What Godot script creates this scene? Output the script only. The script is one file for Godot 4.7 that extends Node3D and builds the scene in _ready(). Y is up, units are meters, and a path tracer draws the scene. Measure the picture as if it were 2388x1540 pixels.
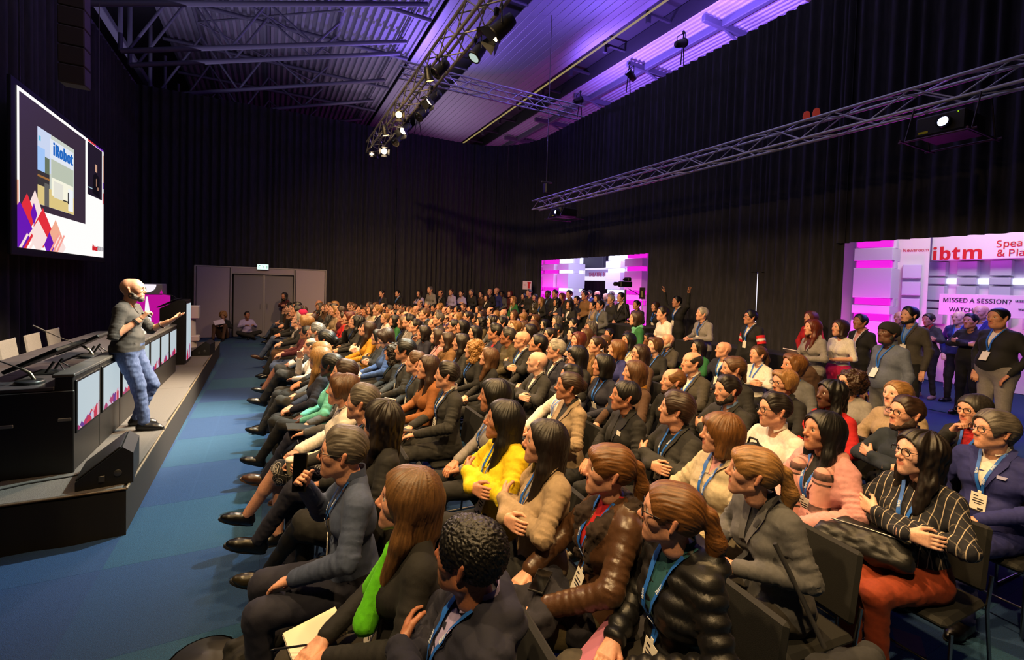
extends Node3D
# A conference talk in a curtained hall: stage at the left, audience rows facing it.
# ------------------------------------------------------------------ everything
func area(at: Vector3, to: Vector3, w: float, h: float, c: Color, energy: float) -> void:
	var l := AreaLight3D.new()
	add_child(l)
	l.position = at
	var d := (at - to).normalized()
	l.basis = facing(d, Vector3.UP if absf(d.y) < 0.95 else Vector3.RIGHT)
	l.area_size = Vector2(w, h)
	l.light_color = c
	l.light_energy = energy
	l.shadow_enabled = true

func _ready() -> void:
	# camera: 2388 x 1540, focal length 1077 px, principal row 700
	var cam := Camera3D.new()
	add_child(cam)
	cam.position = Vector3(0, 2.12, 0)
	cam.rotation_degrees = Vector3(-1.8, -27.6, 1.7)
	cam.near = 0.05
	cam.far = 200.0
	cam.projection = Camera3D.PROJECTION_FRUSTUM
	cam.size = 0.05 * 1540.0 / 1077.0
	cam.frustum_offset = Vector2(0, -0.05 * 70.0 / 1077.0)
	cam.current = true
	var we := WorldEnvironment.new()
	var e := Environment.new()
	e.background_mode = Environment.BG_COLOR
	e.background_color = Color(0.03, 0.03, 0.04)
	e.tonemap_mode = Environment.TONE_MAPPER_LINEAR
	e.tonemap_exposure = 1.0
	e.sdfgi_enabled = true
	e.ssao_enabled = true
	e.ssil_enabled = true
	we.environment = e
	add_child(we)
	# soft fill added on the roof and from it; the lanterns bring their own
	area(Vector3(0.0, 9.0, -17), Vector3(0.0, 11.2, -17), 7, 12, Color(0.8, 0.74, 1.0), 18.0)
	area(Vector3(7.0, 8.8, -23), Vector3(7.5, 11.2, -22), 8, 5, Color(0.85, 0.75, 0.9), 14.0)
	# dim fill added under the roof, with no lamp there
	area(Vector3(3.5, 10.6, -8.0), Vector3(3.5, 0, -8.0), 8, 16, Color(0.82, 0.78, 1.0), 24.0)
	# the booths outside
	area(Vector3(12.2, 5.0, -3.8), Vector3(14.0, 1.6, -3.6), 2.5, 1.0, Color(1.0, 0.96, 1.0), 11.0)
	area(Vector3(11.6, 4.4, -15.5), Vector3(13.6, 1.5, -17.0), 4.0, 1.0, Color(0.85, 0.8, 1.0), 34.0)
	area(Vector3(12.4, 0.3, -5.6), Vector3(13.2, 2.5, -6.2), 1.0, 0.4, Color(0.95, 0.16, 0.9), 13.0)
	area(Vector3(12.0, 0.5, -20.0), Vector3(13.2, 2.5, -21.0), 2.5, 0.6, Color(0.95, 0.16, 0.85), 24.0)
	area(Vector3(11.4, 0.5, -12.9), Vector3(12.5, 2.5, -13.4), 1.0, 0.6, Color(0.95, 0.16, 0.85), 12.0)
	area(Vector3(11.0, 3.3, -3.2), Vector3(11.6, 0, -3.4), 1.5, 1.5, Color(0.45, 0.35, 1.0), 9.0)
	build_shell()
	build_roof()
	build_doors()
	build_booths()
	build_stage()
	build_rig()
	build_speaker()
	build_crowd()

# ------------------------------------------------------------------ the crowd
func crowd_jobs() -> Array:
	var jobs := []
	var seen := {}
	var people := []
	var n := 0
	for q in crowd:
		var d: Dictionary = q[15].duplicate()
		d.at = Vector3(q[0], 0, q[1])
		d.scale = q[2]
		d.turn = q[3]
		d.look = q[4]
		d.up = q[5]
		d.lod = q[6]
		d.seated = q[7] == 1
		d.fem = q[8] == 1
		d.hair = q[9]
		d.hc = q[10]
		d.skin = q[11]
		d.wear = q[12]
		d.top = d.topc if d.has("topc") else PAL[q[13]]
		d.label = q[14]
		for k in ["glasses", "skirt", "bare", "tights", "furcoat"]:
			if d.has(k):
				d[k] = d[k] == 1
		for k in ["under", "bottom", "hatc", "tie"]:
			if d.has(k):
				d[k] = PAL[d[k]]
		if not d.seated:
			d.lean = d.get("lean", 0.0)
		if d.get("girth", 1.0) > 1.1 and not d.fem:
			d.head = "heavy"
		if d.has("hero"):
			hero_before(d)
		if d.get("furcoat", false):
			d.extra = WRAPS.fur
			d.wrap = Color(0.36, 0.25, 0.12)
			d.wrapname = "fur_collar"
			d.fur = 0.012
		var s := spec_of(d)
		d.key = JSON.stringify(s) + str(d.lod) + (str(n) if d.lod == 0 else "")
		if d.lod == 0:
			s.seed = n
		n += 1
		if not seen.has(d.key):
			seen[d.key] = true
			jobs.append(["figure", d.key, s])
		var hk: String = d.get("head", "woman" if d.fem else "man")
		for j in [["head", "head %s %d" % [hk, d.lod], hk, LODS[d.lod][1]], ["hair", "hair %s %d" % [d.hair, d.lod], d.hair, LODS[d.lod][2]]]:
			if not seen.has(j[1]) and d.hair != "bald" or not seen.has(j[1]) and j[0] == "head":
				seen[j[1]] = true
				jobs.append(j)
		for hn in d.get("hands", ["rest", "rest"]):
			var k := "hand %s %d" % [hn, d.lod]
			if hn and not seen.has(k):
				seen[k] = true
				jobs.append(["hand", k, hn, LODS[d.lod][3]])
		people.append(d)
	for l in 3:
		jobs.append(["beard", "beard %d" % l, "", LODS[l][2] * 0.9])
	for s in ["low", "boot"]:
		jobs.append(["shoe", "shoe " + s, s, 0.0])
	for s in ["beanie", "beret"]:
		jobs.append(["hat", "hat " + s, s, 0.0])
	prepare(jobs)
	shapes["eyes"] = eye_arrays()
	return people

func build_crowd() -> void:
	var t0 := Time.get_ticks_msec()
	var people := crowd_jobs()
	print("shapes ", Time.get_ticks_msec() - t0)
	var seat_m := mat(Color(0.06, 0.062, 0.055), 0.8, 0.0, "cloth")
	var leg_m := mat(Color(0.55, 0.55, 0.57), 0.2, 1.0)
	for d in people:
		build_person(d)
		if d.seated:
			var fw := Vector3(sin(d.turn), 0, cos(d.turn))
			var c := node("conference_chair", self, d.at - fw * 0.04, lerp_angle(d.turn, -PI / 2, 0.6))
			tag(c, ("chair under " if " row " in d.label else "black chair under ") + d.label, "chair", "black chairs of the audience")
			var words: PackedStringArray = c.get_meta("label").split(" ")
			if words.size() > 16:
				c.set_meta("label", " ".join(words.slice(0, 16)))
			chair_parts(c, seat_m, leg_m)
		if d.has("hero"):
			hero_after(d)
	print("people ", Time.get_ticks_msec() - t0)

# x, z, size, turn, head yaw, head pitch, detail, seated, woman, hair, hair colour, skin, garment, its colour, label, more
const PAL := {"blk": Color(0.06, 0.058, 0.062), "dgy": Color(0.15, 0.148, 0.145), "gry": Color(0.33, 0.33, 0.34), "lgy": Color(0.52, 0.5, 0.49), "nav": Color(0.075, 0.085, 0.17), "blu": Color(0.2, 0.3, 0.5), "ryl": Color(0.13, 0.15, 0.42), "wht": Color(0.86, 0.83, 0.8), "crm": Color(0.74, 0.68, 0.57), "bei": Color(0.62, 0.53, 0.42), "brn": Color(0.3, 0.2, 0.13), "tan": Color(0.5, 0.36, 0.21), "mus": Color(0.76, 0.52, 0.06), "yel": Color(0.9, 0.78, 0.05), "red": Color(0.68, 0.03, 0.06), "mar": Color(0.3, 0.07, 0.11), "pnk": Color(0.82, 0.58, 0.58), "hot": Color(0.75, 0.06, 0.33), "org": Color(0.78, 0.25, 0.06), "grn": Color(0.08, 0.36, 0.17), "min": Color(0.42, 0.78, 0.72), "pur": Color(0.27, 0.15, 0.42), "lav": Color(0.66, 0.62, 0.8), "olv": Color(0.27, 0.23, 0.13), "cam": Color(0.56, 0.33, 0.14), "den": Color(0.23, 0.28, 0.4), "tea": Color(0.08, 0.3, 0.34), "chk": Color(0.24, 0.22, 0.19), "sky": Color(0.42, 0.55, 0.75), "rst": Color(0.55, 0.2, 0.06)}
var crowd := [
	[0.58, -1.37, 1.008, -1.80, -0.63, 0.100, 0, 1, 0, "crop", "bk", "t", "puffer", "nav", "man in navy quilted puffer jacket over lilac shirt, arms crossed, nearest camera", {"arms": "cross", "girth": 1.08, "hero": "puffer", "under": "lav", "legs": "flat"}],
	[0.50, -1.84, 1.008, -1.74, -0.20, 0.180, 0, 1, 1, "half", "gb", "l", "sweater", "blk", "person with long light brown hair, black top and bright green scarf", {"arms": "note", "legs": "flat", "hero": "green", "bottom": "chk"}],
	[0.41, -2.49, 1.008, -1.64, -0.19, 0.100, 0, 1, 0, "short", "gr", "l", "shirt", "den", "grey-haired man in blue denim shirt holding a phone up to his chin", {"arms": "phone", "legs": "flat", "glasses": 1, "hero": "phone", "lanyard": "b", "bottom": "nav"}],
	[0.63, -2.97, 1.008, -1.75, -0.48, 0.140, 0, 1, 1, "wavy", "db", "l", "sweater", "blk", "person with dark wavy hair, black tights and heeled ankle boots", {"arms": "lap", "legs": "over", "skirt": 1, "tights": 1, "hero": "boots"}],
	[0.60, -3.48, 1.008, -1.68, -0.35, 0.120, 0, 1, 0, "short", "gr", "l", "blazer", "dgy", "grey-haired man with pink shirt and dark jacket in the front row", {"arms": "cup", "legs": "over", "hero": "coffee", "under": "pnk", "lanyard": "b", "bottom": "nav"}],
	[0.52, -3.95, 1.008, -1.63, -0.30, 0.100, 0, 1, 1, "short_bob", "lb", "l", "coat", "wht", "front-row person in white jacket and swirl-patterned skirt using a phone", {"arms": "note", "legs": "over", "skirt": 1, "bare": 1, "hero": "swirl", "bottom": "blk"}],
	[0.63, -4.63, 1.008, -1.71, 0.00, 0.125, 1, 1, 0, "short", "br", "l", "blazer", "gry", "bearded man in grey blazer with navy jeans and brown shoes stretched out", {"arms": "note", "legs": "over", "beard": "br", "hero": "brownshoe", "under": "wht", "bottom": "nav", "shoec": Color(0.22, 0.13, 0.07)}],
	[0.56, -5.10, 1.008, -1.75, -0.40, 0.125, 1, 1, 1, "bun", "bk", "d", "sweater", "min", "person in mint green sweater with black hair bun", {"arms": "lap", "bottom": "blk", "legs": "over"}],
	[0.49, -5.57, 1.008, -1.76, -0.40, 0.125, 1, 1, 1, "long", "bl", "l", "blazer", "nav", "blond person with glasses, navy jacket and blue lanyard in front row", {"arms": "lap", "glasses": 1, "under": "wht", "lanyard": "b", "legs": "tight"}],
	[0.55, -6.15, 1.000, -1.77, -0.40, 0.125, 1, 1, 1, "long", "bl", "l", "blazer", "gry", "smiling blond person with long straight hair and grey jacket in front row", {"arms": "lap", "bottom": "dgy", "legs": "over"}],
	[0.65, -6.62, 1.079, -1.68, -0.40, 0.250, 1, 1, 1, "bun", "bk", "m", "sweater", "blk", "person with black tied hair sitting behind the smiling blond one", {"arms": "lap", "legs": "tight"}],
	[0.62, -7.67, 1.079, -1.65, -0.20, 0.250, 1, 1, 0, "short", "gr", "l", "suit", "blk", "smiling grey-haired bearded man in dark suit with white shirt", {"arms": "cross", "legs": "over", "beard": "gr", "under": "wht", "lanyard": "b"}],
	[0.55, -8.58, 0.985, -1.66, -0.20, 0.250, 1, 1, 1, "bun", "bk", "t", "sweater", "wht", "person in white blouse and black skirt with bare crossed legs", {"arms": "lap", "legs": "over", "skirt": 1, "bare": 1, "bottom": "blk"}],
	[0.55, -9.05, 1.095, -1.70, -0.20, 0.250, 1, 1, 1, "short_bob", "bl", "l", "sweater", "mar", "blond short-haired person with glasses in maroon top", {"arms": "note", "glasses": 1, "bottom": "den", "legs": "flat"}],
	[0.70, -10.09, 1.079, -1.65, 0.00, 0.250, 2, 1, 0, "receding", "br", "l", "suit", "dgy", "man with brown receding hair beside the pink beret", {"arms": "lap", "legs": "stretch"}],
	[0.55, -10.56, 1.083, -1.61, 0.00, 0.250, 2, 1, 1, "bob", "wh", "p", "sweater", "blk", "person wearing a bright pink beret in the front row", {"arms": "note", "hat": "beret", "bottom": "brn", "hatc": "hot", "legs": "tight"}],
	[0.67, -12.71, 1.079, -1.43, 0.00, 0.250, 2, 1, 1, "wavy", "br", "l", "blazer", "blk", "smiling person with brown wavy hair, black jacket and red blouse", {"arms": "note", "under": "red", "bottom": "lgy", "wide": 0.09, "legs": "tight"}],
	[0.55, -12.24, 1.099, -1.44, 0.00, 0.250, 2, 1, 0, "short", "bk", "m", "suit", "blk", "man with dark hair and black jacket writing at the far end of the front row", {"arms": "note", "legs": "over", "lanyard": "b", "bottom": "den", "shoec": Color(0.2, 0.12, 0.07)}],
	[0.67, -14.79, 1.079, -1.35, 0.20, 0.125, 2, 1, 1, "bob", "bk", "l", "sweater", "dgy", "person with black bob in dark sweater near the grey door", {"arms": "note", "legs": "flat"}],
	[0.55, -16.46, 1.001, -1.46, 0.40, 0.125, 2, 1, 1, "bun", "db", "l", "sweater", "gry", "person with tied dark hair and grey top, farthest in the front row", {"arms": "note", "legs": "over", "bottom": "den"}],
	[1.50, -1.28, 1.008, -1.83, -0.57, 0.110, 0, 1, 1, "pony", "gd", "l", "puffer", "blk", "person in shiny black padded jacket with glasses and golden ponytail", {"arms": "lap", "glasses": 1, "hero": "pony", "under": "tea", "lanyard": "b", "bottom": "chk", "toprough": 0.45, "legs": "flat"}],
	[1.47, -1.75, 1.008, -1.84, -0.21, 0.140, 0, 1, 1, "fringe_pony", "gd", "l", "coat", "brn", "person in brown leather jacket with fur collar over red top", {"arms": "knees", "hero": "fur", "under": "red", "lanyard": "b", "bottom": "olv", "toprough": 0.35, "legs": "flat"}],
	[1.39, -2.22, 1.008, -1.78, -0.27, 0.150, 0, 1, 1, "long_s", "db", "l", "blazer", "bei", "person in dusty pink blazer with shoulder-length dark hair, arms crossed", {"arms": "cross", "hero": "pinkblazer", "under": "lgy", "lanyard": "b", "legs": "tight"}],
	[1.36, -2.69, 1.008, -1.60, -0.35, 0.160, 0, 1, 1, "long", "bk", "m", "coat", "yel", "person in bright yellow coat with long black hair and badge", {"arms": "cross", "hero": "yellow", "under": "blk", "lanyard": "b", "bottom": "blk", "wide": 0.05, "legs": "over"}],
	[1.59, -3.32, 1.008, -1.76, -0.18, 0.080, 0, 1, 1, "bob", "bk", "m", "sweater", "lgy", "person in light grey turtleneck sweater with black bob and blue lanyard", {"arms": "lap", "hero": "greysweater", "lanyard": "b", "bottom": "blk", "legs": "flat"}],
	[1.52, -4.23, 1.008, -1.63, -0.36, 0.100, 0, 1, 0, "short", "db", "l", "suit", "dgy", "man in charcoal suit with blue lanyard and booklet on his lap", {"arms": "note", "hero": "booklet", "tie": "nav", "under": "wht", "lanyard": "b", "bottom": "dgy", "legs": "stretch"}],
	[1.47, -4.70, 1.008, -1.58, 0.00, 0.125, 1, 1, 1, "long_s", "br", "l", "sweater", "cam", "person in camel knit sweater with straight brown hair holding purple notebook", {"arms": "note", "hero": "camel", "legs": "flat"}],
	[1.50, -5.75, 1.037, -1.72, -0.20, 0.125, 1, 1, 0, "thick", "bk", "m", "suit", "dgy", "black-haired man in dark grey suit with open white collar", {"arms": "lap", "under": "wht", "lanyard": "b", "bottom": "dgy", "legs": "stretch"}],
	[1.50, -6.38, 0.939, -1.69, -0.20, 0.125, 1, 1, 1, "curly", "db", "m", "blazer", "blk", "person with dark curly hair and black jacket beside the dark grey suit", {"arms": "lap", "under": "tea", "legs": "flat"}],
	[1.50, -6.85, 1.060, -1.66, -0.20, -0.375, 1, 1, 1, "short_bob", "br", "p", "shirt", "blu", "person in blue shirt with brown hair looking down at a phone", {"arms": "note", "bottom": "dgy", "legs": "flat"}],
	[1.50, -8.26, 1.054, -1.60, -0.20, 0.250, 1, 1, 1, "long_s", "br", "l", "blazer", "mus", "person in mustard yellow jacket with long brown hair and speckled skirt", {"arms": "note", "skirt": 1, "under": "wht", "lanyard": "w", "bottom": "lgy", "wide": 0.04, "legs": "over"}],
	[1.50, -9.40, 1.066, -1.68, 0.00, 0.250, 2, 1, 1, "wavy", "bk", "l", "blazer", "dgy", "person with glasses and black and white patterned top by the mustard jacket", {"arms": "note", "glasses": 1, "under": "lgy", "wide": 0.08, "legs": "flat"}],
	[1.50, -10.54, 1.069, -1.64, 0.20, 0.125, 2, 1, 1, "short_bob", "rd", "l", "puffer", "blk", "person with short auburn hair in black padded jacket", {"arms": "lap", "legs": "tight"}],
	[1.50, -11.41, 1.029, -1.63, 0.00, 0.250, 2, 1, 1, "bun", "br", "l", "sweater", "red", "person in bright red top in the second row", {"arms": "lap", "legs": "flat"}],
	[1.58, -12.42, 1.079, -1.49, 0.00, 0.125, 2, 1, 0, "short", "br", "l", "suit", "mar", "man with brown hair and plum jacket in the second row", {"arms": "lap", "legs": "flat"}],
	[1.50, -12.89, 1.076, -1.44, 0.00, 0.250, 2, 1, 1, "short_bob", "bl", "l", "coat", "bei", "blond person with beige scarf near the wall panel", {"arms": "lap", "legs": "flat"}],
	[1.50, -13.36, 1.104, -1.46, 0.20, 0.125, 2, 1, 1, "bun", "db", "l", "sweater", "dgy", "dark-haired person in dark top beside the beige scarf", {"arms": "lap", "legs": "flat"}],
	[1.50, -14.32, 1.083, -1.49, 0.20, 0.125, 2, 1, 0, "short", "lb", "l", "suit", "gry", "man with light brown hair and grey jacket at the far end of the second row", {"arms": "lap", "legs": "stretch"}],
	[1.79, -15.62, 1.079, -1.45, 0.20, 0.125, 2, 1, 1, "bob", "bl", "l", "sweater", "olv", "blond person in olive top at the far end of the second row", {"arms": "lap", "legs": "flat"}],
	[1.39, -14.96, 0.913, -1.42, 0.40, 0.250, 2, 1, 0, "buzz", "bk", "d", "coat", "blk", "man in black coat leaning forward before the white wall panel", {"arms": "knees", "lean": -0.25, "legs": "flat"}],
	[2.32, -1.42, 1.008, -1.86, -0.53, 0.130, 0, 1, 1, "fringe_pony", "bl", "l", "blazer", "gry", "person in grey wool blazer with blond ponytail holding paper cup", {"arms": "cup", "lean": -0.12, "hero": "cup", "bottom": "chk", "legs": "flat"}],
	[2.50, -1.92, 1.008, -1.75, -0.45, 0.120, 0, 1, 1, "fringe_bob", "gd", "l", "coat", "crm", "person in cream zip cardigan with golden bob", {"arms": "knees", "girth": 1.08, "hero": "cream", "under": "pnk", "lanyard": "b", "wide": 0.04, "legs": "flat"}],
	[2.69, -2.46, 1.008, -1.82, -0.52, 0.170, 0, 1, 0, "thick", "br", "l", "suit", "dgy", "man in dark grey suit and black shirt with arms crossed and blue lanyard", {"arms": "cross", "girth": 1.08, "hero": "crossed", "under": "blk", "lanyard": "b", "legs": "stretch"}],
	[2.61, -2.93, 1.008, -1.74, -0.26, 0.150, 0, 1, 1, "fringe", "bk", "m", "blazer", "blk", "person in black blazer with short black hair and white name tag", {"arms": "lap", "hero": "tag", "under": "blk", "legs": "flat"}],
	[2.37, -3.40, 1.008, -1.75, -0.25, 0.150, 0, 1, 1, "bun", "br", "m", "blazer", "bei", "person in beige blazer with brown swept-up hair", {"arms": "lap", "hero": "beige", "under": "dgy", "wide": 0.08, "legs": "flat"}],
	[2.53, -3.87, 1.008, -1.79, -0.20, 0.125, 1, 1, 0, "short", "bk", "m", "shirt", "wht", "black-haired man in white shirt with blue lanyard leaning back", {"arms": "lap", "lean": 0.3, "hero": "whiteshirt", "lanyard": "b", "bottom": "nav", "legs": "flat"}],
	[2.77, -4.63, 1.008, -1.71, -0.40, 0.125, 1, 1, 0, "bald", "br", "p", "suit", "dgy", "bald man in dark grey suit and open white shirt, arms crossed", {"arms": "cross", "hero": "bald", "under": "wht", "bottom": "dgy", "legs": "flat"}],
	[2.50, -5.40, 0.970, -1.78, -0.20, 0.250, 1, 1, 1, "long", "lb", "l", "sweater", "blk", "person in black top with long light brown hair", {"arms": "lap", "legs": "flat"}],
	[2.50, -5.92, 0.995, -1.60, -0.20, 0.125, 1, 1, 1, "curly", "bl", "l", "sweater", "blk", "person with long blond curls and floral black top", {"arms": "lap", "lanyard": "b", "legs": "flat"}],
	[2.50, -6.39, 1.027, -1.73, -0.20, 0.125, 1, 1, 1, "long_s", "db", "l", "sweater", "dgy", "person with straight dark brown hair beside the blond curls", {"arms": "lap", "lanyard": "b", "legs": "tight"}],
	[2.50, -6.99, 1.000, -1.66, -0.20, 0.125, 1, 1, 1, "long_s", "br", "l", "coat", "tan", "person in tan fur coat with glasses and brown hair", {"arms": "lap", "glasses": 1, "furcoat": 1, "legs": "flat"}],
	[2.50, -7.46, 1.004, -1.74, -0.20, 0.250, 1, 1, 1, "bob", "br", "p", "blazer", "pnk", "person in pale pink jacket beside the tan fur coat", {"arms": "lap", "under": "wht", "legs": "flat"}],
	[2.50, -8.83, 1.042, -1.62, 0.00, 0.250, 1, 1, 0, "short", "db", "l", "blazer", "gry", "man in grey jacket with blue lanyard and brown hair in third row", {"arms": "lap", "under": "dgy", "lanyard": "b", "legs": "stretch"}],
	[2.50, -9.30, 1.089, -1.58, -0.20, 0.250, 2, 1, 0, "short", "bk", "l", "blazer", "lgy", "person with dark hair and pale jacket behind the grey jacket", {"arms": "lap", "lanyard": "w", "legs": "flat"}],
	[2.50, -9.77, 1.038, -1.58, -0.20, 0.125, 2, 1, 1, "bob", "lb", "l", "sweater", "blk", "person with ash bob and black top with lanyard in third row", {"arms": "lap", "lanyard": "b", "legs": "flat"}],
	[2.50, -10.55, 1.013, -1.56, 0.00, 0.125, 2, 1, 1, "bob", "bk", "l", "sweater", "grn", "person in emerald green top with dark hair in third row", {"arms": "lap", "legs": "flat"}],
	[2.50, -11.54, 0.998, -1.47, 0.20, 0.125, 2, 1, 1, "bun", "bl", "l", "sweater", "wht", "person in black and white floral top with blond hair tied back", {"arms": "lap", "pattern": "floral", "legs": "flat"}],
	[2.50, -12.44, 1.110, -1.53, 0.00, 0.125, 2, 1, 0, "short", "bl", "l", "suit", "nav", "blond person in navy suit and white shirt in third row", {"arms": "lap", "under": "wht", "lanyard": "w", "legs": "stretch"}],
	[2.50, -13.26, 1.087, -1.43, 0.00, 0.125, 2, 1, 1, "bob", "br", "l", "sweater", "crm", "person with brown bob and cream top in third row", {"arms": "lap", "legs": "tight"}],
	[3.35, -18.30, 0.984, -1.37, 0.20, 0.125, 2, 1, 0, "short", "gr", "l", "sweater", "org", "grey-haired man in orange jacket by the black curtain", {"arms": "lap", "legs": "stretch"}],
	[3.35, -17.83, 0.903, -1.50, 0.20, 0.125, 2, 1, 0, "short", "br", "l", "suit", "nav", "man in navy suit with blue lanyard beside the orange jacket", {"arms": "lap", "under": "sky", "lanyard": "b", "legs": "flat"}],
	[3.27, -1.22, 1.008, -1.67, -0.40, 0.150, 0, 1, 1, "wavy", "db", "p", "sweater", "nav", "person in navy striped blouse and rust trousers with dark wavy hair", {"arms": "cross", "glasses": 1, "hero": "stripes", "lanyard": "b", "bottom": "rst", "legs": "tight"}],
	[3.18, -1.69, 1.008, -1.77, -0.25, 0.160, 0, 1, 1, "long", "bk", "m", "coat", "pnk", "person in pink coat with black striped scarf and long black hair", {"arms": "lap", "girth": 1.08, "hero": "pinkcoat", "under": "blk", "lanyard": "b", "legs": "over"}],
	[3.41, -2.16, 1.008, -1.78, -0.31, 0.050, 0, 1, 0, "short", "db", "l", "shirt", "wht", "man in white shirt with glasses and black backpack on his lap", {"arms": "knees", "glasses": 1, "hero": "backpack", "bottom": "bei", "legs": "stretch"}],
	[3.67, -2.77, 1.008, -1.73, -0.20, 0.000, 1, 1, 0, "short", "db", "l", "suit", "dgy", "dark-bearded man in charcoal suit with pale blue shirt", {"beard": "db", "hero": "beardsuit", "under": "sky", "legs": "flat", "arms": "cross"}],
	[3.49, -3.24, 1.008, -1.64, -0.40, 0.125, 1, 1, 0, "receding", "gd", "l", "suit", "blk", "man with receding ginger hair and beard in black jacket", {"beard": "br", "hero": "ginger", "under": "wht", "legs": "flat", "arms": "lap"}],
	[3.42, -3.71, 1.008, -1.68, -0.40, 0.125, 1, 1, 1, "long", "lb", "l", "sweater", "brn", "person with yellow scarf and long dark blond hair", {"hero": "yellowscarf", "legs": "flat", "arms": "knees"}],
	[3.38, -4.18, 1.008, -1.65, -0.40, 0.125, 1, 1, 1, "bob", "bk", "m", "sweater", "nav", "person with black bob and patterned scarf in dark blue top", {"lanyard": "b", "legs": "over", "arms": "lap"}],
	[3.35, -4.65, 1.037, -1.64, -0.20, 0.125, 1, 1, 1, "fringe_long", "bk", "l", "blazer", "blk", "person with black fringe, glasses and black jacket in fourth row", {"glasses": 1, "under": "lgy", "lanyard": "b", "legs": "flat", "arms": "knees"}],
	[3.35, -5.12, 1.054, -1.79, -0.20, 0.125, 1, 1, 0, "short", "wh", "l", "suit", "nav", "white-haired man with glasses in navy suit", {"glasses": 1, "hero": "whitehair", "under": "wht", "legs": "over", "arms": "lap"}],
	[3.35, -5.59, 1.071, -1.63, -0.40, 0.250, 1, 1, 1, "low_pony", "bk", "m", "sweater", "blk", "person with black tied hair smiling beside the white-haired man", {"legs": "over", "arms": "knees"}],
	[3.35, -6.06, 1.071, -1.67, -0.20, 0.125, 1, 1, 0, "bald", "gr", "l", "suit", "blk", "smiling bald man with glasses in black suit and white shirt", {"glasses": 1, "under": "wht", "lanyard": "b", "legs": "flat", "arms": "cross"}],
	[3.35, -6.53, 1.071, -1.67, -0.40, 0.125, 1, 1, 0, "short", "dg", "t", "coat", "olv", "older man in olive brown jacket with short dark hair", {"arms": "lap", "legs": "flat"}],
	[3.35, -7.00, 1.089, -1.63, -0.40, 0.125, 1, 1, 0, "short", "bk", "m", "sweater", "nav", "man in navy and red sports jacket with black hair", {"under": "red", "legs": "flat", "arms": "cross"}],
	[3.35, -8.50, 1.043, -1.64, 0.00, 0.125, 1, 1, 1, "bob", "bk", "m", "sweater", "blk", "person with black bob seen from the side in black top, lanyard", {"lanyard": "b", "legs": "tight", "arms": "lap"}],
	[3.35, -8.97, 1.026, -1.58, -0.20, 0.125, 2, 1, 1, "bun", "bk", "l", "sweater", "blk", "person with glasses and tied black hair in fourth row", {"glasses": 1, "legs": "flat", "arms": "lap"}],
	[4.40, -12.41, 0.910, -1.52, 0.00, 0.125, 2, 1, 0, "balding", "br", "l", "suit", "pur", "balding man in purple jacket with open collar", {"under": "wht", "legs": "flat", "arms": "knees"}],
	[3.35, -9.96, 1.079, -1.68, 0.00, 0.125, 2, 1, 0, "short", "gr", "l", "suit", "dgy", "grey-haired man in dark jacket with white badge in fourth row", {"lanyard": "b", "legs": "stretch", "arms": "lap"}],
	[4.40, -13.71, 0.912, -1.57, 0.20, 0.250, 2, 1, 0, "short", "bk", "m", "suit", "olv", "man with dark hair and brown jacket in fourth row", {"lanyard": "w", "legs": "flat", "arms": "knees"}],
	[3.35, -11.02, 1.106, -1.57, 0.00, 0.250, 2, 1, 0, "short", "lb", "l", "suit", "dgy", "fair-haired man in dark suit behind the brown jacket", {"under": "sky", "legs": "flat", "arms": "lap"}],
	[4.40, -14.90, 0.911, -1.41, 0.20, 0.125, 2, 1, 1, "bob", "bk", "l", "sweater", "dgy", "person with black bob and pale face in the far fourth row", {"legs": "flat", "arms": "knees"}],
	[3.35, -14.50, 0.924, -1.47, 0.00, 0.125, 2, 1, 0, "balding", "dg", "l", "suit", "blk", "balding man with dark side hair in black jacket", {"legs": "flat", "arms": "lap"}],
	[3.35, -17.06, 1.023, -1.36, 0.20, 0.125, 2, 1, 1, "bob", "lb", "l", "sweater", "bei", "person with light brown bob in beige by the curtain", {"legs": "flat", "arms": "lap"}],
	[4.36, -1.23, 1.008, -1.75, -0.43, 0.100, 0, 1, 0, "thick", "gr", "l", "suit", "ryl", "man in royal blue suit with grey hair, glasses and white shirt", {"arms": "lap", "glasses": 1, "hero": "bluesuit", "under": "wht", "lanyard": "b", "bottom": "ryl", "wide": 0.075, "legs": "flat"}],
	[4.31, -1.70, 1.008, -1.83, -0.20, 0.125, 1, 1, 0, "short", "br", "l", "shirt", "tea", "man in dark teal shirt with glasses and short beard, arms crossed", {"arms": "cross", "beard": "br", "glasses": 1, "hero": "teal", "topc": Color(0.07, 0.12, 0.17), "legs": "over"}],
	[4.43, -2.30, 1.008, -1.81, -0.20, 0.125, 1, 1, 1, "wavy", "bk", "d", "sweater", "red", "person in red cardigan with black braided hair", {"arms": "lap", "hero": "redknit", "legs": "flat"}],
	[4.54, -2.79, 1.008, -1.74, -0.20, 0.000, 1, 1, 1, "short_bob", "bl", "l", "blazer", "blk", "person with short blond hair and glasses in black jacket", {"glasses": 1, "under": "dgy", "legs": "flat", "arms": "knees"}],
	[4.40, -3.26, 1.062, -1.74, -0.40, 0.000, 1, 1, 1, "low_pony", "lb", "l", "blazer", "blk", "person in black blazer with dark blond low ponytail and lanyard", {"under": "dgy", "lanyard": "b", "legs": "flat", "arms": "lap"}],
	[4.40, -3.81, 1.042, -1.70, -0.20, 0.125, 1, 1, 0, "balding", "dg", "l", "suit", "chk", "balding man in grey-brown suit with blue lanyard over navy vest", {"under": "wht", "lanyard": "b", "legs": "flat", "arms": "knees"}],
	[4.40, -4.67, 1.025, -1.68, -0.20, 0.125, 1, 1, 1, "long_s", "br", "l", "sweater", "brn", "person with glasses and long brown hair in dark brown top", {"glasses": 1, "legs": "tight", "arms": "knees"}],
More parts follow.
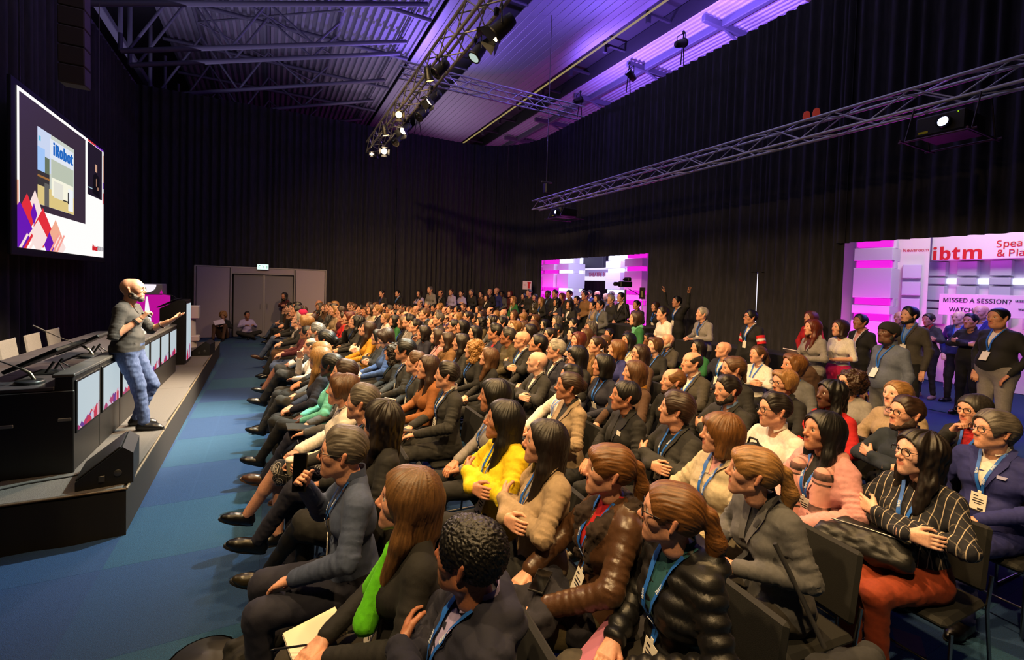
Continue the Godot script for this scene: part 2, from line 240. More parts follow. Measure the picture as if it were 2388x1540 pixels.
	[4.40, -5.14, 1.027, -1.79, -0.40, 0.125, 1, 1, 1, "bob", "gd", "l", "sweater", "ryl", "person in deep blue knit with golden brown bob and white collar", {"lanyard": "b", "legs": "flat", "arms": "lap"}],
	[4.40, -5.61, 1.028, -1.60, -0.20, 0.125, 1, 1, 1, "pony", "br", "l", "coat", "tan", "person in brown striped fur coat with long ponytail", {"furcoat": 1, "legs": "flat", "arms": "knees"}],
	[4.40, -6.08, 1.038, -1.66, 0.00, 0.125, 1, 1, 1, "bob", "rd", "l", "sweater", "brn", "person with auburn hair behind the striped fur coat", {"legs": "flat", "arms": "lap"}],
	[5.25, -8.01, 0.996, -1.63, -0.20, 0.125, 2, 1, 0, "short", "bk", "m", "suit", "blk", "man with short black hair in black suit before the standing crowd", {"under": "wht", "legs": "flat", "arms": "lap"}],
	[4.40, -6.93, 1.032, -1.61, -0.20, 0.125, 1, 1, 1, "low_pony", "db", "l", "sweater", "dgy", "person with glasses and dark tied hair beside the black suit", {"glasses": 1, "legs": "flat", "arms": "knees"}],
	[4.40, -8.87, 1.062, -1.67, 0.00, 0.125, 2, 1, 0, "short", "bk", "m", "suit", "blk", "black-haired man in black jacket in fifth row", {"legs": "flat", "arms": "lap"}],
	[4.40, -9.34, 1.062, -1.57, -0.20, 0.125, 2, 1, 1, "wavy", "db", "l", "sweater", "gry", "person with dark wavy hair and patterned grey scarf in fifth row", {"legs": "flat", "arms": "lap"}],
	[4.40, -9.98, 1.004, -1.67, 0.00, 0.125, 2, 1, 1, "curly", "bk", "l", "coat", "olv", "person with very big dark curls in olive coat", {"legs": "tight", "arms": "knees"}],
	[5.25, -12.31, 0.963, -1.59, 0.20, 0.125, 2, 1, 1, "bob", "db", "l", "sweater", "brn", "person with dark bob and brown top in fifth row", {"legs": "flat", "arms": "cross"}],
	[4.40, -10.81, 1.061, -1.61, 0.00, 0.125, 2, 1, 1, "bun", "db", "l", "blazer", "nav", "person with glasses and tied hair in navy jacket, fifth row", {"glasses": 1, "legs": "tight", "arms": "knees"}],
	[5.25, -13.32, 0.965, -1.57, 0.20, 0.125, 2, 1, 1, "long_s", "br", "l", "sweater", "blk", "person with long brown hair and black top in fifth row", {"legs": "flat", "arms": "knees"}],
	[5.25, -13.79, 1.052, -1.53, 0.20, 0.125, 2, 1, 0, "thick", "bk", "m", "suit", "dgy", "man with thick black hair and beard in dark jacket", {"beard": "bk", "legs": "flat", "arms": "lap"}],
	[5.25, -14.45, 1.029, -1.44, 0.20, 0.125, 2, 1, 0, "short", "br", "l", "suit", "lgy", "man with brown hair and pale jacket in fifth row", {"under": "wht", "legs": "flat", "arms": "lap"}],
	[5.25, -14.96, 0.991, -1.46, 0.20, 0.125, 2, 1, 0, "balding", "lb", "l", "sweater", "dgy", "balding fair man in dark sweater, fifth row", {"legs": "flat", "arms": "lap"}],
	[4.40, -15.48, 0.995, -1.55, 0.20, 0.125, 2, 1, 0, "bald", "gr", "l", "sweater", "lgy", "bald man with glasses in pale sweater near the curtain", {"legs": "flat", "arms": "cross"}],
	[4.40, -15.95, 0.908, -1.45, 0.00, 0.125, 2, 1, 1, "bob", "bl", "l", "sweater", "olv", "blond person in olive top beside the bald man with glasses", {"legs": "tight", "arms": "knees"}],
	[4.40, -16.42, 0.932, -1.48, 0.20, 0.125, 2, 1, 1, "bob", "lb", "l", "sweater", "tan", "person with light bob and tan top near the curtain", {"legs": "flat", "arms": "cross"}],
	[4.40, -16.89, 0.944, -1.43, 0.00, 0.125, 2, 1, 1, "long", "bk", "m", "blazer", "blk", "smiling person with long black hair and black jacket near the curtain", {"under": "wht", "legs": "flat", "arms": "lap"}],
	[4.40, -17.36, 0.951, -1.55, 0.20, 0.125, 2, 1, 1, "bob", "br", "l", "sweater", "brn", "person with brown bob and dark brown top near the curtain", {"legs": "flat", "arms": "knees"}],
	[4.40, -18.30, 0.951, -1.39, 0.20, 0.125, 2, 1, 1, "wavy", "br", "l", "sweater", "dgy", "person with wavy brown hair and dark top near the curtain", {"legs": "flat", "arms": "knees"}],
	[4.40, -17.83, 0.958, -1.43, 0.20, 0.125, 2, 1, 0, "short", "bk", "l", "suit", "dgy", "man with short black hair and dark suit near the curtain", {"legs": "flat", "arms": "cross"}],
	[5.00, -1.53, 1.008, -1.75, -0.20, 0.000, 1, 1, 1, "fringe", "dg", "l", "coat", "blk", "person with glasses, dark fringe and red blouse, hand at her mouth", {"arms": "chin", "glasses": 1, "hero": "chin", "under": "red", "lanyard": "b", "wide": 0.09, "legs": "flat"}],
	[5.06, -2.07, 1.008, -1.70, -0.20, 0.125, 1, 1, 1, "pony", "bl", "p", "coat", "bei", "blond person in beige coat with pale pink scarf", {"hero": "beigecoat", "legs": "flat", "arms": "lap"}],
	[5.25, -2.55, 1.003, -1.80, -0.20, 0.125, 1, 1, 1, "curly_s", "br", "l", "sweater", "lgy", "person with frizzy brown curls and glasses in grey knit", {"glasses": 1, "hero": "frizzy", "legs": "tight", "arms": "lap"}],
	[5.25, -3.13, 1.066, -1.69, -0.40, 0.125, 1, 1, 1, "short_bob", "gd", "m", "sweater", "gry", "person with wavy ginger-blond hair and grey cardigan", {"lanyard": "b", "legs": "over", "arms": "lap"}],
	[6.20, -4.21, 1.010, -1.64, -0.20, 0.125, 1, 1, 1, "pony", "lb", "l", "shirt", "wht", "person in white shirt with hair tied back and blue lanyard, back row", {"hero": "whiteblouse", "lanyard": "b", "legs": "flat", "arms": "cross"}],
	[6.20, -4.78, 1.003, -1.67, -0.40, 0.125, 1, 1, 0, "bald", "bk", "l", "suit", "nav", "bald man in navy suit with white shirt in the back row", {"under": "wht", "lanyard": "b", "legs": "stretch", "arms": "knees"}],
	[6.20, -5.25, 0.978, -1.78, -0.20, 0.125, 1, 1, 1, "long", "db", "l", "sweater", "grn", "person in green sweater with long dark hair in the back row", {"arms": "cross", "legs": "tight"}],
	[6.20, -5.91, 1.002, -1.71, 0.00, 0.125, 1, 1, 0, "bald", "wh", "l", "blazer", "chk", "bald man with white beard in dark cardigan and blue lanyard", {"beard": "wh", "girth": 1.1, "under": "blk", "lanyard": "b", "legs": "flat", "arms": "cross"}],
	[6.20, -6.38, 0.977, -1.56, -0.20, 0.125, 1, 1, 1, "bun", "bk", "m", "coat", "olv", "person with black hair and mustard scarf in the back row", {"legs": "tight", "arms": "cross"}],
	[5.25, -5.86, 1.030, -1.64, 0.00, 0.125, 1, 1, 1, "bob", "bk", "m", "blazer", "crm", "smiling person with black bob and cream jacket", {"under": "blk", "lanyard": "b", "legs": "flat", "arms": "cross"}],
	[6.20, -7.49, 0.958, -1.54, 0.00, 0.125, 2, 1, 1, "low_pony", "bk", "m", "blazer", "bei", "person with black tied hair and maroon top under beige jacket", {"under": "mar", "lanyard": "w", "wide": 0.09, "legs": "flat", "arms": "cross"}],
	[6.20, -10.03, 0.947, -1.57, -0.20, 0.125, 2, 1, 1, "long", "bk", "p", "coat", "gry", "person with long black hair and grey striped coat", {"legs": "flat", "arms": "cross"}],
	[5.25, -8.98, 0.994, -1.68, 0.00, -0.625, 2, 1, 1, "bob", "lb", "l", "blazer", "nav", "person with black headband looking down, red and white blouse", {"under": "red", "legs": "tight", "arms": "cross"}],
	[6.20, -11.14, 1.022, -1.58, 0.00, -0.500, 2, 1, 1, "short_bob", "bl", "l", "blazer", "nav", "person with short blond hair and navy jacket looking down", {"under": "sky", "legs": "flat", "arms": "cross"}],
	[7.10, -13.37, 0.981, -1.55, 0.00, -0.500, 2, 1, 0, "short", "br", "m", "tee", "lav", "man in white t-shirt with lilac collar looking down", {"legs": "stretch", "arms": "knees"}],
	[6.20, -12.41, 1.037, -1.50, 0.00, 0.125, 2, 1, 0, "bald", "gr", "l", "sweater", "gry", "bald man with grey stubble and grey vest", {"legs": "flat", "arms": "cross"}],
	[6.20, -12.88, 0.985, -1.56, 0.00, 0.125, 2, 1, 1, "bob", "bl", "l", "sweater", "bei", "blond person in beige beside the bald man in grey vest", {"legs": "tight", "arms": "lap"}],
	[6.20, -13.35, 1.055, -1.52, 0.00, 0.125, 2, 1, 0, "balding", "br", "l", "shirt", "sky", "balding man in pale blue shirt near the back", {"legs": "flat", "arms": "cross"}],
	[6.20, -13.82, 0.982, -1.58, 0.00, 0.125, 2, 1, 1, "wavy", "br", "l", "sweater", "brn", "person with wavy brown hair and brown top near the back", {"legs": "flat", "arms": "cross"}],
	[6.20, -14.29, 1.040, -1.59, 0.20, 0.125, 2, 1, 1, "bob", "br", "l", "sweater", "dgy", "person with brown bob and dark top near the back", {"legs": "tight", "arms": "cross"}],
	[6.20, -15.02, 1.014, -1.54, 0.20, 0.125, 2, 1, 0, "short", "bk", "l", "suit", "dgy", "man with black hair in profile and dark suit near the back", {"legs": "flat", "arms": "lap"}],
	[6.20, -15.67, 1.046, -1.43, 0.20, 0.125, 2, 1, 0, "short", "lb", "l", "sweater", "brn", "fair-haired man in brown sweater near the back", {"legs": "flat", "arms": "knees"}],
	[5.25, -15.55, 1.048, -1.45, 0.20, 0.125, 2, 1, 1, "curly_s", "bl", "l", "sweater", "tan", "person with short blond curls in tan top", {"legs": "flat", "arms": "cross"}],
	[5.25, -16.18, 0.993, -1.45, 0.20, 0.125, 2, 1, 0, "short", "bk", "m", "suit", "blk", "man with short black hair in black jacket near the far curtain", {"legs": "flat", "arms": "lap"}],
	[5.25, -16.96, 1.050, -1.48, 0.40, 0.125, 2, 1, 0, "short", "wh", "l", "sweater", "lgy", "white-haired man in light grey near the far curtain", {"legs": "flat", "arms": "cross"}],
	[5.25, -17.93, 1.064, -1.46, 0.20, 0.125, 2, 1, 0, "balding", "gr", "l", "sweater", "gry", "balding grey-haired man near the far curtain", {"legs": "flat", "arms": "cross"}],
	[3.82, -18.11, 1.034, -1.20, 0.20, 0.125, 2, 0, 0, "short", "db", "l", "blazer", "dgy", "standing man with glasses and grey jacket by the far curtain", {"arms": "front", "under": "mar", "lanyard": "b", "legs": "stand"}],
	[4.54, -18.55, 1.034, -1.20, 0.20, 0.125, 2, 0, 0, "short", "bk", "l", "blazer", "blk", "standing man in black jacket with blue lanyard by the far curtain", {"arms": "front", "under": "sky", "lanyard": "b", "legs": "easy"}],
	[5.42, -18.55, 1.044, -1.20, 0.20, 0.125, 2, 0, 1, "wavy", "db", "l", "shirt", "lav", "standing person in lavender shirt with arms folded by the far curtain", {"arms": "fold", "legs": "easy"}],
	[5.88, -18.55, 1.148, -1.18, 0.00, 0.125, 2, 0, 0, "buzz", "gr", "l", "shirt", "lgy", "standing tall man in light grey shirt by the far curtain", {"arms": "front", "legs": "stand"}],
	[6.34, -18.55, 1.060, -1.27, 0.20, 0.125, 2, 0, 0, "balding", "bk", "m", "blazer", "blk", "standing man in black jacket and maroon shirt with white badge", {"arms": "front", "under": "mar", "lanyard": "w", "wide": 0.08, "legs": "easy"}],
	[6.80, -18.55, 1.097, -1.28, 0.40, 0.125, 2, 0, 0, "short", "br", "l", "shirt", "lav", "standing man in pale lilac shirt behind the maroon shirt", {"arms": "front", "legs": "stand"}],
	[7.26, -18.55, 1.065, -1.17, 0.20, 0.125, 2, 0, 1, "low_pony", "db", "l", "shirt", "lav", "standing person in white-lilac shirt turned sideways", {"arms": "fold", "legs": "easy"}],
	[7.72, -18.55, 1.106, -1.25, 0.20, 0.125, 2, 0, 0, "short", "gr", "l", "sweater", "dgy", "standing grey-haired man in dark sweater by the curtain", {"arms": "front", "legs": "stand"}],
	[8.16, -18.50, 1.050, -1.23, 0.20, 0.125, 2, 0, 1, "low_pony", "db", "l", "sweater", "brn", "standing person in brown patterned blouse by the curtain", {"arms": "front", "legs": "stand"}],
	[8.50, -18.33, 1.122, -1.19, 0.20, 0.125, 2, 0, 0, "bald", "br", "l", "blazer", "blk", "standing bald man in black jacket by the curtain", {"arms": "front", "lanyard": "w", "legs": "stand"}],
	[7.61, -16.70, 0.997, -1.33, 0.20, 0.000, 2, 0, 1, "long", "br", "l", "blazer", "blk", "standing person with long brown hair, black jacket and white blouse", {"arms": "hold", "under": "wht", "wide": 0.08, "legs": "easy"}],
	[8.75, -18.15, 1.159, -1.35, 0.20, 0.125, 2, 0, 0, "bald", "gr", "l", "shirt", "ryl", "standing tall man in blue shirt by the curtain", {"arms": "hang", "legs": "stand"}],
	[8.92, -17.97, 1.074, -1.33, 0.20, 0.000, 2, 0, 0, "buzz", "bk", "d", "shirt", "gry", "standing man in grey button shirt by the curtain", {"arms": "front", "legs": "easy"}],
	[9.15, -17.66, 1.091, -1.38, 0.20, 0.125, 2, 0, 1, "bob", "rd", "l", "sweater", "mar", "standing person with reddish hair behind the green dress", {"arms": "front", "legs": "stand"}],
	[7.75, -14.69, 0.997, -1.42, 0.00, 0.125, 2, 0, 1, "wavy", "bl", "l", "sweater", "grn", "standing blond person in dark green dress with white badge", {"arms": "front", "lanyard": "w", "legs": "easy"}],
	[9.35, -16.35, 1.148, -1.40, 0.00, 0.125, 2, 0, 0, "buzz", "br", "l", "sweater", "dgy", "standing man behind the red and white sign post", {"arms": "front", "legs": "stand"}],
	[9.35, -16.81, 1.047, -1.41, 0.20, 0.125, 2, 0, 1, "long", "bk", "l", "blazer", "blk", "standing person with long black hair and black jacket beside sign post", {"arms": "fold", "legs": "easy"}],
	[9.35, -15.89, 1.040, -1.33, 0.20, 0.125, 2, 0, 1, "wavy", "db", "l", "sweater", "olv", "standing person in dark patterned blouse with white badge", {"arms": "front", "lanyard": "w", "legs": "stand"}],
	[8.62, -14.19, 0.997, -1.50, 0.00, 0.125, 2, 0, 1, "long", "bl", "l", "sweater", "blk", "standing person with very long blond hair and striped jumpsuit", {"arms": "front", "lanyard": "b", "legs": "easy"}],
	[9.35, -14.91, 1.145, -1.43, 0.00, 0.125, 2, 0, 0, "buzz", "bk", "d", "suit", "nav", "standing man in navy suit before the magenta column", {"arms": "hang", "under": "sky", "legs": "easy"}],
	[9.35, -14.41, 1.155, -1.35, 0.00, 0.125, 2, 0, 0, "short", "bk", "m", "suit", "dgy", "standing man in dark suit in the doorway crowd", {"arms": "front", "legs": "easy"}],
	[8.40, -12.83, 0.997, -1.55, 0.00, 0.125, 2, 0, 1, "curly", "bk", "m", "blazer", "nav", "standing person with dark curls and navy jacket with badge", {"arms": "fold", "under": "crm", "lanyard": "w", "legs": "stand"}],
	[9.35, -13.95, 1.095, -1.48, 0.00, 0.125, 2, 0, 1, "long", "rd", "m", "sweater", "blk", "standing person with long auburn hair in the doorway crowd", {"arms": "front", "legs": "easy"}],
	[7.71, -11.08, 0.997, -1.50, 0.00, 0.125, 2, 0, 1, "long", "bk", "m", "coat", "blk", "standing person with very long black hair holding a phone", {"arms": "hold", "under": "wht", "lanyard": "w", "legs": "easy"}],
	[9.35, -13.49, 1.159, -1.50, 0.20, 0.125, 2, 0, 0, "short", "bk", "l", "suit", "dgy", "standing man beneath the white column in the doorway crowd", {"arms": "front", "legs": "stand"}],
	[9.35, -13.03, 1.049, -1.44, 0.00, 0.000, 2, 0, 0, "short", "bk", "l", "blazer", "nav", "standing man in navy jacket raising his phone to take a picture", {"arms": "shoot", "legs": "stand"}],
	[9.35, -12.57, 1.150, -1.52, 0.00, 0.125, 2, 0, 0, "short", "bk", "m", "shirt", "tan", "standing man in tan shirt with his back half turned", {"arms": "front", "legs": "easy"}],
	[12.27, -16.63, 1.159, -1.46, 0.20, 0.125, 2, 0, 0, "short", "br", "l", "suit", "blk", "standing tall man with glasses in the theatre doorway", {"arms": "front", "legs": "stand"}],
	[12.20, -16.09, 1.159, -1.47, 0.20, 0.000, 2, 0, 0, "short", "bk", "m", "blazer", "ryl", "standing man in blue jacket in the theatre doorway", {"arms": "front", "under": "wht", "lanyard": "b", "legs": "stand"}],
	[8.43, -10.93, 0.997, -1.65, 0.00, 0.125, 2, 0, 1, "bun", "bk", "l", "blazer", "bei", "standing person in beige jacket with hands clasped", {"arms": "front", "lanyard": "b", "legs": "easy"}],
	[7.72, -9.70, 1.034, -1.61, 0.00, 0.000, 2, 0, 0, "short", "bk", "m", "suit", "gry", "standing man in grey suit with hands clasped and blue lanyard", {"arms": "front", "under": "sky", "lanyard": "b", "legs": "easy"}],
	[9.35, -11.92, 1.098, -1.49, 0.00, 0.125, 2, 0, 1, "bob", "br", "l", "sweater", "dgy", "standing person with brown bob behind the grey suit", {"arms": "front", "legs": "easy"}],
	[12.01, -15.33, 1.159, -1.43, 0.00, 0.125, 2, 0, 0, "bald", "gr", "p", "suit", "blk", "standing bald man before the dark screen area in the doorway", {"arms": "front", "legs": "stand"}],
	[12.59, -15.51, 1.102, -1.43, 0.20, 0.000, 2, 0, 0, "bald", "gr", "p", "suit", "dgy", "standing bald man in purple-lit jacket in the doorway", {"arms": "front", "legs": "easy"}],
	[11.91, -14.35, 1.121, -1.40, 0.00, 0.125, 2, 0, 1, "bob", "dg", "l", "shirt", "lgy", "standing person in blue-lit shirt in the doorway", {"arms": "front", "lanyard": "b", "legs": "stand"}],
	[12.30, -14.76, 1.159, -1.48, 0.20, 0.125, 2, 0, 0, "short", "wh", "p", "sweater", "lgy", "standing white-haired man under the white column", {"arms": "front", "legs": "easy"}],
	[9.35, -10.77, 1.154, -1.56, 0.00, 0.125, 2, 0, 0, "short", "db", "l", "suit", "blk", "standing man in black suit and white shirt behind the camera tripod", {"arms": "front", "under": "wht", "wide": 0.08, "legs": "stand"}],
	[9.35, -11.23, 1.103, -1.59, 0.00, 0.125, 2, 0, 0, "short", "wh", "l", "suit", "dgy", "standing white-haired man beside the camera tripod", {"arms": "front", "legs": "easy"}],
	[12.62, -14.13, 1.121, -1.46, 0.20, 0.125, 2, 0, 1, "long", "rd", "l", "sweater", "lgy", "standing person in magenta-lit top before the right column", {"arms": "front", "legs": "easy"}],
	[9.35, -10.10, 1.035, -1.56, 0.00, 0.125, 2, 0, 0, "short", "bk", "m", "blazer", "nav", "man with black hair leaning on the camera riser", {"arms": "hold", "legs": "stand"}],
	[5.71, -6.15, 0.997, -2.08, 0.00, 0.125, 1, 0, 1, "bob", "br", "l", "sweater", "grn", "standing person in green sweater with mint scarf walking past", {"arms": "front", "hero": "mintscarf", "legs": "stand"}],
	[9.35, -9.37, 1.029, -1.59, 0.00, 0.000, 2, 0, 1, "bob", "br", "l", "blazer", "blk", "standing person in dark jacket with white badge near the tripod", {"arms": "front", "lanyard": "b", "legs": "stand"}],
	[6.76, -6.56, 1.034, -1.86, 0.00, 0.125, 1, 0, 0, "short", "db", "l", "tee", "wht", "man in white polo shirt holding a camera", {"arms": "hold", "hero": "camera", "legs": "stand"}],
	[9.35, -8.61, 1.132, -1.74, 0.00, 0.125, 2, 0, 0, "short", "bk", "m", "blazer", "blk", "man in black with both arms raised by the curtain", {"arms": "raise", "under": "wht", "lanyard": "b", "legs": "stand"}],
	[7.68, -6.41, 1.034, -1.79, -0.20, 0.125, 2, 0, 0, "short", "wh", "l", "blazer", "lgy", "standing grey-haired man in light grey jacket holding a badge", {"arms": "hold", "under": "nav", "lanyard": "b", "legs": "easy"}],
	[7.86, -5.48, 1.034, -1.85, -0.20, 0.125, 2, 0, 0, "short", "bk", "m", "coat", "blk", "standing man in black and red sports jacket with glasses", {"arms": "hang", "glasses": 1, "hero": "sports", "under": "wht", "lanyard": "b", "legs": "stand"}],
	[9.35, -5.26, 1.034, -1.77, -0.20, 0.125, 2, 0, 1, "bob", "rd", "l", "sweater", "red", "standing person in red half hidden by the ginger-haired reader", {"arms": "front", "legs": "stand"}],
	[7.50, -4.18, 0.997, -1.89, -0.20, 0.125, 1, 0, 1, "long", "rd", "l", "blazer", "lgy", "standing ginger-haired person in grey cardigan reading a booklet", {"arms": "hold", "skirt": 1, "tights": 1, "hero": "reader", "under": "mar", "bottom": "brn", "wide": 0.09, "legs": "easy"}],
	[7.97, -4.03, 0.997, -1.80, -0.20, 0.125, 1, 0, 1, "bob", "br", "l", "tee", "wht", "standing person in white t-shirt and crimson skirt", {"arms": "hold", "skirt": 1, "bare": 1, "hero": "crimson", "bottom": "hot", "legs": "stand"}],
	[9.12, -4.29, 1.034, -1.91, 0.00, 0.125, 2, 0, 0, "short", "bk", "t", "suit", "blk", "standing man in black suit and pale pink shirt with badge", {"arms": "hang", "under": "pnk", "lanyard": "w", "wide": 0.08, "legs": "easy"}],
	[6.89, -2.92, 1.034, -1.99, 0.00, 0.125, 1, 0, 0, "buzz", "bk", "d", "shirt", "den", "standing man in grey-blue shirt and black beanie", {"arms": "hang", "beard": "bk", "hat": "beanie", "girth": 1.2, "hero": "beanie", "lanyard": "b", "bottom": "gry", "hatc": "blk", "topc": Color(0.34, 0.37, 0.45), "legs": "easy"}],
	[11.96, -4.89, 1.047, -1.82, 0.00, 0.000, 2, 0, 0, "bald", "gr", "l", "suit", "dgy", "standing man half hidden behind the grey suit by the opening", {"arms": "front", "legs": "stand"}],
	[9.35, -3.69, 1.131, -1.83, -0.20, 0.125, 2, 0, 0, "short", "bk", "l", "suit", "chk", "standing bearded man in grey suit with tie and lanyard", {"arms": "hang", "beard": "bk", "tie": "nav", "under": "sky", "lanyard": "b", "legs": "stand"}],
	[12.32, -4.54, 1.033, -1.81, 0.00, 0.000, 2, 0, 1, "bun", "db", "m", "blazer", "dgy", "standing person in purple-lit jacket and red blouse in the opening", {"arms": "fold", "under": "red", "shoec": Color(0.5, 0.4, 0.4), "legs": "easy"}],
	[12.42, -4.09, 1.079, -1.76, -0.20, 0.000, 2, 0, 0, "bald", "gr", "p", "suit", "ryl", "standing bald man in blue blazer with purple-lit trousers", {"arms": "pocket", "under": "lav", "lanyard": "b", "legs": "easy"}],
	[11.28, -3.55, 1.069, -1.83, 0.00, 0.125, 2, 0, 0, "short", "bk", "m", "blazer", "blk", "standing dark-haired man with headphones round his neck and folded arms", {"arms": "fold", "legs": "stand"}],
	[12.19, -3.70, 1.159, -1.75, -0.20, 0.000, 2, 0, 0, "bald", "wh", "l", "suit", "ryl", "standing bald man in blue jacket before the white stand", {"arms": "front", "under": "lav", "legs": "easy"}],
	[9.35, -2.64, 1.159, -1.95, 0.00, 0.000, 2, 0, 0, "buzz", "bk", "m", "sweater", "blk", "standing heavy-set man in black sweater with badge and grey jeans", {"arms": "pocket", "girth": 1.22, "under": "wht", "lanyard": "b", "bottom": "lgy", "legs": "stand"}],
	[0.46, -18.60, 0.939, -1.03, 0.20, 0.125, 2, 0, 1, "long_s", "bk", "m", "sweater", "mar", "standing person in maroon sweater and blue jeans with a black bag by the doors", {"arms": "fold", "bottom": "nav", "legs": "easy"}],
	[0.52, -7.14, 0.958, -1.67, -0.40, 0.250, 1, 1, 0, "balding", "gr", "l", "sweater", "wht", "man with balding grey hair and white sweater, front row nearer half", {"arms": "chin", "legs": "stretch"}],
	[0.51, -11.12, 0.970, -1.58, 0.00, 0.250, 2, 1, 0, "short", "gr", "l", "blazer", "wht", "man with grey short hair and white jacket, front row past the middle", {"arms": "note", "under": "wht", "legs": "stretch"}],
	[0.58, -11.68, 0.947, -1.55, 0.00, 0.250, 2, 1, 0, "balding", "br", "l", "sweater", "olv", "man with balding brown hair and olive sweater, front row past the middle", {"arms": "note", "lanyard": "b", "legs": "flat"}],
	[0.58, -13.23, 1.038, -1.43, 0.20, 0.125, 2, 1, 1, "bun", "db", "l", "blazer", "blk", "person with dark brown hair tied up and black jacket, front row past the middle", {"arms": "chin", "under": "wht", "lanyard": "b", "legs": "flat"}],
	[0.55, -13.75, 0.948, -1.48, 0.20, 0.250, 2, 1, 0, "short", "br", "l", "sweater", "blk", "man with brown short hair and black sweater, front row past the middle", {"arms": "lap", "legs": "stretch"}],
	[0.57, -14.27, 0.956, -1.40, 0.20, 0.250, 2, 1, 0, "short", "lb", "l", "sweater", "dgy", "man with light brown short hair and charcoal sweater, front row towards the doors", {"arms": "chin", "lanyard": "b", "legs": "flat"}],
	[0.58, -15.35, 1.026, -1.47, 0.40, 0.125, 2, 1, 0, "short", "bk", "p", "sweater", "brn", "man with black short hair and brown sweater, front row towards the doors", {"arms": "chin", "legs": "flat"}],
	[0.50, -15.91, 0.986, -1.37, 0.20, 0.125, 2, 1, 1, "bun", "db", "p", "sweater", "gry", "person with dark brown hair tied up and grey sweater, front row towards the doors", {"arms": "chin", "legs": "flat"}],
	[0.54, -17.18, 0.989, -1.39, 0.40, 0.250, 2, 1, 0, "short", "br", "p", "blazer", "dgy", "man with brown short hair and charcoal jacket, front row towards the doors", {"arms": "chin", "under": "wht", "lanyard": "b", "legs": "stretch"}],
	[1.49, -5.22, 0.981, -1.67, -0.20, 0.125, 1, 1, 0, "short", "lb", "l", "sweater", "dgy", "man with light brown short hair and charcoal sweater, second row nearer half", {"arms": "lap", "lanyard": "b", "legs": "over"}],
	[1.54, -7.56, 1.000, -1.69, -0.20, 0.125, 1, 1, 1, "short_bob", "bk", "l", "sweater", "blk", "person with black short hair and black sweater, second row nearer half", {"arms": "cross", "legs": "flat"}],
	[1.55, -8.83, 1.007, -1.60, -0.40, 0.250, 1, 1, 1, "long_s", "bk", "p", "blazer", "wht", "person with black long hair and white jacket, second row nearer half", {"arms": "cross", "under": "lgy", "lanyard": "b", "legs": "flat"}],
	[1.55, -9.97, 1.052, -1.59, -0.20, 0.250, 2, 1, 0, "receding", "bk", "l", "blazer", "blk", "man with receding black hair and black jacket, second row past the middle", {"arms": "chin", "under": "sky", "lanyard": "b", "legs": "stretch"}],
	[1.56, -16.19, 0.984, -1.35, 0.20, 0.125, 2, 1, 1, "long_s", "lb", "p", "sweater", "brn", "person with light brown long hair and brown sweater, second row towards the doors", {"arms": "cross", "legs": "flat"}],
	[1.45, -16.76, 0.991, -1.47, 0.40, 0.125, 2, 1, 1, "bob", "gr", "m", "sweater", "bei", "person with grey bob and beige sweater, second row towards the doors", {"arms": "cross", "legs": "flat"}],
	[1.48, -17.33, 1.046, -1.29, 0.20, 0.125, 2, 1, 0, "balding", "bl", "m", "shirt", "gry", "man with balding blond hair and grey shirt, second row towards the doors", {"arms": "knees", "legs": "stretch"}],
	[2.46, -8.15, 0.995, -1.57, -0.20, 0.125, 1, 1, 1, "bob", "db", "l", "sweater", "nav", "person with dark brown bob and navy sweater, third row nearer half", {"arms": "chin", "legs": "over"}],
	[2.45, -13.84, 1.016, -1.44, 0.20, 0.125, 2, 1, 1, "short_bob", "lb", "m", "sweater", "lgy", "person with light brown short hair and pale grey sweater, third row past the middle", {"arms": "chin", "legs": "flat"}],
	[2.55, -14.42, 1.008, -1.42, 0.20, 0.250, 2, 1, 0, "buzz", "br", "p", "suit", "bei", "man with buzz brown hair and beige jacket, third row towards the doors", {"arms": "knees", "under": "wht", "legs": "stretch"}],
	[2.50, -15.00, 1.015, -1.44, 0.20, 0.125, 2, 1, 0, "short", "bk", "l", "suit", "mar", "man with black short hair and maroon jacket, third row towards the doors", {"arms": "lap", "under": "wht", "lanyard": "b", "legs": "flat"}],
	[2.55, -15.58, 0.950, -1.53, 0.20, 0.250, 2, 1, 0, "short", "br", "p", "shirt", "lgy", "man with brown short hair and pale grey shirt, third row towards the doors", {"arms": "chin", "lanyard": "b", "legs": "flat"}],
	[2.46, -16.16, 1.012, -1.47, 0.20, 0.125, 2, 1, 1, "bun", "lb", "l", "sweater", "lgy", "person with light brown hair tied up and pale grey sweater, third row towards the doors", {"arms": "cross", "lanyard": "b", "legs": "tight"}],
	[2.44, -16.74, 1.030, -1.47, 0.20, 0.250, 2, 1, 1, "short_bob", "lb", "p", "blazer", "bei", "person with light brown short hair and beige jacket, third row towards the doors", {"arms": "knees", "under": "wht", "legs": "flat"}],
	[2.54, -17.32, 0.958, -1.42, 0.20, 0.125, 2, 1, 1, "bun", "bl", "l", "blazer", "gry", "person with blond hair tied up and grey jacket, third row towards the doors", {"arms": "knees", "under": "sky", "legs": "tight"}],
	[3.30, -7.75, 1.016, -1.67, 0.00, 0.125, 1, 1, 1, "long_s", "bk", "l", "sweater", "dgy", "person with black long hair and charcoal sweater, fourth row nearer half", {"arms": "lap", "lanyard": "b", "legs": "over"}],
	[3.39, -10.49, 0.955, -1.60, 0.00, 0.250, 2, 1, 0, "balding", "gr", "l", "blazer", "bei", "man with balding grey hair and beige jacket, fourth row past the middle", {"arms": "lap", "under": "lgy", "legs": "flat"}],
	[3.41, -11.60, 1.002, -1.57, 0.00, 0.125, 2, 1, 0, "short", "lb", "p", "suit", "brn", "man with light brown short hair and brown jacket, fourth row past the middle", {"arms": "note", "under": "wht", "legs": "flat"}],
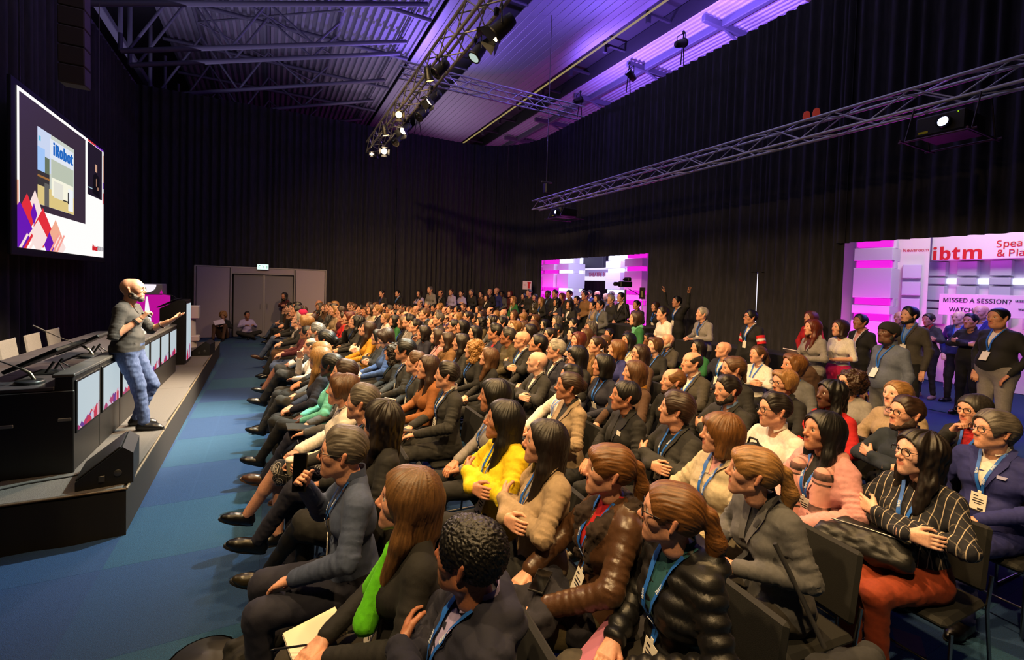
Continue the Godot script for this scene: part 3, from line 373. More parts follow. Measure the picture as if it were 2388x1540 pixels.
	[3.32, -12.18, 0.978, -1.54, 0.00, 0.250, 2, 1, 1, "wavy", "bl", "l", "sweater", "nav", "person with blond wavy hair and navy sweater, fourth row past the middle", {"arms": "cross", "legs": "flat"}],
	[3.33, -12.76, 0.973, -1.62, 0.00, 0.125, 2, 1, 0, "balding", "bk", "l", "suit", "brn", "man with balding black hair and brown jacket, fourth row past the middle", {"arms": "chin", "under": "lgy", "legs": "flat"}],
	[3.33, -13.34, 0.996, -1.44, 0.00, 0.250, 2, 1, 1, "bun", "lb", "l", "blazer", "nav", "person with light brown hair tied up and navy jacket, fourth row past the middle", {"arms": "chin", "under": "blk", "legs": "flat"}],
	[3.33, -13.92, 0.949, -1.58, 0.00, 0.125, 2, 1, 1, "bun", "bk", "l", "sweater", "olv", "person with black hair tied up and olive sweater, fourth row past the middle", {"arms": "cross", "legs": "tight"}],
	[3.41, -15.14, 1.011, -1.44, 0.00, 0.125, 2, 1, 0, "short", "gr", "m", "shirt", "dgy", "man with grey short hair and charcoal shirt, fourth row towards the doors", {"arms": "note", "lanyard": "b", "legs": "flat"}],
	[3.35, -15.78, 1.040, -1.39, 0.20, 0.125, 2, 1, 0, "receding", "bk", "p", "shirt", "blk", "man with receding black hair and black shirt, fourth row towards the doors", {"arms": "knees", "legs": "flat"}],
	[3.40, -16.42, 0.968, -1.37, 0.20, 0.125, 2, 1, 0, "buzz", "bk", "l", "blazer", "mar", "man with buzz black hair and maroon jacket, fourth row towards the doors", {"arms": "cross", "under": "wht", "legs": "flat"}],
	[4.35, -7.58, 1.035, -1.71, -0.20, 0.125, 1, 1, 1, "bob", "db", "l", "sweater", "olv", "person with dark brown bob and olive sweater, fifth row nearer half", {"arms": "note", "legs": "over"}],
	[4.38, -8.22, 1.048, -1.54, 0.00, 0.125, 1, 1, 1, "short_bob", "bl", "p", "sweater", "gry", "person with blond short hair and grey sweater, fifth row nearer half", {"arms": "cross", "lanyard": "b", "legs": "tight"}],
	[4.34, -11.35, 1.020, -1.48, 0.00, 0.125, 2, 1, 1, "long_s", "bl", "p", "sweater", "gry", "person with blond long hair and grey sweater, fifth row past the middle", {"arms": "lap", "lanyard": "b", "legs": "tight"}],
	[4.40, -11.88, 0.998, -1.49, 0.00, 0.125, 2, 1, 0, "balding", "bk", "m", "sweater", "brn", "man with balding black hair and brown sweater, fifth row past the middle", {"arms": "cross", "lanyard": "b", "legs": "flat"}],
	[4.37, -13.06, 0.983, -1.52, 0.20, 0.125, 2, 1, 1, "wavy", "gr", "l", "sweater", "lgy", "person with grey wavy hair and pale grey sweater, fifth row past the middle", {"arms": "chin", "lanyard": "b", "legs": "flat"}],
	[4.43, -14.31, 0.961, -1.44, 0.20, 0.125, 2, 1, 0, "short", "lb", "m", "sweater", "gry", "man with light brown short hair and grey sweater, fifth row towards the doors", {"arms": "note", "lanyard": "b", "legs": "stretch"}],
	[5.30, -5.31, 1.023, -1.57, -0.20, 0.125, 1, 1, 1, "short_bob", "lb", "p", "sweater", "blk", "person with light brown short hair and black sweater, sixth row nearer half", {"arms": "note", "lanyard": "b", "legs": "tight"}],
	[5.20, -6.40, 0.964, -1.69, -0.20, 0.125, 1, 1, 1, "bun", "lb", "l", "sweater", "wht", "person with light brown hair tied up and white sweater, sixth row nearer half", {"arms": "chin", "lanyard": "b", "legs": "flat"}],
	[5.19, -6.94, 1.018, -1.65, -0.20, 0.125, 1, 1, 1, "long_s", "lb", "l", "sweater", "bei", "person with light brown long hair and beige sweater, sixth row nearer half", {"arms": "knees", "legs": "flat"}],
	[5.27, -7.47, 0.983, -1.73, 0.00, 0.125, 1, 1, 0, "short", "bk", "p", "sweater", "blk", "man with black short hair and black sweater, sixth row nearer half", {"arms": "cross", "lanyard": "b", "legs": "over"}],
	[5.31, -9.54, 0.951, -1.60, -0.20, 0.125, 2, 1, 1, "bob", "lb", "l", "blazer", "nav", "person with light brown bob and navy jacket, sixth row past the middle", {"arms": "cross", "under": "sky", "legs": "flat"}],
	[5.29, -10.09, 0.950, -1.59, -0.20, 0.125, 2, 1, 0, "buzz", "bl", "p", "sweater", "wht", "man with buzz blond hair and white sweater, sixth row past the middle", {"arms": "note", "lanyard": "b", "legs": "flat"}],
	[5.31, -10.65, 1.002, -1.61, 0.00, 0.125, 2, 1, 1, "long_s", "gr", "l", "sweater", "lgy", "person with grey long hair and pale grey sweater, sixth row past the middle", {"arms": "knees", "lanyard": "b", "legs": "flat"}],
	[5.27, -11.20, 0.996, -1.60, 0.00, 0.125, 2, 1, 0, "receding", "bl", "l", "suit", "blk", "man with receding blond hair and black jacket, sixth row past the middle", {"arms": "lap", "under": "sky", "legs": "flat"}],
	[5.19, -11.76, 1.018, -1.54, 0.20, 0.125, 2, 1, 1, "bob", "br", "m", "sweater", "brn", "person with brown bob and brown sweater, sixth row past the middle", {"arms": "note", "legs": "flat"}],
	[6.22, -6.94, 0.960, -1.74, 0.00, 0.125, 1, 1, 1, "wavy", "br", "l", "sweater", "bei", "person with brown wavy hair and beige sweater, seventh row nearer half", {"arms": "cross", "lanyard": "b", "legs": "flat"}],
	[6.21, -8.13, 1.022, -1.67, -0.20, 0.125, 2, 1, 1, "wavy", "gr", "m", "blazer", "mar", "person with grey wavy hair and maroon jacket, seventh row nearer half", {"arms": "lap", "under": "wht", "legs": "flat"}],
	[6.20, -8.76, 1.037, -1.57, -0.20, 0.125, 2, 1, 0, "short", "bk", "p", "sweater", "nav", "man with black short hair and navy sweater, seventh row nearer half", {"arms": "knees", "legs": "stretch"}],
	[6.14, -9.39, 1.051, -1.66, 0.00, 0.125, 2, 1, 1, "wavy", "gr", "p", "blazer", "bei", "person with grey wavy hair and beige jacket, seventh row past the middle", {"arms": "knees", "under": "lgy", "legs": "tight"}],
	[6.24, -10.58, 1.019, -1.67, 0.00, 0.125, 2, 1, 1, "short_bob", "lb", "l", "blazer", "dgy", "person with light brown short hair and charcoal jacket, seventh row past the middle", {"arms": "cross", "under": "blk", "lanyard": "b", "legs": "flat"}],
	[6.22, -11.77, 1.032, -1.57, 0.20, 0.125, 2, 1, 1, "bob", "lb", "l", "sweater", "bei", "person with light brown bob and beige sweater, seventh row past the middle", {"arms": "knees", "legs": "flat"}],
]
# ------------------------------------------------------------------ what sets the nearer people apart
# extra cloth at the neck, in trunk axes: [from, to, radius, radius, blend, label]
const WRAPS := {
	"fur": [[Vector3(-0.085, 0.52, -0.07), Vector3(0.085, 0.52, -0.07), 0.05, 0.05, 0.02, 5], [Vector3(0.085, 0.52, -0.06), Vector3(0.085, 0.42, 0.1), 0.046, 0.046, 0.02, 5], [Vector3(-0.085, 0.52, -0.06), Vector3(-0.085, 0.42, 0.1), 0.046, 0.046, 0.02, 5], [Vector3(0.085, 0.42, 0.1), Vector3(0.06, 0.24, 0.115), 0.044, 0.03, 0.02, 5], [Vector3(-0.085, 0.42, 0.1), Vector3(-0.06, 0.24, 0.115), 0.044, 0.03, 0.02, 5]],
	"scarf": [[Vector3(-0.06, 0.54, -0.06), Vector3(0.06, 0.54, -0.06), 0.036, 0.036, 0.02, 5], [Vector3(0.065, 0.54, -0.06), Vector3(0.04, 0.5, 0.06), 0.036, 0.034, 0.02, 5], [Vector3(-0.065, 0.54, -0.06), Vector3(-0.04, 0.5, 0.06), 0.036, 0.034, 0.02, 5], [Vector3(0.04, 0.5, 0.06), Vector3(0.05, 0.2, 0.125), 0.036, 0.034, 0.02, 5]],
	"wide": [[Vector3(-0.07, 0.53, -0.07), Vector3(0.07, 0.53, -0.07), 0.04, 0.04, 0.02, 5], [Vector3(0.08, 0.52, -0.05), Vector3(0.08, 0.42, 0.09), 0.04, 0.05, 0.02, 5], [Vector3(-0.08, 0.52, -0.05), Vector3(-0.08, 0.42, 0.09), 0.04, 0.05, 0.02, 5], [Vector3(0.09, 0.42, 0.09), Vector3(0.09, 0.12, 0.13), 0.052, 0.056, 0.02, 5], [Vector3(-0.09, 0.42, 0.09), Vector3(-0.09, 0.12, 0.13), 0.052, 0.056, 0.02, 5]],
	"bow": [[Vector3(-0.05, 0.535, -0.05), Vector3(0.05, 0.535, -0.05), 0.02, 0.02, 0.01, 5], [Vector3(0.055, 0.535, -0.05), Vector3(0.03, 0.49, 0.06), 0.02, 0.022, 0.01, 5], [Vector3(-0.055, 0.535, -0.05), Vector3(-0.02, 0.49, 0.06), 0.02, 0.022, 0.01, 5], [Vector3(0.01, 0.49, 0.075), Vector3(0.04, 0.48, 0.08), 0.03, 0.03, 0.01, 5], [Vector3(0.03, 0.48, 0.09), Vector3(0.07, 0.24, 0.16), 0.022, 0.05, 0.01, 5], [Vector3(0.02, 0.48, 0.085), Vector3(-0.03, 0.31, 0.14), 0.02, 0.04, 0.01, 5]],
	"hood": [[Vector3(-0.09, 0.5, -0.1), Vector3(0.09, 0.5, -0.1), 0.055, 0.055, 0.03, 0], [Vector3(0.09, 0.5, -0.09), Vector3(0.075, 0.46, 0.05), 0.045, 0.032, 0.03, 0], [Vector3(-0.09, 0.5, -0.09), Vector3(-0.075, 0.46, 0.05), 0.045, 0.032, 0.03, 0]],
	"high": [[Vector3(0, 0.5, -0.03), Vector3(0, 0.585, -0.02), 0.062, 0.058, 0.02, 0]],
}

# cloth with printed or woven lines; draw(u, v) says whether the second colour shows
func woven(called: String, a: Color, b: Color, scale: Vector3, draw: Callable, rough := 0.85) -> StandardMaterial3D:
	if not mats.has(called):
		var im := Image.create(256, 256, false, Image.FORMAT_RGBA8)
		for y in 256:
			for x in 256:
				im.set_pixel(x, y, b if draw.call(x / 256.0, y / 256.0) else a)
		var m := StandardMaterial3D.new()
		m.albedo_texture = ImageTexture.create_from_image(im)
		m.uv1_triplanar = true
		m.uv1_scale = scale
		m.roughness = rough
		m.cull_mode = BaseMaterial3D.CULL_DISABLED
		mats[called] = m
	return mats[called]

func hero_before(d: Dictionary) -> void:
	match d.hero:
		"puffer":
			d.merge({"puff": 0.012, "quilt": 0.052, "extra": WRAPS.hood, "deep": 0.24, "wide": 0.055, "bottom": Color(0.05, 0.045, 0.04), "ldeep": 0.3, "lanyard": "b", "badge": false}, true)
		"green":
			d.merge({"extra": WRAPS.bow, "wrap": Color(0.36, 0.78, 0.03), "lanyard": "k", "ldeep": 0.36, "armpts": [Vector3(0.26, 0.79, 0.03), Vector3(0.1, 0.7, 0.27), Vector3(-0.26, 0.79, 0.03), Vector3(-0.02, 0.705, 0.29)]}, true)
		"phone":
			d.merge({"hands": ["rest", "grip"], "armpts": [Vector3(0.27, 0.8, 0.06), Vector3(0.12, 0.68, 0.28), Vector3(-0.24, 0.82, 0.16), Vector3(-0.1, 1.02, 0.24)], "palms": [Vector3(0, -1, 0), Vector3(0.7, 0.1, -0.5)], "thick": 0.01, "lean": -0.06}, true)
		"boots":
			d.merge({"shoe": "boot", "heel": 0.075, "shoec": Color(0.13, 0.115, 0.07), "sole": true}, true)
		"coffee":
			d.merge({"hands": ["rest", "grip"], "armpts": [Vector3(0.26, 0.79, 0.03), Vector3(0.1, 0.7, 0.24), Vector3(-0.25, 0.8, 0.12), Vector3(-0.12, 0.78, 0.36)], "palms": [Vector3(0, -1, 0), Vector3(0.9, -0.2, 0.1)], "sole": true}, true)
		"swirl":
			d.bottommat = woven("swirl cloth", Color(0.03, 0.03, 0.035), Color(0.8, 0.78, 0.76), Vector3.ONE * 5.0, func(u: float, v: float) -> bool:
				for c in [Vector2(0.25, 0.3), Vector2(0.75, 0.2), Vector2(0.55, 0.75), Vector2(0.1, 0.8)]:
					var p: Vector2 = Vector2(u, v) - c
					var r := p.length()
					if r < 0.22 and fposmod(r - p.angle() / TAU * 0.085, 0.085) < 0.022:
						return true
				return false)
			d.hands = ["grip", "grip"]
		"brownshoe":
			d.merge({"sole": true, "solec": Color(0.3, 0.2, 0.1)}, true)
		"pony":
			d.merge({"puff": 0.011, "quilt": 0.06, "folds": 0.006, "extra": WRAPS.hood, "deep": 0.34, "wide": 0.075, "ldeep": 0.38, "lean": -0.08}, true)
		"fur":
			d.merge({"extra": WRAPS.fur, "wrap": Color(0.16, 0.1, 0.06), "wrapname": "fur_collar", "fur": 0.016, "deep": 0.36, "wide": 0.07, "ldeep": 0.37, "nocollar": true, "folds": 0.006}, true)
		"yellow":
			d.merge({"ldeep": 0.36, "deep": 0.2, "nocollar": true}, true)
		"greysweater":
			d.extra = WRAPS.high
		"cup":
			d.merge({"hands": ["rest", "grip"], "lean": -0.2, "palms": [Vector3(-0.5, -0.8, 0), Vector3(0.9, -0.2, 0.1)], "under": Color(0.06, 0.07, 0.1), "deep": 0.22, "wide": 0.04}, true)
		"cream":
			d.merge({"extra": WRAPS.hood, "deep": 0.14, "wide": 0.07}, true)
		"yellowscarf":
			d.merge({"extra": WRAPS.scarf, "wrap": Color(0.6, 0.4, 0.07)}, true)
		"stripes":
			d.merge({"topmat": woven("striped blouse", Color(0.07, 0.075, 0.12), Color(0.72, 0.66, 0.58), Vector3(7, 7, 7), func(u: float, _v: float) -> bool: return fposmod(u * 4.0, 1.0) < 0.1), "ldeep": 0.32}, true)
		"pinkcoat":
			d.merge({"extra": WRAPS.wide, "wrapmat": woven("striped scarf", Color(0.74, 0.52, 0.48), Color(0.08, 0.06, 0.06), Vector3(5, 5, 5), func(_u: float, v: float) -> bool: return fposmod(v * 1.0, 1.0) < 0.22 or absf(fposmod(v, 1.0) - 0.34) < 0.03), "wide": 0.06}, true)
		"beigecoat":
			d.merge({"extra": WRAPS.scarf, "wrap": Color(0.78, 0.6, 0.55)}, true)
		"mintscarf":
			d.merge({"extra": WRAPS.scarf, "wrap": Color(0.35, 0.62, 0.52)}, true)
		"chin":
			d.hands = ["rest", "fist"]

# a thing in somebody's hand, or on somebody's lap: a node placed in the person's axes
func held(called: String, label: String, category: String, d: Dictionary, local: Transform3D) -> Node3D:
	var n := node(called, self)
	n.transform = (d.root as Node3D).transform * local
	tag(n, label, category)
	return n

func paper_cup(label: String, d: Dictionary, local: Transform3D, lid: bool) -> void:
	var n := held("paper_cup", label, "cup", d, local)
	part("cup", [lathe([[0.0, 0.0], [0.028, 0.0], [0.039, 0.1], [0.041, 0.102], [0.038, 0.1], [0.0275, 0.006], [0.0, 0.006]], 18)], mat(Color(0.72, 0.66, 0.5), 0.7), n)
	if lid:
		part("lid", [lathe([[0.042, 0.098], [0.042, 0.106], [0.037, 0.116], [0.0, 0.114]], 18)], mat(Color(0.82, 0.8, 0.76), 0.4), n)
	else:
		part("coffee", [lathe([[0.0, 0.072], [0.0355, 0.072]], 18)], mat(Color(0.2, 0.11, 0.05), 0.2), n)

func phone(label: String, d: Dictionary, local: Transform3D, lit := Color(0, 0, 0)) -> void:
	var n := held("phone", label, "phone", d, local)
	part("case", [box(Vector3(0.074, 0.15, 0.009), Vector3.ZERO, 0.003)], mat(Color(0.03, 0.03, 0.032), 0.3), n)
	part("screen", [box(Vector3(0.066, 0.138, 0.001), Vector3(0, 0, 0.005))], mat(Color(0.02, 0.02, 0.025), 0.08) if lit == Color(0, 0, 0) else glow(lit, 0.5), n)

func booklet(called: String, label: String, d: Dictionary, local: Transform3D, cover: Color, size := Vector2(0.15, 0.21), rings := false) -> Node3D:
	var n := held(called, label, "notebook", d, local)
	part("pages", [box(Vector3(size.x, 0.01, size.y), Vector3.ZERO, 0.001)], mat(Color(0.85, 0.8, 0.7), 0.9) if rings else mat(Color(0.8, 0.77, 0.74), 0.9), n)
	part("cover", [box(Vector3(size.x + 0.004, 0.002, size.y + 0.004), Vector3(0, -0.006 if rings else 0.006, 0))], mat(cover, 0.6), n)
	if rings:
		for k in 14:
			part("ring", [tube([Vector3(size.x * 0.5 - 0.004, 0.006, (k - 6.5) * 0.0145), Vector3(size.x * 0.5 + 0.005, 0.004, (k - 6.5) * 0.0145), Vector3(size.x * 0.5 + 0.005, -0.006, (k - 6.5) * 0.0145)], 0.0014, 4)], mat(Color(0.4, 0.4, 0.42), 0.3, 0.8), n)
	return n

func flatly(at: Vector3, yaw := 0.0, pitch := 0.0, roll := 0.0) -> Transform3D:
	return Transform3D(Basis.from_euler(Vector3(pitch, yaw, roll)), at)

func hero_after(d: Dictionary) -> void:
	var r: Node3D = d.root
	var J: Dictionary = d.J
	match d.hero:
		"green":
			booklet("spiral_notebook", "open cream spiral notebook on the lap of the person with green scarf", d, flatly(Vector3(-0.1, 0.665, 0.34), 0.35, 0.12), Color(0.7, 0.68, 0.65), Vector2(0.17, 0.21), true)
			var p := held("pen", "pen held over the spiral notebook", "pen", d, flatly(Vector3(0.02, 0.71, 0.36)))
			part("barrel", [tube([Vector3(0, 0, 0), Vector3(-0.05, -0.03, 0.12)], 0.004, 6)], mat(Color(0.1, 0.1, 0.12), 0.3), p)
			part("tip", [tube([Vector3(-0.05, -0.03, 0.12), Vector3(-0.056, -0.034, 0.134)], [0.003, 0.001], 6)], mat(Color(0.6, 0.6, 0.6), 0.3, 0.8), p)
		"phone":
			phone("black phone held to the chin of the man in denim shirt", d, Transform3D(Basis.from_euler(Vector3(-0.25, 0.9, 0.15)), J.wrr + Vector3(0.045, 0.1, 0.03)).scaled_local(Vector3(1.1, 1.25, 1.2)))
		"coffee":
			paper_cup("white-lidded paper coffee cup held out in the front row", d, Transform3D(Basis.IDENTITY, J.wrr + Vector3(0.045, -0.06, 0.1)), true)
		"swirl":
			phone("phone held by the person in white jacket and swirl skirt", d, flatly(Vector3(0.02, 0.79, 0.37), 0.1, -0.9))
		"brownshoe":
			booklet("tablet", "white-edged tablet on the lap of the bearded man in grey", d, flatly(Vector3(0.0, 0.735, 0.36), 0.2, -0.15), Color(0.05, 0.05, 0.06), Vector2(0.19, 0.25))
		"booklet":
			booklet("booklet", "dark booklet on the lap of the man in charcoal suit", d, flatly(Vector3(-0.06, 0.73, 0.42), 0.3, -0.2), Color(0.06, 0.06, 0.09), Vector2(0.17, 0.25))
		"camel":
			booklet("notebook", "purple notebook held upright by the person in camel sweater", d, flatly(Vector3(-0.02, 0.82, 0.36), 0.6, -1.4), Color(0.2, 0.06, 0.16))
		"pony":
			var t := part("hair_tie", [lathe([[0.02, -0.006], [0.028, 0.0], [0.02, 0.006]], 12, Vector3(0, 0.04, -0.128), Basis(Vector3.RIGHT, 1.4))], mat(Color(0.7, 0.67, 0.6), 0.6), r, d.ht)
			booklet("pink_card", "pink printed card on the lap of the person in shiny black jacket", d, flatly(Vector3(-0.11, 0.655, 0.31), 0.35, 0.5, 0.5), Color(0.68, 0.42, 0.52), Vector2(0.12, 0.22))
		"pinkblazer":
			var m := held("folded_coat", "folded navy coat with red phone lying on the chair beside the pink blazer", "coat", d, flatly(Vector3(0.46, 0.47, 0.14), 0.2))
			part("bundle", [soft([[Vector3(-0.14, 0.08, -0.14), Vector3(0.14, 0.08, -0.1), 0.08, 0.08, 0.06], [Vector3(-0.14, 0.08, 0.12), Vector3(0.14, 0.07, 0.16), 0.08, 0.07, 0.06], [Vector3(-0.1, 0.16, -0.1), Vector3(0.12, 0.17, 0.1), 0.075, 0.07, 0.05], [Vector3(0.1, 0.15, -0.1), Vector3(-0.1, 0.15, 0.12), 0.06, 0.06, 0.05], [Vector3(0.1, 0.1, 0.14), Vector3(0.16, -0.16, 0.2), 0.06, 0.05, 0.05]], 0.014, 0.02)], mat(Color(0.07, 0.065, 0.12), 0.9, 0.0, "cloth"), m)
			phone("red-edged phone lying on the folded navy coat", d, flatly(Vector3(0.46, 0.735, 0.16), 0.9, -PI / 2 + 0.1))
		"tag":
			part("name_tag", [box(Vector3(0.055, 0.035, 0.003), on_chest(J, 0.085, 0.16, 0.014), 0.001, Basis(Vector3.RIGHT, -0.2))], mat(Color(0.85, 0.84, 0.82), 0.5), r)
		"cup":
			paper_cup("cream paper cup held by the person in grey wool blazer", d, Transform3D(Basis.IDENTITY, J.wrr + Vector3(0.045, -0.03, 0.09)), false)
			part("bag_strap", [sheet(J, [[0.085, -0.03], [0.03, 0.12], [-0.04, 0.3], [-0.1, 0.45]], [[0.105, -0.03], [0.055, 0.12], [-0.015, 0.3], [-0.075, 0.45]], 0.016, 1)], mat(Color(0.22, 0.22, 0.24), 0.7), r)
			part("wristwatch", [tube([J.wrl - (J.wrl - J.ell).normalized() * 0.02, J.wrl + (J.wrl - J.ell).normalized() * 0.012], 0.037, 14)], mat(Color(0.75, 0.75, 0.76), 0.2, 1.0), r)
			var b := held("shoulder_bag", "grey felt shoulder bag hanging beside the person holding the cup", "bag", d, flatly(Vector3(0.35, 0.06, -0.06), 0.1))
			part("pouch", [soft([[Vector3(0, 0.1, -0.12), Vector3(0, 0.1, 0.12), 0.075, 0.075, 0.05], [Vector3(0, 0.42, -0.14), Vector3(0, 0.42, 0.14), 0.05, 0.05, 0.05], [Vector3(0, 0.1, -0.14), Vector3(0, 0.42, -0.15), 0.06, 0.05, 0.05], [Vector3(0, 0.1, 0.14), Vector3(0, 0.42, 0.15), 0.06, 0.05, 0.05], [Vector3(0, 0.1, 0), Vector3(0, 0.4, 0), 0.085, 0.06, 0.05]], 0.014, 0.012)], mat(Color(0.13, 0.135, 0.15), 0.9, 0.0, "cloth"), b)
			part("flap", [soft([[Vector3(0.012, 0.43, -0.14), Vector3(0.012, 0.43, 0.14), 0.05, 0.05, 0.03], [Vector3(0.04, 0.42, -0.1), Vector3(0.045, 0.3, -0.08), 0.03, 0.03, 0.04], [Vector3(0.04, 0.42, 0.1), Vector3(0.045, 0.3, 0.08), 0.03, 0.03, 0.04]], 0.014, 0.006)], mat(Color(0.17, 0.175, 0.19), 0.9, 0.0, "cloth"), b)
			part("strap", [tube([Vector3(-0.02, 0.5, 0.1), Vector3(-0.1, 0.7, 0.16), Vector3(-0.17, 0.9, 0.24)], 0.011, 6)], mat(Color(0.16, 0.16, 0.17), 0.8), b)
		"backpack":
			var b := held("backpack", "black backpack held on the lap of the man in white shirt", "bag", d, flatly(Vector3(0.06, 0.66, 0.2), 0.1, 0.1))
			part("sack", [soft([[Vector3(-0.08, 0.07, 0), Vector3(0.08, 0.07, 0), 0.075, 0.075, 0.05], [Vector3(-0.06, 0.26, 0), Vector3(0.06, 0.26, 0), 0.06, 0.06, 0.05], [Vector3(0, 0.08, 0), Vector3(0, 0.26, 0), 0.095, 0.08, 0.05]], 0.012, 0.01)], mat(Color(0.04, 0.04, 0.045), 0.7, 0.0, "cloth"), b)
			part("pocket", [box(Vector3(0.2, 0.18, 0.05), Vector3(0, 0.12, 0.09), 0.02)], mat(Color(0.05, 0.05, 0.055), 0.7, 0.0, "cloth"), b)
			part("handle", [tube([Vector3(-0.05, 0.33, 0), Vector3(-0.03, 0.38, 0), Vector3(0.03, 0.38, 0), Vector3(0.05, 0.33, 0)], 0.008, 6)], mat(Color(0.04, 0.04, 0.045)), b)
		"stripes":
			var b := held("black_bag", "black leather bag across the lap of the person in striped blouse", "bag", d, flatly(Vector3(-0.1, 0.63, 0.24), 0.3))
			part("sack", [soft([[Vector3(-0.15, 0.08, -0.06), Vector3(0.15, 0.07, -0.06), 0.07, 0.06, 0.05], [Vector3(-0.15, 0.08, 0.08), Vector3(0.17, 0.06, 0.06), 0.07, 0.055, 0.05], [Vector3(-0.1, 0.11, 0), Vector3(0.12, 0.1, 0), 0.07, 0.06, 0.05], [Vector3(-0.17, 0.06, 0.1), Vector3(-0.2, -0.1, 0.2), 0.05, 0.06, 0.05]], 0.013, 0.016)], mat(Color(0.035, 0.033, 0.035), 0.5, 0.0, "cloth"), b)
			part("zip", [tube([Vector3(-0.16, 0.168, 0.06), Vector3(0, 0.174, 0.05), Vector3(0.18, 0.166, 0.02)], 0.004, 5)], mat(Color(0.6, 0.6, 0.6), 0.3, 0.8), b)
		"bluesuit":
			phone("dark phone between the hands of the man in royal blue suit", d, flatly(Vector3(0.0, 0.72, 0.36), 0.4, -1.2))
			part("pocket_square", [sheet(J, [[0.07, 0.15], [0.075, 0.17]], [[0.12, 0.15], [0.115, 0.17]], 0.013, 1)], mat(Color(0.55, 0.55, 0.7), 0.8), r)
		"reader":
			booklet("programme", "open programme read by the ginger-haired person in grey cardigan", d, flatly(Vector3(0.0, 1.2, 0.33), 0.0, -0.7), Color(0.45, 0.25, 0.42), Vector2(0.28, 0.2))
		"crimson":
			booklet("folder", "blue folder held by the person in crimson skirt", d, flatly(Vector3(0.02, 1.16, 0.3), 0.3, -0.9), Color(0.12, 0.17, 0.3), Vector2(0.22, 0.26))
		"camera":
			var c := held("photo_camera", "black photo camera held by the man in white polo", "camera", d, flatly(Vector3(0.0, 1.17, 0.33)))
			part("camera_body", [box(Vector3(0.14, 0.1, 0.07), Vector3.ZERO, 0.015)], mat(Color(0.03, 0.03, 0.03), 0.5), c)
			part("lens", [tube([Vector3(0, 0, 0.03), Vector3(0, 0, 0.13)], [0.036, 0.042], 12)], mat(Color(0.02, 0.02, 0.02), 0.3), c)
		"sports":
			for q in [[0.1, 0.0, Color(0.75, 0.05, 0.08)], [0.155, 0.02, Color(0.82, 0.8, 0.8)], [0.2, 0.04, Color(0.75, 0.05, 0.08)]]:
				var a: Vector3 = J.shr.lerp(J.elr, q[0] * 3.2 + 0.1)
				var dd: Vector3 = (J.elr - J.shr).normalized()
				part("sleeve_stripe", [tube([a - dd * 0.03, a + dd * 0.03], 0.074, 14)], mat(q[2], 0.8), r)
				var b: Vector3 = J.shl.lerp(J.ell, q[0] * 3.2 + 0.1)
				var de: Vector3 = (J.ell - J.shl).normalized()
				part("sleeve_stripe", [tube([b - de * 0.03, b + de * 0.03], 0.074, 14)], mat(q[2], 0.8), r)

# ------------------------------------------------------------------ the speaker, the two on the floor, bags
func solo(d: Dictionary) -> void:
	d.lod = d.get("lod", 0)
	var jobs := []
	d.key = "solo" + d.label
	jobs.append(["figure", d.key, spec_of(d)])
	var hk: String = d.get("head", "woman" if d.get("fem", false) else "man")
	jobs.append(["head", "head %s %d" % [hk, d.lod], hk, LODS[d.lod][1]])
	if d.hair != "bald":
		jobs.append(["hair", "hair %s %d" % [d.hair, d.lod], d.hair, LODS[d.lod][2]])
	for hn in d.get("hands", ["rest", "rest"]):
		jobs.append(["hand", "hand %s %d" % [hn, d.lod], hn, LODS[d.lod][3]])
	jobs.append(["beard", "beard %d" % d.lod, "", LODS[d.lod][2] * 0.9])
	jobs.append(["shoe", "shoe low", "low", 0.0])
	prepare(jobs)
	shapes["eyes"] = eye_arrays()
	build_person(d)

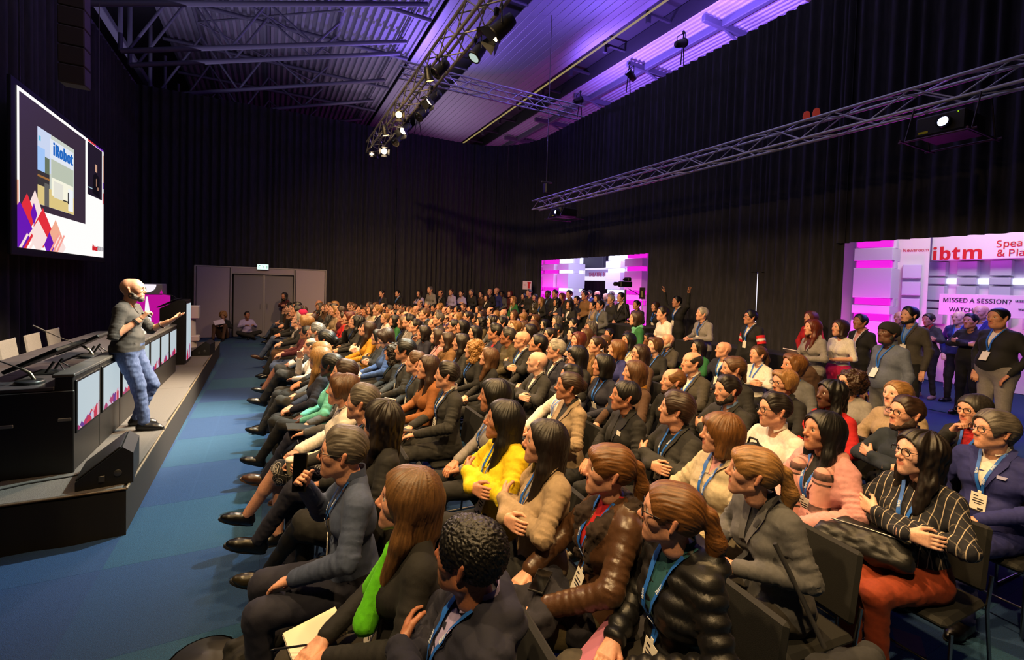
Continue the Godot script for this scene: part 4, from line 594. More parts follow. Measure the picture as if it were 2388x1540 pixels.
func build_speaker() -> void:
	var d := {"at": Vector3(-1.38, 0.383, -6.55), "turn": PI / 2 - 0.12, "label": "bald speaker in charcoal long-sleeved top and jeans gesturing on stage", "seated": false,
		"hair": "bald", "hc": "br", "skin": Color(0.82, 0.6, 0.48), "beard": "gr", "glasses": true, "wear": "sweater", "top": Color(0.185, 0.175, 0.17), "sleeve": "short", "folds": 0.008, "thick": 0.009,
		"bottommat": woven("denim", Color(0.2, 0.26, 0.41), Color(0.27, 0.33, 0.48), Vector3.ONE * 6.0, func(u: float, v: float) -> bool: return sin(u * 40.0) * sin(v * 9.0 + sin(u * 12.0)) > 0.5), "loose": 0.011, "shoec": Color(0.025, 0.022, 0.022), "girth": 1.03, "tails": true, "lean": -0.02, "hip": Vector3(0.0, -0.04, -0.03),
		"armpts": [Vector3(0.25, 1.09, 0.1), Vector3(0.2, 1.19, 0.3), Vector3(-0.28, 1.07, -0.06), Vector3(-0.17, 1.24, 0.13)], "hands": ["open", "grip"],
		"palms": [Vector3(-0.1, 0.9, 0.3), Vector3(0.5, 0.1, 0.6)], "aims": [Vector3(0, 0.75, 1.0), Vector3(0.25, 0.8, 0.5)],
		"legpts": [Vector3(0.1, 0.47, 0.16), Vector3(0.1, 0.1, 0.02), Vector3(-0.1, 0.49, 0.1), Vector3(-0.12, 0.1, 0.16)], "look": 0.05, "up": 0.05, "sole": true}
	solo(d)
	var r: Node3D = d.root
	part("headset", [tube([Vector3(0.083, 0.0, -0.005), Vector3(0.08, -0.04, 0.04), Vector3(0.05, -0.055, 0.085)], 0.0022, 5)], mat(Color(0.7, 0.55, 0.45), 0.5), r, d.ht)
	part("headset_tip", [tube([Vector3(-0.05, -0.055, 0.085), Vector3(-0.04, -0.056, 0.096)], 0.006, 6)], mat(Color(0.75, 0.6, 0.5), 0.5), r, d.ht)
	var J: Dictionary = d.J
	part("placket", [sheet(J, [[-0.012, 0.02], [-0.012, 0.14]], [[0.012, 0.02], [0.012, 0.14]], 0.012, 1)], mat(Color(0.12, 0.11, 0.11), 0.8), r)
	part("wristband", [tube([J.wrr - (J.wrr - J.elr).normalized() * 0.05, J.wrr - (J.wrr - J.elr).normalized() * 0.03], 0.043, 12)], mat(Color(0.05, 0.04, 0.04), 0.6), r)
	part("tattoo_band", [tube([J.wrl - (J.wrl - J.ell).normalized() * 0.1, J.wrl - (J.wrl - J.ell).normalized() * 0.09], 0.0455, 12)], mat(Color(0.2, 0.16, 0.15), 0.7), r)
	var q := held("clicker", "small slide clicker in the speaker's raised right hand", "remote control", d, Transform3D(Basis.from_euler(Vector3(0.5, 0.4, 0)), J.wrr + Vector3(0.04, 0.05, 0.05)))
	part("case", [box(Vector3(0.03, 0.02, 0.1), Vector3.ZERO, 0.006)], mat(Color(0.05, 0.05, 0.05), 0.4), q)
	part("button", [lathe([[0.0, 0.013], [0.006, 0.012]], 8)], mat(Color(0.4, 0.4, 0.4)), q)
	for k in 2:
		solo({"at": [Vector3(-1.42, 0.0, -18.35), Vector3(-0.72, 0.0, -18.5)][k], "turn": [-0.2, 0.25][k], "lod": 2, "seated": true, "hip": Vector3(0, -0.41, 0), "fem": k == 0, "label": ["person with blond curls sitting on the floor reading by the door wall", "man in white shirt sitting on the floor against the grey doors"][k],
			"hair": ["curly_s", "short"][k], "hc": ["bl", "db"][k], "skin": ["l", "t"][k], "wear": ["sweater", "shirt"][k], "top": [PAL.blk, PAL.lav][k], "bottom": [PAL.brn, PAL.blk][k], "look": 0.1, "up": [-0.5, 0.2][k],
			"armpts": [Vector3(0.26, 0.42, 0.06), Vector3(0.14, 0.48, 0.3), Vector3(-0.26, 0.42, 0.06), Vector3(-0.12, 0.48, 0.3)], "legpts": [Vector3(0.16, 0.5, 0.36), Vector3(0.14, 0.1, 0.5), Vector3(-0.15, 0.5, 0.36), Vector3(-0.14, 0.1, 0.52)] if k == 0 else [Vector3(0.33, 0.24, 0.3), Vector3(-0.05, 0.12, 0.4), Vector3(-0.33, 0.24, 0.3), Vector3(0.08, 0.11, 0.5)]})
	var fl := {"root": self}
	var pg := held("white_paper", "white paper held by the person reading on the floor", "paper", fl, Transform3D(Basis.from_euler(Vector3(-0.9, 0, 0.3)), Vector3(-1.5, 0.62, -17.98)))
	part("sheet", [box(Vector3(0.3, 0.22, 0.004), Vector3.ZERO)], mat(Color(0.8, 0.76, 0.82)), pg)
	# bags on the carpet beside the nearest seats
	var b := node("tote_bag", self, Vector3(-0.02, 0.0, -2.75), 0.4)
	tag(b, "open grey and black bag with purple paper on the carpet by the front row", "bag")
	part("sack", [soft([[Vector3(-0.13, 0.08, 0), Vector3(0.13, 0.08, 0), 0.085, 0.08, 0.05], [Vector3(-0.13, 0.18, -0.05), Vector3(0.13, 0.18, -0.05), 0.04, 0.04, 0.05], [Vector3(-0.13, 0.18, 0.06), Vector3(0.13, 0.18, 0.06), 0.04, 0.04, 0.04]], 0.014, 0.016)], mat(Color(0.05, 0.05, 0.055), 0.8, 0.0, "cloth"), b)
	part("front_pocket", [box(Vector3(0.3, 0.14, 0.03), Vector3(0, 0.1, 0.135), 0.012)], mat(Color(0.2, 0.2, 0.21), 0.8, 0.0, "cloth"), b)
	part("purple_paper", [box(Vector3(0.16, 0.14, 0.004), Vector3(0.05, 0.26, 0.02), 0.0, Basis(Vector3.RIGHT, -0.3))], mat(Color(0.42, 0.24, 0.6)), b)
	var c := node("round_bag", self, Vector3(-0.3, 0.0, -2.85), 0.0)
	tag(c, "round black bag lying on the carpet left of the open bag", "bag")
	part("sack", [lathe([[0.0, 0.0], [0.15, 0.01], [0.17, 0.05], [0.15, 0.1], [0.0, 0.12]], 18)], mat(Color(0.03, 0.03, 0.033), 0.6), c)
	part("rim", [lathe([[0.16, 0.07], [0.175, 0.08], [0.165, 0.095]], 18)], mat(Color(0.06, 0.06, 0.065), 0.4), c)
	var e := node("paper_sheet", self, Vector3(3.5, 0.0, -1.3), 0.5)
	tag(e, "purple flyer lying on the carpet under the chairs", "paper")
	part("sheet", [box(Vector3(0.2, 0.003, 0.14), Vector3(0, 0.002, 0))], mat(Color(0.25, 0.14, 0.3)), e)
# ------------------------------------------------------------------ the hall
const CURTAIN_TOP := 8.3
var black := Color(0.05, 0.048, 0.052)

func drape_path() -> Array:
	var p := []
	var z := -19.2
	p.append(Vector2(-4.0, 3.4))
	p.append(Vector2(-4.0, z))
	p.append(Vector2(7.4, z))
	for k in 9:
		var a := PI * 0.5 * k / 8.0
		p.append(Vector2(7.4 + 2.6 * sin(a), z + 2.6 - 2.6 * cos(a)))
	p.append(Vector2(10.0, 3.4))
	return p

# one hanging cloth from a to b along the path, folded, between y0 and y1
func drape(a: Vector2, b: Vector2, y0: float, y1: float, amp: float, wave: float, sd: int) -> Array:
	var n := maxi(4, int(a.distance_to(b) / wave * 10.0))
	var dir := (b - a).normalized()
	var side := Vector2(-dir.y, dir.x)
	var fn := FastNoiseLite.new()
	fn.seed = sd
	fn.frequency = 1.0
	var P := PackedVector3Array()
	var I := PackedInt32Array()
	var rows := 5
	var ln := a.distance_to(b)
	for lay in 2:
		for r in rows:
			var y := lerpf(y1, y0, float(r) / (rows - 1))
			for i in n + 1:
				var s := ln * i / n
				var g := s + a.x * 1.7 + a.y * 2.3
				var ph := TAU * (s / wave + 0.55 * fn.get_noise_2d(g * 0.7, 5.0))
				var am := amp * (0.75 + 0.6 * fn.get_noise_2d(g * 1.3, 30.0)) * (0.7 + 0.3 * float(r) / rows)
				var o := am * sin(ph) + 0.3 * am * sin(ph * 2.0 + 1.0)
				var q := a + dir * (s + am * 0.35 * cos(ph)) + side * (o + (0.012 if lay else 0.0))
				P.append(Vector3(q.x, y, q.y))
	var w := n + 1
	for lay in 2:
		for r in rows - 1:
			for i in n:
				var k := lay * rows * w + r * w + i
				I.append_array([k, k + 1, k + w, k + 1, k + w + 1, k + w] if lay == 0 else [k, k + w, k + 1, k + 1, k + w, k + w + 1])
	for r in rows - 1:
		for e in [0, n]:
			var k: int = r * w + e
			I.append_array([k, k + w, k + rows * w, k + w, k + rows * w + w, k + rows * w])
	return [P, face_normals(P, I), I, PackedColorArray()]

func wall_of(called: String, pieces: Array, m: Material) -> void:
	var root := tag(node(called, self), "", "", "", "structure")
	for p in pieces:
		part("drape", [drape(p[0], p[1], p[2], p[3], p[4], p[5], int(p[0].x * 13.0 + p[0].y * 7.0))], m, root)

func split(a: Vector2, b: Vector2, y0: float, y1: float, amp := 0.07, wave := 0.24, each := 3.0) -> Array:
	var out := []
	var n := maxi(1, int(round(a.distance_to(b) / each)))
	for k in n:
		out.append([a.lerp(b, float(k) / n), a.lerp(b, float(k + 1) / n), y0, y1, amp, wave])
	return out

func text(s: String, size: float, c: Material, parent: Node, t: Transform3D, bold := false) -> MeshInstance3D:
	var m := TextMesh.new()
	var f := SystemFont.new()
	f.font_names = PackedStringArray(["Droid Sans"])
	if bold:
		f.font_weight = 700
	m.font = f
	m.text = s
	m.font_size = 32
	m.pixel_size = size / 32.0
	m.depth = 0.01
	return put("lettering", m, c, parent, t)

# turn so that +z of the thing looks towards dir
static func facing(dir: Vector3, up := Vector3.UP) -> Basis:
	var z := dir.normalized()
	var x := up.cross(z).normalized()
	return Basis(x, z.cross(x), z)

func build_shell() -> void:
	var cloth := mat(Color(0.2, 0.192, 0.22), 0.95, 0.0, "drape")
	wall_of("wall_left", split(Vector2(-4, -19.2), Vector2(-4, 3.4), 0, CURTAIN_TOP, 0.085, 0.3), mat(Color(0.19, 0.178, 0.17), 0.95, 0.0, "drape"))
	wall_of("wall_far", split(Vector2(7.4, -19.2), Vector2(-4, -19.2), 0, CURTAIN_TOP), cloth)
	var corner := []
	var path := drape_path()
	for k in range(3, 11):
		corner.append([path[k + 1], path[k], 0, CURTAIN_TOP, 0.07, 0.24])
	wall_of("wall_corner", corner, cloth)
	var right := []
	right += split(Vector2(10, -10.25), Vector2(10, -16.9), 3.2, CURTAIN_TOP)
	right += split(Vector2(10, -6.9), Vector2(10, -10.42), 0, CURTAIN_TOP)
	right += [[Vector2(10, -6.7), Vector2(10, -7.05), 2.6, CURTAIN_TOP, 0.03, 0.12]]
	right += split(Vector2(10, -5.05), Vector2(10, -6.85), 0, CURTAIN_TOP)
	right += split(Vector2(10, -0.85), Vector2(10, -5.2), 3.15, CURTAIN_TOP)
	right += split(Vector2(10, 3.4), Vector2(10, -1.0), 0, CURTAIN_TOP)
	wall_of("wall_right", right, cloth)
	wall_of("wall_near", split(Vector2(-4, 3.4), Vector2(10, 3.4), 0, CURTAIN_TOP), cloth)
	# floor of carpet tiles on a slab
	var fl := part("floor", [box(Vector3(40, 0.2, 44), Vector3(10, -0.12, -14))], mat(Color(0.07, 0.14, 0.33), 0.95))
	tag(fl, "", "", "", "structure")
	var tones := [mat(Color(0.08, 0.26, 0.47), 0.95, 0.0, "carpet"), mat(Color(0.1, 0.31, 0.47), 0.95, 0.0, "carpet"), mat(Color(0.075, 0.24, 0.46), 0.95, 0.0, "carpet")]
	var tile := mesh_of([box(Vector3(0.9996, 0.02, 0.9996), Vector3(0, -0.01, 0), 0.0012)])
	var rng := RandomNumberGenerator.new()
	rng.seed = 11
	var k := 0
	for ix in range(-1, 12):
		for iz in range(-19, 3):
			if k < 299:
				put("carpet_tile", tile, tones[(ix + iz + 100) % 2 if rng.randf() > 0.25 else 2], fl, Transform3D(Basis.IDENTITY, Vector3(ix - 0.55, 0, iz + 0.3)))
				k += 1
	var outer := tag(part("floor_outer", [box(Vector3(14, 0.012, 40), Vector3(18.2, -0.012, -14))], mat(Color(0.08, 0.26, 0.47), 0.95, 0.0, "carpet")), "", "", "", "structure")

func build_roof() -> void:
	var steel := mat(Color(0.36, 0.36, 0.4), 0.6, 0.2)
	var deck := mat(Color(0.5, 0.5, 0.53), 0.65, 0.0)
	var root := tag(node("ceiling", self), "", "", "", "structure")
	# ribbed decks, ribs along z
	var rib := func(x0: float, x1: float, y: float, pitch: float, deep: float) -> Array:
		var P := PackedVector3Array()
		var I := PackedInt32Array()
		var n := int((x1 - x0) / pitch)
		var prof := []
		for i in n:
			var x := x0 + i * pitch
			prof += [Vector2(x, y), Vector2(x + pitch * 0.45, y), Vector2(x + pitch * 0.55, y - deep), Vector2(x + pitch * 0.9, y - deep)]
		for q in prof:
			P.append(Vector3(q.x, q.y, 6))
			P.append(Vector3(q.x, q.y, -46))
		for i in prof.size() - 1:
			I.append_array([i * 2, i * 2 + 2, i * 2 + 1, i * 2 + 2, i * 2 + 3, i * 2 + 1])
		return flat([P, face_normals(P, I), I, PackedColorArray()], 2.0)
	part("ribbed_deck", [rib.call(-3.6, 4.8, 11.2, 0.24, 0.09)], deck, root)
	part("roof_slab", [box(Vector3(34, 0.2, 54), Vector3(8, 11.5, -20))], mat(Color(0.12, 0.12, 0.13)), root)
	part("ribbed_deck", [rib.call(11.9, 24.0, 11.0, 0.2, 0.05)], mat(Color(0.62, 0.6, 0.64), 0.6), root)
	# flat lining of long boards with open joints
	var board := mesh_of([box(Vector3(0.265, 0.05, 52), Vector3(0, 0, -20), 0.008)])
	for i in 20:
		var x := 4.98 + i * 0.28
		if x > 6.45 and x < 7.1:
			continue
		put("lining_board", board, mat(Color(0.55, 0.54, 0.58), 0.45), root, Transform3D(Basis.IDENTITY, Vector3(x, 11.0, 0)))
	for i in 9:
		part("slot_rung", [box(Vector3(0.75, 0.06, 0.09), Vector3(6.75, 11.0, -8.0 - i * 1.7), 0.01)], steel, root)
	# lit slot with posts
	part("slot_wall", [box(Vector3(0.1, 0.5, 52), Vector3(11.75, 11.1, -20))], mat(Color(0.03, 0.03, 0.035)), root)
	for i in 14:
		part("slot_post", [box(Vector3(0.14, 0.4, 0.12), Vector3(10.75, 10.95, -5.0 - i * 2.2), 0.01), box(Vector3(1.0, 0.08, 0.1), Vector3(11.25, 11.05, -5.0 - i * 2.2), 0.01)], mat(Color(0.12, 0.12, 0.14)), root)
	var tube_l := tag(part("slot_light", [box(Vector3(0.07, 0.05, 40), Vector3(10.62, 10.98, -18), 0.01)], glow(Color(0.9, 0.8, 0.5), 0.4)), "long thin warm strip light along the roof slot", "light")
	# joists across the decks and the raking trusses below the left one
	for z in [-12.5, -15.5, -18.6, -21.8, -25.0]:
		part("joist", [tube([Vector3(-3.7, 11.0, z), Vector3(4.7, 11.0, z)], 0.07, 6)], steel, root)
	for x in [-2.4, -0.2, 2.0, 4.1]:
		part("purlin", [tube([Vector3(x, 11.05, 4), Vector3(x, 11.05, -40)], 0.06, 6)], steel, root)
	for z in [-14.6, -17.2, -18.2, -20.9, -23.5, -26.5]:
		var tr := node("roof_truss", root)
		part("chord", [tube([Vector3(-3.9, 8.5, z), Vector3(4.3, 10.95, z)], 0.075, 6)], steel, tr)
		part("chord", [tube([Vector3(-3.9, 8.5, z), Vector3(-3.9, 11.0, z)], 0.06, 6)], steel, tr)
		for q in [[-2.4, 11.0, -1.2, 9.3], [-0.2, 11.0, -1.2, 9.3], [-0.2, 11.0, 1.2, 10.02], [2.0, 11.0, 1.2, 10.02], [-2.4, 11.0, -3.7, 8.6]]:
			part("strut", [tube([Vector3(q[0], q[1], z), Vector3(q[2], q[3], z)], 0.04, 6)], steel, tr)
	for z in [-13.0, -16.4, -19.8]:
		part("roof_truss_tie", [tube([Vector3(-2.4, 11.0, z), Vector3(2.0, 11.0, z - 3.4)], 0.035, 6)], steel, root)
		part("roof_truss_tie", [tube([Vector3(2.0, 11.0, z), Vector3(-2.4, 11.0, z - 3.4)], 0.035, 6)], steel, root)
	for z in [-3.5, -7.0, -10.5, -14.0, -17.5, -21.0, -24.5]:
		part("rafter", [box(Vector3(12, 0.22, 0.14), Vector3(18, 10.75, z), 0.02)], steel, root)
		part("brace", [tube([Vector3(12.9, 10.7, z), Vector3(16.5, 9.6, z)], 0.045, 6)], steel, root)
	part("long_beam", [box(Vector3(0.2, 0.24, 52), Vector3(12.9, 10.8, -20), 0.02)], steel, root)
	# the hall's side wall above the left curtain
	part("side_girder", [box(Vector3(0.35, 0.35, 40), Vector3(-4.5, 8.75, -18), 0.02)], steel, root)
	part("side_girder", [box(Vector3(0.2, 0.2, 40), Vector3(-4.3, 9.5, -18), 0.02)], steel, root)
	part("side_panel", [box(Vector3(0.1, 1.0, 40), Vector3(-5.6, 9.2, -18), 0.02)], mat(Color(0.55, 0.58, 0.68), 0.7), root)

# box truss along +z from the origin: chords and braces
func truss(called: String, label: String, at: Vector3, length: float, size: float, m: Material, turn := Basis.IDENTITY, step := 0.5) -> Node3D:
	var r := node(called, self, at)
	r.basis = turn
	tag(r, label, "truss")
	var h := size * 0.5
	var ch := mesh_of([tube([Vector3.ZERO, Vector3(0, 0, length)], size * 0.085, 8)])
	for q in [[-h, -h], [h, -h], [-h, h], [h, h]]:
		put("chord", ch, m, r, Transform3D(Basis.IDENTITY, Vector3(q[0], q[1], 0)))
	var n := int(length / step)
	var d1 := mesh_of([tube([Vector3(0, -h, 0), Vector3(0, h, step)], size * 0.04, 5, false)])
	var d2 := mesh_of([tube([Vector3(-h, 0, 0), Vector3(h, 0, step)], size * 0.04, 5, false)])
	var d1b := mesh_of([tube([Vector3(0, h, 0), Vector3(0, -h, step)], size * 0.04, 5, false)])
	var d2b := mesh_of([tube([Vector3(h, 0, 0), Vector3(-h, 0, step)], size * 0.04, 5, false)])
	for k in n:
		var a := k % 2 == 0
		for s in [-h, h]:
			put("brace", d1 if a else d1b, m, r, Transform3D(Basis.IDENTITY, Vector3(s, 0, k * step)))
			put("brace", d2 if a else d2b, m, r, Transform3D(Basis.IDENTITY, Vector3(0, s, k * step)))
	return r

# theatre lantern hung from its yoke; shines along dir
func lantern(label: String, at: Vector3, dir: Vector3, size: float, lamp: Color, shine: float, light := 0.0, angle := 30.0, doors := true, soft := 0.7) -> Node3D:
	var r := node("spotlight", self, at)
	tag(r, label, "stage light", "stage lanterns on the rig")
	var dark := mat(Color(0.03, 0.03, 0.032), 0.5)
	var b := facing(dir, Vector3.UP if absf(dir.normalized().y) < 0.95 else Vector3.RIGHT)
	var t := Transform3D(b, Vector3(0, -size * 1.6, 0))
	var rx := Basis(Vector3.RIGHT, PI / 2)
	part("housing", [lathe([[0.0, -size * 1.5], [size * 0.42, -size * 1.45], [size * 0.5, -size * 0.9], [size * 0.55, size * 0.1], [size * 0.62, size * 0.12], [size * 0.62, size * 0.3], [size * 0.5, size * 0.3]], 14, Vector3.ZERO, rx)], dark, r, t)
	part("yoke", [tube([t * Vector3(size * 0.68, 0, -size * 0.5), t * Vector3(size * 0.68, 0, -size * 0.5) + Vector3(0, size * 1.2, 0), t * Vector3(-size * 0.68, 0, -size * 0.5) + Vector3(0, size * 1.2, 0), t * Vector3(-size * 0.68, 0, -size * 0.5)], size * 0.06, 6)], dark, r)
	part("clamp", [box(Vector3(size * 0.3, size * 0.5, size * 0.3), Vector3(0, -size * 0.2, 0), 0.01)], dark, r)
	part("lens", [lathe([[0.0, size * 0.34], [size * 0.3, size * 0.32], [size * 0.5, size * 0.26]], 14, Vector3.ZERO, rx)], glow(lamp, shine) if shine > 0.0 else mat(Color(0.05, 0.05, 0.06), 0.1), r, t)
	if doors:
		for k in 4:
			var an := k * PI / 2
			var bb := Basis(Vector3.BACK, an)
			part("barn_door", [prism([Vector2(-size * 0.4, 0), Vector2(size * 0.4, 0), Vector2(size * 0.55, size * 0.7), Vector2(-size * 0.55, size * 0.7)], -0.004, 0.004)], dark, r, t * Transform3D(bb * Basis(Vector3.RIGHT, 1.15), bb * Vector3(0, size * 0.58, size * 0.3)))
	if light > 0.0:
		var l := SpotLight3D.new()
		add_child(l)
		l.position = r.position + t.origin + b * Vector3(0, 0, size * 0.45)
		l.basis = facing(-dir, Vector3.UP if absf(dir.normalized().y) < 0.95 else Vector3.RIGHT)
		l.light_energy = light
		l.light_color = lamp
		l.spot_angle = angle
		l.spot_angle_attenuation = soft
		l.spot_range = 40
		l.light_size = size * 0.5
		l.shadow_enabled = true
		l.spot_attenuation = 2
	return r

func screen_texture() -> Texture2D:
	var W := 1024
	var H := 614
	var im := Image.create(W, H, false, Image.FORMAT_RGBA8)
	im.fill(Color(0.99, 0.98, 0.97))
	var tri := func(pts: Array, c: Color) -> void:
		var pv := PackedVector2Array(pts)
		var lo := Vector2(1e9, 1e9)
		var hi := Vector2(-1, -1)
		for p in pv:
			lo = lo.min(p)
			hi = hi.max(p)
		for y in range(maxi(0, int(lo.y)), mini(H, int(hi.y) + 1)):
			for x in range(maxi(0, int(lo.x)), mini(W, int(hi.x) + 1)):
				if Geometry2D.is_point_in_polygon(Vector2(x + 0.5, y + 0.5), pv):
					im.set_pixel(x, y, c)
	var rc := func(x0: float, y0: float, x1: float, y1: float, c: Color) -> void:
		im.fill_rect(Rect2i(int(x0 * W), int(y0 * H), int((x1 - x0) * W), int((y1 - y0) * H)), c)
	var dark := Color(0.22, 0.17, 0.22)
	rc.call(0.018, 0.025, 0.715, 0.735, dark)
	# the photograph on the slide: lobby of a building
	rc.call(0.17, 0.17, 0.56, 0.69, Color(0.78, 0.8, 0.76))
	rc.call(0.17, 0.17, 0.30, 0.45, Color(0.78, 0.82, 0.92))
	rc.call(0.17, 0.30, 0.24, 0.47, Color(0.62, 0.76, 0.95))
	rc.call(0.18, 0.225, 0.2, 0.26, Color(0.35, 0.72, 0.85))
	rc.call(0.24, 0.35, 0.285, 0.6, Color(0.4, 0.45, 0.36))
	rc.call(0.17, 0.46, 0.285, 0.56, Color(0.22, 0.2, 0.2))
	rc.call(0.17, 0.49, 0.29, 0.505, Color(0.62, 0.42, 0.22))
	rc.call(0.17, 0.56, 0.56, 0.69, Color(0.85, 0.76, 0.5))
	rc.call(0.235, 0.53, 0.28, 0.69, Color(0.38, 0.37, 0.36))
	rc.call(0.29, 0.20, 0.555, 0.34, Color(0.87, 0.89, 0.93))
	rc.call(0.305, 0.34, 0.55, 0.47, Color(0.72, 0.75, 0.68))
	rc.call(0.305, 0.47, 0.55, 0.6, Color(0.95, 0.94, 0.86))
	rc.call(0.33, 0.49, 0.43, 0.61, Color(0.88, 0.87, 0.82))
	rc.call(0.49, 0.50, 0.55, 0.67, Color(0.92, 0.93, 0.95))
	rc.call(0.485, 0.53, 0.5, 0.62, Color(0.15, 0.15, 0.18))
	rc.call(0.43, 0.6, 0.49, 0.61, Color(0.2, 0.2, 0.2))
	# the camera picture of the speaker
	rc.call(0.745, 0.02, 0.975, 0.47, Color(0.13, 0.1, 0.15))
	rc.call(0.86, 0.175, 0.895, 0.245, Color(0.78, 0.6, 0.5))
	tri.call([Vector2(0.82 * W, 0.44 * H), Vector2(0.83 * W, 0.28 * H), Vector2(0.875 * W, 0.25 * H), Vector2(0.93 * W, 0.28 * H), Vector2(0.935 * W, 0.46 * H)], Color(0.06, 0.05, 0.07))
	rc.call(0.76, 0.4, 0.82, 0.41, Color(0.6, 0.7, 0.75))
	rc.call(0.875, 0.3, 0.885, 0.37, Color(0.7, 0.52, 0.42))
	rc.call(0.9, 0.37, 0.915, 0.4, Color(0.7, 0.52, 0.42))
	# stripes on the rim and the fan of lozenges in the lower left corner
	var red := Color(0.87, 0.18, 0.22)
	var vio := Color(0.4, 0.08, 0.68)
	var sal := Color(0.93, 0.66, 0.55)
	var pal := Color(0.96, 0.86, 0.84)
	rc.call(0.75, 0.0, 0.87, 0.015, red)
	rc.call(0.87, 0.0, 1.0, 0.015, vio)
	rc.call(0.985, 0.05, 1.0, 0.3, sal)
	rc.call(0.985, 0.3, 1.0, 0.36, vio)
	rc.call(0.985, 0.4, 1.0, 0.5, red)
	rc.call(0.0, 0.58, 0.012, 0.78, sal)
	var loz := func(x: float, y: float, w: float, h: float, c: Color) -> void:
		tri.call([Vector2(x, y - h), Vector2(x + w, y), Vector2(x, y + h), Vector2(x - w, y)], c)
	loz.call(150, 455, 70, 85, pal)
	loz.call(80, 480, 80, 85, red)
	loz.call(20, 545, 120, 110, vio)
	loz.call(140, 470, 30, 45, vio)
	loz.call(225, 520, 90, 85, red)
	loz.call(180, 560, 90, 70, pal)
	loz.call(355, 545, 75, 75, sal)
	loz.call(290, 590, 55, 60, vio)
	loz.call(400, 590, 70, 55, pal)
	for k in 3:
		tri.call([Vector2(290 + k * 34, 614), Vector2(380 + k * 34, 530), Vector2(392 + k * 34, 536), Vector2(310 + k * 34, 614)], Color(0.95, 0.6, 0.55))
		tri.call([Vector2(10 + k * 40, 614), Vector2(80 + k * 40, 552), Vector2(92 + k * 40, 560), Vector2(34 + k * 40, 614)], pal if k != 1 else red)
	return ImageTexture.create_from_image(im)

func panel_texture(sd: int) -> Texture2D:
	var W := 192
	var H := 256
	var im := Image.create(W, H, false, Image.FORMAT_RGBA8)
	im.fill(Color(0.82, 0.89, 0.92))
	var rng := RandomNumberGenerator.new()
	rng.seed = sd
	var cols := [Color(0.85, 0.12, 0.3), Color(0.42, 0.16, 0.6), Color(0.93, 0.72, 0.78), Color(0.7, 0.1, 0.45), Color(0.86, 0.84, 0.92)]
	for k in 16:
		var x := rng.randi_range(-10, W)
		var w := rng.randi_range(12, 34)
		var top := H - int(12 + x * 0.3 + rng.randf() * 22)
		var c: Color = cols[k % 5]
		for y in range(maxi(0, top), H):
			var half := mini(w, int((y - top) * 0.8))
			im.fill_rect(Rect2i(x - half, y, half * 2, 1), c)
	return ImageTexture.create_from_image(im)

func lit_picture(t: Texture2D, energy: float) -> StandardMaterial3D:
	var m := StandardMaterial3D.new()
	m.albedo_color = Color(0.04, 0.04, 0.04)
	m.emission_enabled = true
	m.emission = Color.BLACK
	m.emission_texture = t
	m.emission_energy_multiplier = energy
	m.roughness = 0.4
	return m

# flat picture, w by h, upright, facing +z
func picture(called: String, w: float, h: float, m: Material, parent: Node, t: Transform3D) -> MeshInstance3D:
	var q := QuadMesh.new()
	q.size = Vector2(w, h)
	return put(called, q, m, parent, t)
# ------------------------------------------------------------------ stage and its things
func chair_parts(r: Node, seat_m: Material, leg_m: Material) -> void:
	var m := "conference chair"
	put("seat", shared(m + " seat", func() -> Mesh: return mesh_of([box(Vector3(0.46, 0.05, 0.45), Vector3(0, 0.435, 0.0), 0.02)])), seat_m, r)
	put("backrest", shared(m + " back", func() -> Mesh: return mesh_of([box(Vector3(0.45, 0.36, 0.035), Vector3(0, 0.68, -0.235), 0.016, Basis(Vector3.RIGHT, -0.14))])), seat_m, r)
	for s in [-1.0, 1.0]:
		put("leg_frame", shared(m + " frame %s" % s, func() -> Mesh: return mesh_of([tube([Vector3(s * 0.24, 0.6, -0.235), Vector3(s * 0.24, 0.42, -0.2), Vector3(s * 0.25, 0.03, -0.26), Vector3(s * 0.25, 0.012, -0.23), Vector3(s * 0.25, 0.012, 0.2), Vector3(s * 0.25, 0.03, 0.225), Vector3(s * 0.24, 0.4, 0.19)], 0.0095, 7)])), leg_m, r)
	put("crossbar", shared(m + " bar", func() -> Mesh: return mesh_of([tube([Vector3(-0.25, 0.2, 0.207), Vector3(0.25, 0.2, 0.207)], 0.007, 6)])), leg_m, r)

